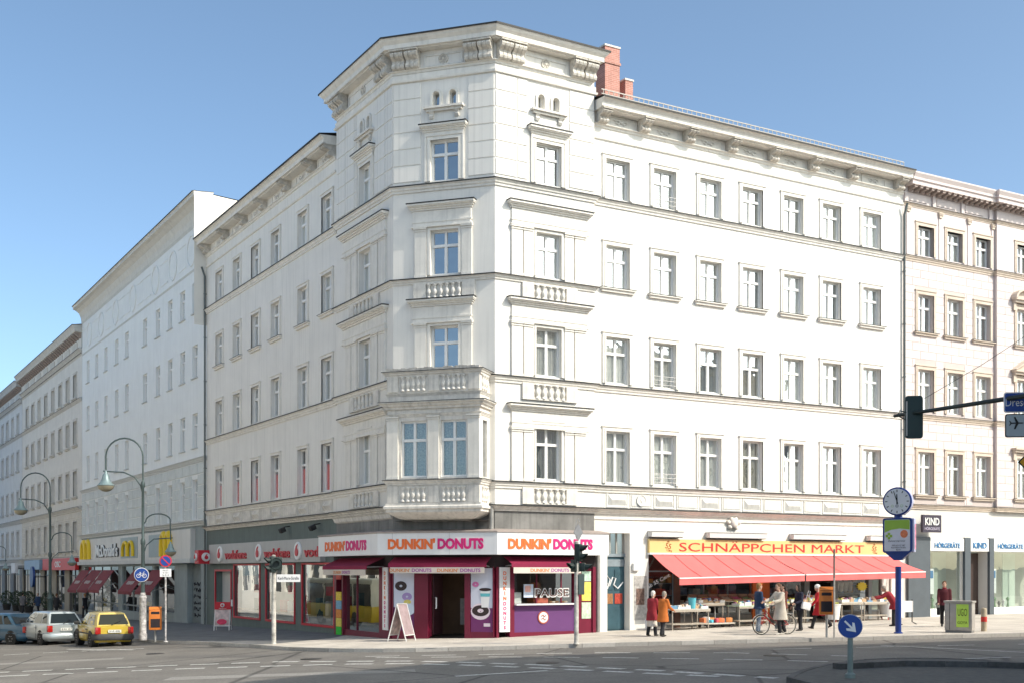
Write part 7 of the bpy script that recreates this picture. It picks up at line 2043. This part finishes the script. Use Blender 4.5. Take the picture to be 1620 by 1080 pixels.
    # rear and front screens
    for xb, xt, nm, s in ((gh[0], gh[1], 'rear_window', -1), (gh[3], gh[2], 'windscreen', 1)):
        q = MB(); wbb, wtt = w * 0.74, w * 0.58
        def E(vv): return lerp(xb, xt, vv) + s * 0.014, lerp(belt, H - 0.06, vv)
        (x0, z0), (x1, z1) = E(0.12), E(0.92)
        q.quad((x0, -wbb, z0), (x0, wbb, z0), (x1, wtt, z1), (x1, -wtt, z1)); O(nm, q, car_glass_d, t, M)
    # bumpers
    for s, xx in ((-1, xr), (1, xf)):
        q = MB(); pts = [(xx - s * 0.35, w * 0.99, 0.40), (xx - s * 0.1, w * 0.94, 0.42), (xx + s * 0.03, w * 0.72, 0.42), (xx + s * 0.05, 0, 0.42), (xx + s * 0.03, -w * 0.72, 0.40), (xx - s * 0.1, -w * 0.94, 0.42), (xx - s * 0.35, -w * 0.99, 0.42)]
        q.tube(pts, [(0.13, 0.05)] * 7, 10); O('bumper', q, bumper_m, t, M, smooth=50)
    for side in (1, -1):
        q = MB(); q.bbox(xr - 0.03, side * w * 0.80 - 0.11, belt - 0.32, xr + 0.14, side * w * 0.80 + 0.11, belt - 0.04, 0.03); O('tail_light', q, tail, t, M, smooth=40)
        q = MB(); q.bbox(xf - 0.35, side * w * 0.72 - 0.14, hood - 0.36, xf - 0.02, side * w * 0.72 + 0.1, hood - 0.2, 0.05); O('headlight', q, mat('headlamp', (0.6, 0.6, 0.6), 0.15, 0.03, 3, coat=0.6), t, M, smooth=40)
        q = MB(); q.bbox(gh[3] - 0.45, side * (w + 0.08) - 0.1, belt + 0.0, gh[3] - 0.28, side * (w + 0.08) + 0.1, belt + 0.15, 0.03); q.tube([(gh[3] - 0.35, side * w * 0.9, belt + 0.02), (gh[3] - 0.35, side * (w + 0.05), belt + 0.05)], 0.03, 6); O('mirror', q, black_pl, t, M, smooth=40)
        for xx in (xr + L * 0.185, xf - L * 0.185):
            Mw = M @ T(xx, side * (w - 0.145), 0.30)
            q = MB(); q.lathe([(0.02, -0.12), (0.35, -0.12), (0.35, 0.149), (0.02, 0.149)], 24, (0, 0, 0), 'y'); O('wheel_arch', q, black_pl, t, Mw @ T(0, side * -0.005, 0.02))
            q = MB(); q.lathe([(0.19, -0.09), (0.28, -0.09), (0.30, -0.07), (0.30, 0.07), (0.28, 0.105), (0.19, 0.105)], 26, (0, 0, 0), 'y'); wh = O('wheel', q, tyre, t, Mw @ (T() if side > 0 else RZ(math.pi)) @ T(0, 0.05, 0), smooth=40)
            q = MB(); q.lathe([(0.19, 0.10), (0.17, 0.085), (0.06, 0.10), (0.005, 0.105)], 20, (0, 0, 0), 'y')
            for k in range(6):
                q.box(-0.018 + 0.12 * math.cos(k * 1.047), 0.09, -0.018 + 0.12 * math.sin(k * 1.047), 0.018 + 0.12 * math.cos(k * 1.047), 0.108, 0.018 + 0.12 * math.sin(k * 1.047))
            O('hub_cap', q, rim, wh, WM[wh.name], smooth=40)
        q = MB(); q.box(xr + 0.4, side * (w + 0.004) - 0.006, 0.52, xf - 0.6, side * (w + 0.004) + 0.006, 0.57); O('side_strip', q, bumper_m, t, M)
        for dx in ((gh[0] + gh[3]) / 2 - 0.35, gh[3] - 0.3):
            q = MB(); q.box(dx - 0.006, side * (w * 0.997) - 0.008, 0.3, dx + 0.006, side * (w * 0.997) + 0.008, belt - 0.05); O('door_gap', q, black_pl, t, M)
        q = MB(); q.bbox((gh[0] + gh[3]) / 2 - 0.25, side * (w + 0.005) - 0.02, belt - 0.17, (gh[0] + gh[3]) / 2 - 0.08, side * (w + 0.005) + 0.02, belt - 0.13, 0.01); O('door_handle', q, bumper_m, t, M)
    q = MB(); q.box(xr - 0.05, -0.26, belt - 0.27, xr - 0.02, 0.26, belt - 0.15); pl = O('number_plate', q, plate, t, M)
    text(pl, M @ T(xr - 0.051, 0, belt - 0.21) @ RZ(R(-90)), plate_txt, 0.075, blk, ext=0.002, fit=0.42)
    vx = (gh[0] - 0.02, belt + 0.06)
    q = MB(); q.tube([(gh[0] - 0.03, 0.12, belt + 0.03), (lerp(gh[0], gh[1], 0.4) - 0.03, -0.28, lerp(belt, H, 0.35))], 0.012, 5); O('wiper', q, black_pl, t, M)
    q = MB(); q.box(xr - 0.012, -w * 0.72, belt - 0.42, xr + 0.01, w * 0.72, belt - 0.405); O('hatch_gap', q, black_pl, t, M)
    return t
car_glass_d = glass('car_window_glass', (0.13, 0.16, 0.16), 0.03, 0.0)
def carpaint(n, c, metal=0.0): return mat(n, c, 0.32, 0.04, 2, coat=0.7, metal=metal)
dLang = math.atan2(FL.d.y * -1, FL.d.x * -1)     # heading down the left street
# rear-wheel positions were measured on the road; offset forward by half the wheelbase
def place(xr_, yr_, hd_, back): return xr_ + math.cos(hd_) * back, yr_ + math.sin(hd_) * back
h1 = dLang + R(3)
cx_, cy_ = place(-16.35, 49.6, h1, 1.25)
car('yellow_hatchback', 'small yellow hatchback with dark bumper parked nearest the corner', cx_, cy_, h1, 3.43, 1.63, 1.42, 0.86, 0.88, (-1.62, -1.30, 0.35, 1.05), carpaint('paint_yellow', (0.50, 0.36, 0.04)), mat('bumper_grey', (0.055, 0.055, 0.055), 0.7, 0.1, 3), 'B·HR 4086')
h2 = dLang + R(9)
cx_, cy_ = place(-19.75, 53.2, h2, 1.5)
car('silver_estate', 'silver estate car parked between the yellow and the blue car', cx_, cy_, h2, 4.4, 1.74, 1.47, 0.92, 0.90, (-2.12, -1.72, 0.35, 1.05), carpaint('paint_silver', (0.40, 0.44, 0.45), 0.4), carpaint('paint_silver', (0.4, 0.44, 0.45)), 'B·RK 257', five=True, estate=True)
h3 = R(152)
cx_, cy_ = place(-22.0, 55.2, h3, 1.5)
car('blue_saloon', 'dark blue saloon car parked left of the silver estate', cx_, cy_, h3, 4.5, 1.74, 1.42, 0.90, 0.90, (-1.55, -0.95, 0.45, 1.15), carpaint('paint_blue', (0.02, 0.075, 0.13)), carpaint('paint_blue', (0.02, 0.075, 0.13)), 'B·MT 611', five=True)
h4 = dLang + R(14)
cx_, cy_ = place(-27.2, 61.0, h4, 1.5)
car('pink_car', 'pale rose car half hidden behind the blue saloon at the left edge', cx_, cy_, h4, 4.2, 1.72, 1.5, 0.92, 0.92, (-1.9, -1.5, 0.4, 1.1), carpaint('paint_rose', (0.42, 0.33, 0.36)), black_pl, 'B·EL 902', five=True)

# city bus across the street, outside the frame, mirrored in the corner window
bM = T(-31.5, 68.0, zg(-31.5) - KERB) @ RZ(dLang)
bus = thing('city_bus', 'yellow city bus mirrored in the corner shop window', 'bus', bM)
q = MB(); q.bbox(-6, -1.25, 0.35, 6, 1.25, 1.35, 0.1); O('lower_body', q, mat('bus_yellow', (0.75, 0.5, 0.02), 0.35), bus, bM, smooth=40)
q = MB(); q.bbox(-5.95, -1.22, 1.35, 5.95, 1.22, 2.75, 0.1); O('window_band', q, mat('bus_glass', (0.03, 0.035, 0.04), 0.15), bus, bM, smooth=40)
q = MB(); q.bbox(-6, -1.25, 2.7, 6, 1.25, 3.05, 0.1); O('roof', q, mat('bus_roof', (0.7, 0.66, 0.5), 0.4), bus, bM, smooth=40)
for xx in (-5.9, -3.0, -0.1, 2.8, 5.8):
    q = MB(); q.box(xx - 0.06, -1.245, 1.3, xx + 0.06, 1.245, 2.75); O('window_pillar', q, MATS['bus_roof'], bus, bM)
for xx in (-3.4, 3.4):
    for s in (-1.1, 1.1):
        q = MB(); q.lathe([(0.02, -0.16), (0.48, -0.16), (0.48, 0.16), (0.02, 0.16)], 20, (xx, s, 0.48), 'y'); O('wheel', q, tyre, bus, bM, smooth=40)

# ---------------------------------------------------------------- bicycle
bf, br_ = Vector((8.78, 42.85)), Vector((9.80, 43.22))
dvec = (bf - br_).normalized()
hdg = math.atan2(dvec.y, dvec.x)
mid = (bf + br_) / 2
M = T(mid.x, mid.y, zg(mid.x)) @ RZ(hdg)
bk = thing('bicycle', 'red ladies bicycle held by the person in the beige coat', 'bicycle', M)
redf = mat('bike_red', (0.40, 0.02, 0.025), 0.35, 0.05, 4, coat=0.4)
wheel_x = 0.54
for xx in (wheel_x, -wheel_x):
    q = MB(); q.tube([(0.335 * math.cos(a), 0, 0.335 * math.sin(a)) for a in [2 * math.pi * i / 32 for i in range(33)]], 0.02, 8, False); wh = O('tyre', q, tyre, bk, M @ T(xx, 0, 0.355), smooth=60)
    q = MB(); q.tube([(0.31 * math.cos(a), 0, 0.31 * math.sin(a)) for a in [2 * math.pi * i / 32 for i in range(33)]], 0.012, 6, False); O('rim', q, mat('rim_cream', (0.55, 0.52, 0.45), 0.4), wh, M @ T(xx, 0, 0.355), smooth=60)
    q = MB()
    for k in range(18): a = k * math.pi / 9; q.tube([(0.02 * math.cos(a + 0.5), 0.015 * (-1) ** k, 0.02 * math.sin(a + 0.5)), (0.31 * math.cos(a), 0, 0.31 * math.sin(a))], 0.0022, 3)
    o = O('spokes', q, sgrey, wh, M @ T(xx, 0, 0.355)); o['kind'] = 'stuff'
    q = MB(); n = 14; a0, a1 = (R(20), R(150)) if xx > 0 else (R(10), R(180))
    q.tube([(0.385 * math.cos(a0 + (a1 - a0) * i / n), 0, 0.385 * math.sin(a0 + (a1 - a0) * i / n)) for i in range(n + 1)], [(0.006, 0.028)] * (n + 1), 6); O('mudguard', q, mat('mudguard_silver', (0.45, 0.44, 0.42), 0.4, metal=0.4), bk, M @ T(xx, 0, 0.355), smooth=50)
    q = MB(); q.tube([(0, -0.05, 0), (0, 0.05, 0)], 0.025, 8); O('hub', q, sgrey, wh, M @ T(xx, 0, 0.355))
q = MB()
bb, seat_t, head_t, head_b = (-0.08, 0, 0.30), (-0.25, 0, 0.80), (0.36, 0, 0.86), (0.41, 0, 0.66)
q.tube([bb, seat_t], 0.018, 8); q.tube([head_b, (0.15, 0, 0.42), bb], 0.02, 8); q.tube([head_t, (0.12, 0, 0.58), (-0.14, 0, 0.46)], 0.016, 8); q.tube([head_t, head_b], 0.022, 8)
for s in (-0.05, 0.05): q.tube([bb, (-wheel_x, s, 0.355)], 0.011, 6); q.tube([(-0.22, 0, 0.7), (-wheel_x, s, 0.355)], 0.010, 6); q.tube([head_b, (0.45, s, 0.62), (wheel_x, s, 0.355)], 0.013, 6)
O('frame', q, redf, bk, M, smooth=50)
q = MB(); q.tube([head_t, (0.33, 0, 1.0)], 0.014, 8); q.tube([(0.12, -0.3, 1.02), (0.26, -0.24, 1.06), (0.33, -0.05, 1.0), (0.33, 0.05, 1.0), (0.26, 0.24, 1.06), (0.12, 0.3, 1.02)], 0.013, 8); O('handlebar', q, sgrey, bk, M, smooth=50)
q = MB(); q.ell((-0.28, 0, 0.90), 0.14, 0.09, 0.035, 12, 6); q.tube([seat_t, (-0.28, 0, 0.9)], 0.013, 6); O('saddle', q, black_pl, bk, M, smooth=50)
q = MB(); q.lathe([(0.02, -0.004), (0.1, -0.004), (0.1, 0.004), (0.02, 0.004)], 20, (-0.08, 0.05, 0.30), 'y'); q.tube([(-0.08, 0.07, 0.30), (0.0, 0.07, 0.16)], 0.012, 6); q.tube([(-0.08, -0.07, 0.30), (-0.16, -0.07, 0.44)], 0.012, 6); q.box(-0.04, 0.07, 0.145, 0.05, 0.16, 0.17); q.box(-0.2, -0.16, 0.43, -0.11, -0.07, 0.455); O('crank', q, sgrey, bk, M)
q = MB(); q.tube([(-0.3, -0.07, 0.74), (-0.75, -0.07, 0.74), (-0.75, 0.07, 0.74), (-0.3, 0.07, 0.74)], 0.009, 6); q.tube([(-0.72, 0.06, 0.74), (-0.56, 0.06, 0.38)], 0.008, 6); q.tube([(-0.72, -0.06, 0.74), (-0.56, -0.06, 0.38)], 0.008, 6); O('carrier', q, sgrey, bk, M)
q = MB(); q.tube([(0.52, 0, 0.78), (0.46, 0, 0.78)], [0.045, 0.025], 10); O('headlamp', q, sgrey, bk, M)

# ---------------------------------------------------------------- people
def remesh(mb, vox, smooth_it=3):
    me = mb.mesh('tmp')
    ob = bpy.data.objects.new('tmp', me); COL.objects.link(ob)
    m = ob.modifiers.new('r', 'REMESH'); m.mode = 'VOXEL'; m.voxel_size = vox
    s = ob.modifiers.new('s', 'SMOOTH'); s.iterations = smooth_it; s.factor = 0.5
    dg = bpy.context.evaluated_depsgraph_get()
    r = bpy.data.meshes.new_from_object(ob.evaluated_get(dg))
    bpy.data.objects.remove(ob)
    r.shade_smooth()
    return r
skin = mat('skin', (0.50, 0.30, 0.22), 0.6, 0.06, 8)
def person(lab, x, y, yaw, h, top, bottom, hair, shoes, legs=((10, 5), (-10, 12)), arms=((-10, 15), (12, 20)), lean=0, coat=0.25, hat=None, skirt=None, coat_w=1.0, head_turn=0, spread=(0.06, 0.06), z=None, hairlong=False, scarf=None, look=0):
    k = h / 1.75
    z = zg(x) if z is None else z
    M = T(x, y, z) @ RZ(yaw) @ Matrix.Scale(k, 4)
    L = R(lean)
    hip = Vector((0, 0, 0.92))
    def up(d, f=0.0): return hip + Vector((math.sin(L) * d + f * math.cos(L), 0, math.cos(L) * d - f * math.sin(L)))
    body = MB()
    # legs
    J = []
    for s, (a, b) in zip((1, -1), legs):
        hp = hip + Vector((0, 0.09 * s, -0.02))
        a, b = R(a), R(b)
        kn = hp + Vector((math.sin(a), 0, -math.cos(a))) * 0.43
        an = kn + Vector((math.sin(a - b), 0, -math.cos(a - b))) * 0.42
        J.append((hp, kn, an, a - b))
    low = min(j[2].z for j in J) - 0.08
    for j in J:
        for v in j[:3]: v.z -= low
    hip.z -= low
    for hp, kn, an, f in J:
        body.tube([hp, (hp + kn) / 2, kn, kn * 0.6 + an * 0.4, an], [0.085, 0.075, 0.055, 0.055, 0.038], 10)
    sh = up(0.52); neck = up(0.60); hc = up(0.73, 0.03 + 0.0)
    body.tube([up(-0.08), up(0.0), up(0.15), up(0.32), up(0.45), up(0.54)], [(0.10, 0.14), (0.11, 0.165), (0.10, 0.14), (0.115, 0.165), (0.10, 0.175), (0.05, 0.07)], 14)
    body.tube([up(0.5), up(0.64, 0.01)], [0.055, 0.05], 10)
    Hm = T(*hc) @ RZ(R(head_turn)) @ RY(L * 0.5 + R(look))
    def hp_(a, b, c): return tuple(Hm @ Vector((a, b, c)))
    o = len(body.v); body.ell((0, 0, 0.01), 0.095, 0.075, 0.118, 14, 10); body.ell((0.045, 0, -0.06), 0.05, 0.052, 0.06, 10, 8); body.ell((0.095, 0, -0.005), 0.022, 0.013, 0.026, 8, 6)
    for s in (1, -1): body.ell((-0.005, s * 0.076, -0.005), 0.02, 0.012, 0.032, 8, 6)
    body.ell((0.085, 0, -0.055), 0.014, 0.026, 0.009, 8, 6)
    for i in range(o, len(body.v)): body.v[i] = hp_(*body.v[i])
    A = []
    for s, (a, b), sp in zip((1, -1), arms, spread):
        S0 = up(0.49) + Vector((0, 0.185 * s, 0))
        a_, b_ = R(a) + L * 0.2, R(b)
        el = S0 + Vector((math.sin(a_), sp * s * 2, -math.cos(a_))).normalized() * 0.29
        wr = el + Vector((math.sin(a_ + b_), sp * s * 0.4 - 0.15 * s * math.sin(b_) * 0.5, -math.cos(a_ + b_))).normalized() * 0.26
        A.append((S0, el, wr))
        body.tube([S0, el, wr], [0.055, 0.042, 0.03], 10)
        d = (wr - el).normalized()
        body.tube([wr, wr + d * 0.05, wr + d * 0.09], [(0.022, 0.03), (0.018, 0.042), (0.016, 0.04)], 10)
    me = remesh(body, 0.016, 4)
    # five fingers per hand, rooted in the palm
    fb = MB()
    for (S0, el, wr), s in zip(A, (1, -1)):
        d = (wr - el).normalized(); side = d.cross(Vector((0, 1, 0)));
        side = side.normalized() if side.length > 0.1 else Vector((1, 0, 0))
        curl = d.cross(side) * -s
        p0 = wr + d * 0.085
        for i, l in enumerate((0.065, 0.075, 0.07, 0.055)):
            b0 = p0 + side * (0.027 - i * 0.018)
            fb.tube([b0 - d * 0.02, b0 + d * l * 0.55, b0 + d * l * 0.85 + curl * l * 0.3], [0.009, 0.008, 0.006], 6)
        b0 = wr + d * 0.03 + side * 0.035
        fb.tube([b0 - side * 0.015, b0 + side * 0.02 + d * 0.03, b0 + side * 0.022 + d * 0.06], [0.011, 0.01, 0.007], 6)
    bm = bmesh.new(); bm.from_mesh(me); tm = fb.mesh('f'); bm.from_mesh(tm); bm.to_mesh(me); bm.free(); bpy.data.meshes.remove(tm)
    me.shade_smooth(); me.materials.clear(); me.materials.append(skin)
    p = O('person', me, None, None, M, label=lab, cat='person', group='people on the pavement')
    def cloth(name, fn, m, vox=0.02, it=4):
        q = MB(); fn(q); r = remesh(q, vox, it); r.materials.clear(); r.materials.append(m); O(name, r, None, p, M)
    def trousers(q):
        for hp, kn, an, f in J: q.tube([hp + Vector((0, 0, 0.06)), (hp + kn) / 2, kn, (kn + an) / 2, an + (an - kn).normalized() * 0.02], [0.105, 0.095, 0.078, 0.075, 0.07], 12)
        q.tube([up(-0.1), up(0.1)], [(0.12, 0.17), (0.12, 0.165)], 12)
    cloth('trousers', trousers, bottom)
    if skirt:
        def sk(q):
            c = (J[0][1] + J[1][1]) / 2
            q.tube([up(0.05), up(-0.15), c + Vector((0, 0, 0.05)), c - Vector((0, 0, 0.12))], [(0.13, 0.18), (0.16, 0.2), (0.19, 0.21), (0.2, 0.22)], 14)
        cloth('skirt', sk, skirt)
    def jacket(q):
        cw = coat_w
        sec = [up(0.56), up(0.51), up(0.44), up(0.28), up(0.12), up(0.0)]
        rr = [(0.07, 0.09), (0.10 * cw, 0.18), (0.135 * cw, 0.205 * cw), (0.14 * cw, 0.195 * cw), (0.14 * cw, 0.185 * cw), (0.15 * cw, 0.195 * cw)]
        if coat > 0.02:
            c = (J[0][1] + J[1][1]) / 2
            base = up(0.0)
            dn = (Vector((c.x * 0.6, 0, c.z)) - base).normalized()
            stretch = max(abs(J[0][1].x - J[1][1].x) / 2, 0.0) * 0.5
            for f in (0.35, 0.7, 1.0):
                sec.append(base + dn * coat * f); rr.append(((0.155 + 0.03 * f) * cw + stretch * f, (0.2 + 0.025 * f) * cw))
        q.tube(sec, rr, 18)
        for S0, el, wr in A:
            q.ell(S0, 0.085, 0.085, 0.08, 10, 8)
            q.tube([S0, (S0 + el) / 2, el, (el + wr) / 2, wr], [0.08, 0.072, 0.064, 0.058, 0.05], 12)
    cloth('coat', jacket, top)
    if scarf:
        q = MB(); q.tube([up(0.56), up(0.61, 0.01)], [0.085, 0.075], 12); O('scarf', q, scarf, p, M, smooth=60)
    for s, (hp, kn, an, f) in zip((1, -1), J):
        q = MB(); F2 = Vector((math.cos(f), 0, math.sin(f) * 0.6)) if f < 0.2 else Vector((math.cos(f), 0, math.sin(f)))
        q.tube([an - F2 * 0.07 + Vector((0, 0, -0.035)), an + Vector((0, 0, -0.03)), an + F2 * 0.10 + Vector((0, 0, -0.05)), an + F2 * 0.18 + Vector((0, 0, -0.058))], [(0.035, 0.03), (0.05, 0.042), (0.035, 0.045), (0.018, 0.03)], 10); O('shoe', q, shoes, p, M, smooth=60)
    for s in (1, -1):
        q = MB(); q.ell((0, 0, 0), 0.008, 0.012, 0.008, 8, 6); O('eye', q, blk, p, M @ Hm @ T(0.086, 0.03 * s, 0.014), smooth=60)
    def hr(q):
        o = len(q.v)
        if hat: q.ell((-0.012, 0, 0.05), 0.118, 0.10, 0.105, 16, 10); q.tube([(-0.005, 0, 0.02), (-0.005, 0, 0.05)], [(0.105, 0.09), (0.11, 0.095)], 14)
        else:
            q.ell((-0.022, 0, 0.04), 0.10, 0.09, 0.105, 14, 10); q.ell((-0.05, 0, -0.02), 0.065, 0.078, 0.09, 12, 8)
            if hairlong: q.ell((-0.06, 0, -0.1), 0.06, 0.085, 0.13, 12, 8); [q.ell((0.0, s * 0.08, -0.05), 0.05, 0.022, 0.11, 10, 8) for s in (1, -1)]
        for i in range(o, len(q.v)): q.v[i] = hp_(*q.v[i])
    cloth('hat' if hat else 'hair', hr, hat or hair, 0.012, 2)
    return p, A, M
C = lambda n, c, r=0.85: mat('cloth_' + n, c, r, 0.12, 6, 0.3, 60)
grey_hair, white_hair, brown_hair, dark_hair, fair = C('hair_grey', (0.30, 0.26, 0.22)), C('hair_white', (0.70, 0.66, 0.60)), C('hair_brown', (0.12, 0.06, 0.03)), C('hair_dark', (0.02, 0.015, 0.012)), C('hair_fair', (0.28, 0.15, 0.06))
blacks = C('black', (0.018, 0.018, 0.022)); navyc = C('navy', (0.014, 0.035, 0.085)); jeans = C('jeans', (0.10, 0.13, 0.18)); beige = C('beige', (0.40, 0.35, 0.26)); orangec = C('rust_orange', (0.50, 0.14, 0.025)); maroonc = C('dark_red', (0.26, 0.02, 0.03)); redcoat = C('red', (0.42, 0.012, 0.02)); creamc = C('cream', (0.6, 0.55, 0.48)); shoe_b = C('shoe_black', (0.02, 0.018, 0.016), 0.5); shoe_w = C('shoe_pale', (0.5, 0.47, 0.42), 0.6)
P1 = person('old lady in rust orange coat and black trousers walking arm in arm', 5.35, 43.1, R(38), 1.56, orangec, blacks, grey_hair, shoe_b, legs=((8, 4), (-8, 10)), arms=((-4, 12), (20, 40)), coat=0.36, coat_w=1.12, lean=5)
P2 = person('white haired old lady in dark red coat left of the orange coat', 5.02, 43.62, R(42), 1.58, maroonc, blacks, white_hair, shoe_b, legs=((-6, 8), (10, 4)), arms=((0, 8), (10, 30)), coat=0.32, coat_w=1.1, lean=5, skirt=creamc)
def bag(name, lab, M, w, h, d, m, strap=0.12):
    t = thing(name, lab, 'bag', M)
    q = MB(); q.bbox(-w / 2, -d / 2, -h, w / 2, d / 2, 0, 0.03); O('bag_body', q, m, t, M, smooth=40)
    q = MB(); q.tube([(-w * 0.25, 0, -0.01), (-w * 0.1, 0, strap), (w * 0.1, 0, strap), (w * 0.25, 0, -0.01)], 0.008, 5); O('handle', q, m, t, M)
whb = C('white_bag', (0.72, 0.72, 0.72), 0.5)
def hand(P, i): 
    S0, el, wr = P[1][i]; return P[2] @ (wr + (wr - el).normalized() * 0.1)
v = hand(P2, 0); bag('shopping_bag', 'white carrier bag hanging from the dark red coated lady', T(v.x, v.y, v.z - 0.1) @ RZ(R(40)), 0.32, 0.36, 0.14, whb)
person('man in navy jacket and grey jeans standing before the bicycle', 9.0, 44.35, R(12), 1.76, navyc, jeans, fair, shoe_b, legs=((4, 3), (-4, 5)), arms=((22, 55), (6, 20)), coat=0.08, coat_w=1.06)
P4 = person('person in long beige trench coat standing astride the red bicycle', 9.50, 43.02, hdg + R(4), 1.78, beige, blacks, brown_hair, shoe_w, legs=((16, 20), (-14, 6)), arms=((35, 40), (38, 36)), coat=0.42, coat_w=1.12, lean=6, spread=(0.12, 0.12), head_turn=15)
P5 = person('dark haired woman in black jacket with white shoulder bag behind the bicycle', 10.75, 45.4, R(195), 1.68, C('blackblue', (0.014, 0.016, 0.035)), blacks, dark_hair, shoe_b, legs=((3, 2), (-5, 4)), arms=((8, 60), (6, 30)), coat=0.15, hairlong=True, lean=3)
v = hand(P5, 1); bag('shoulder_bag', 'white shoulder bag carried by the dark haired woman', T(10.95, 45.15, zg(10.9) + 1.05) @ RZ(R(20)) @ RY(R(15)), 0.36, 0.26, 0.12, whb, 0.45)
person('dark haired person in brown jacket half hidden behind the beige coat', 10.15, 45.5, R(200), 1.72, C('brownred', (0.16, 0.05, 0.035)), blacks, dark_hair, shoe_b, legs=((3, 2), (-3, 4)), arms=((25, 60), (10, 30)), coat=0.1)
person('woman in red coat and white hat striding past the thin pole', 11.78, 46.6, R(165), 1.68, redcoat, blacks, white_hair, shoe_b, legs=((22, 6), (-24, 16)), arms=((18, 25), (-16, 15)), coat=0.36, coat_w=1.1, hat=C('hat_white', (0.74, 0.72, 0.68)), lean=4)
P8 = person('grey haired shopper in dark red coat bending over the right table', 15.1, 48.0, R(168), 1.66, maroonc, blacks, grey_hair, shoe_b, legs=((6, 6), (-2, 4)), arms=((48, 25), (55, 20)), coat=0.26, coat_w=1.12, lean=34)
P9 = person('man in dark red and black jacket walking behind the street cabinet', 16.72, 47.0, R(250), 1.72, C('wine_black', (0.09, 0.015, 0.022)), blacks, brown_hair, shoe_b, legs=((10, 4), (-12, 12)), arms=((-8, 15), (10, 20)), coat=0.1, lean=6, scarf=C('wine', (0.22, 0.02, 0.04)))
v = hand(P9, 1); bag('briefcase', 'black bag carried by the man behind the cabinet', T(v.x, v.y, v.z - 0.08) @ RZ(R(70)), 0.36, 0.28, 0.12, C('bag_black', (0.012, 0.012, 0.014)))
for i, (s, o_, yaw, lab, c) in enumerate(((-30.5, 2.6, 70, 'person in black coat before the leftmost wine red awning', blacks), (-40, 2.4, 250, 'person in dark blue coat under the red fascia sign', navyc), (-44, 3.0, 80, 'person in grey coat among the potted shrubs', C('grey', (0.12, 0.12, 0.13))), (-25.0, 1.6, 160, 'person in black sitting height under the middle wine red awning', blacks))):
    x, y = FL.p(s, o_)
    person(lab.replace('sitting height ', 'standing '), x, y, R(yaw), 1.72, c, blacks, [brown_hair, grey_hair, dark_hair, fair][i], shoe_b, coat=0.25)
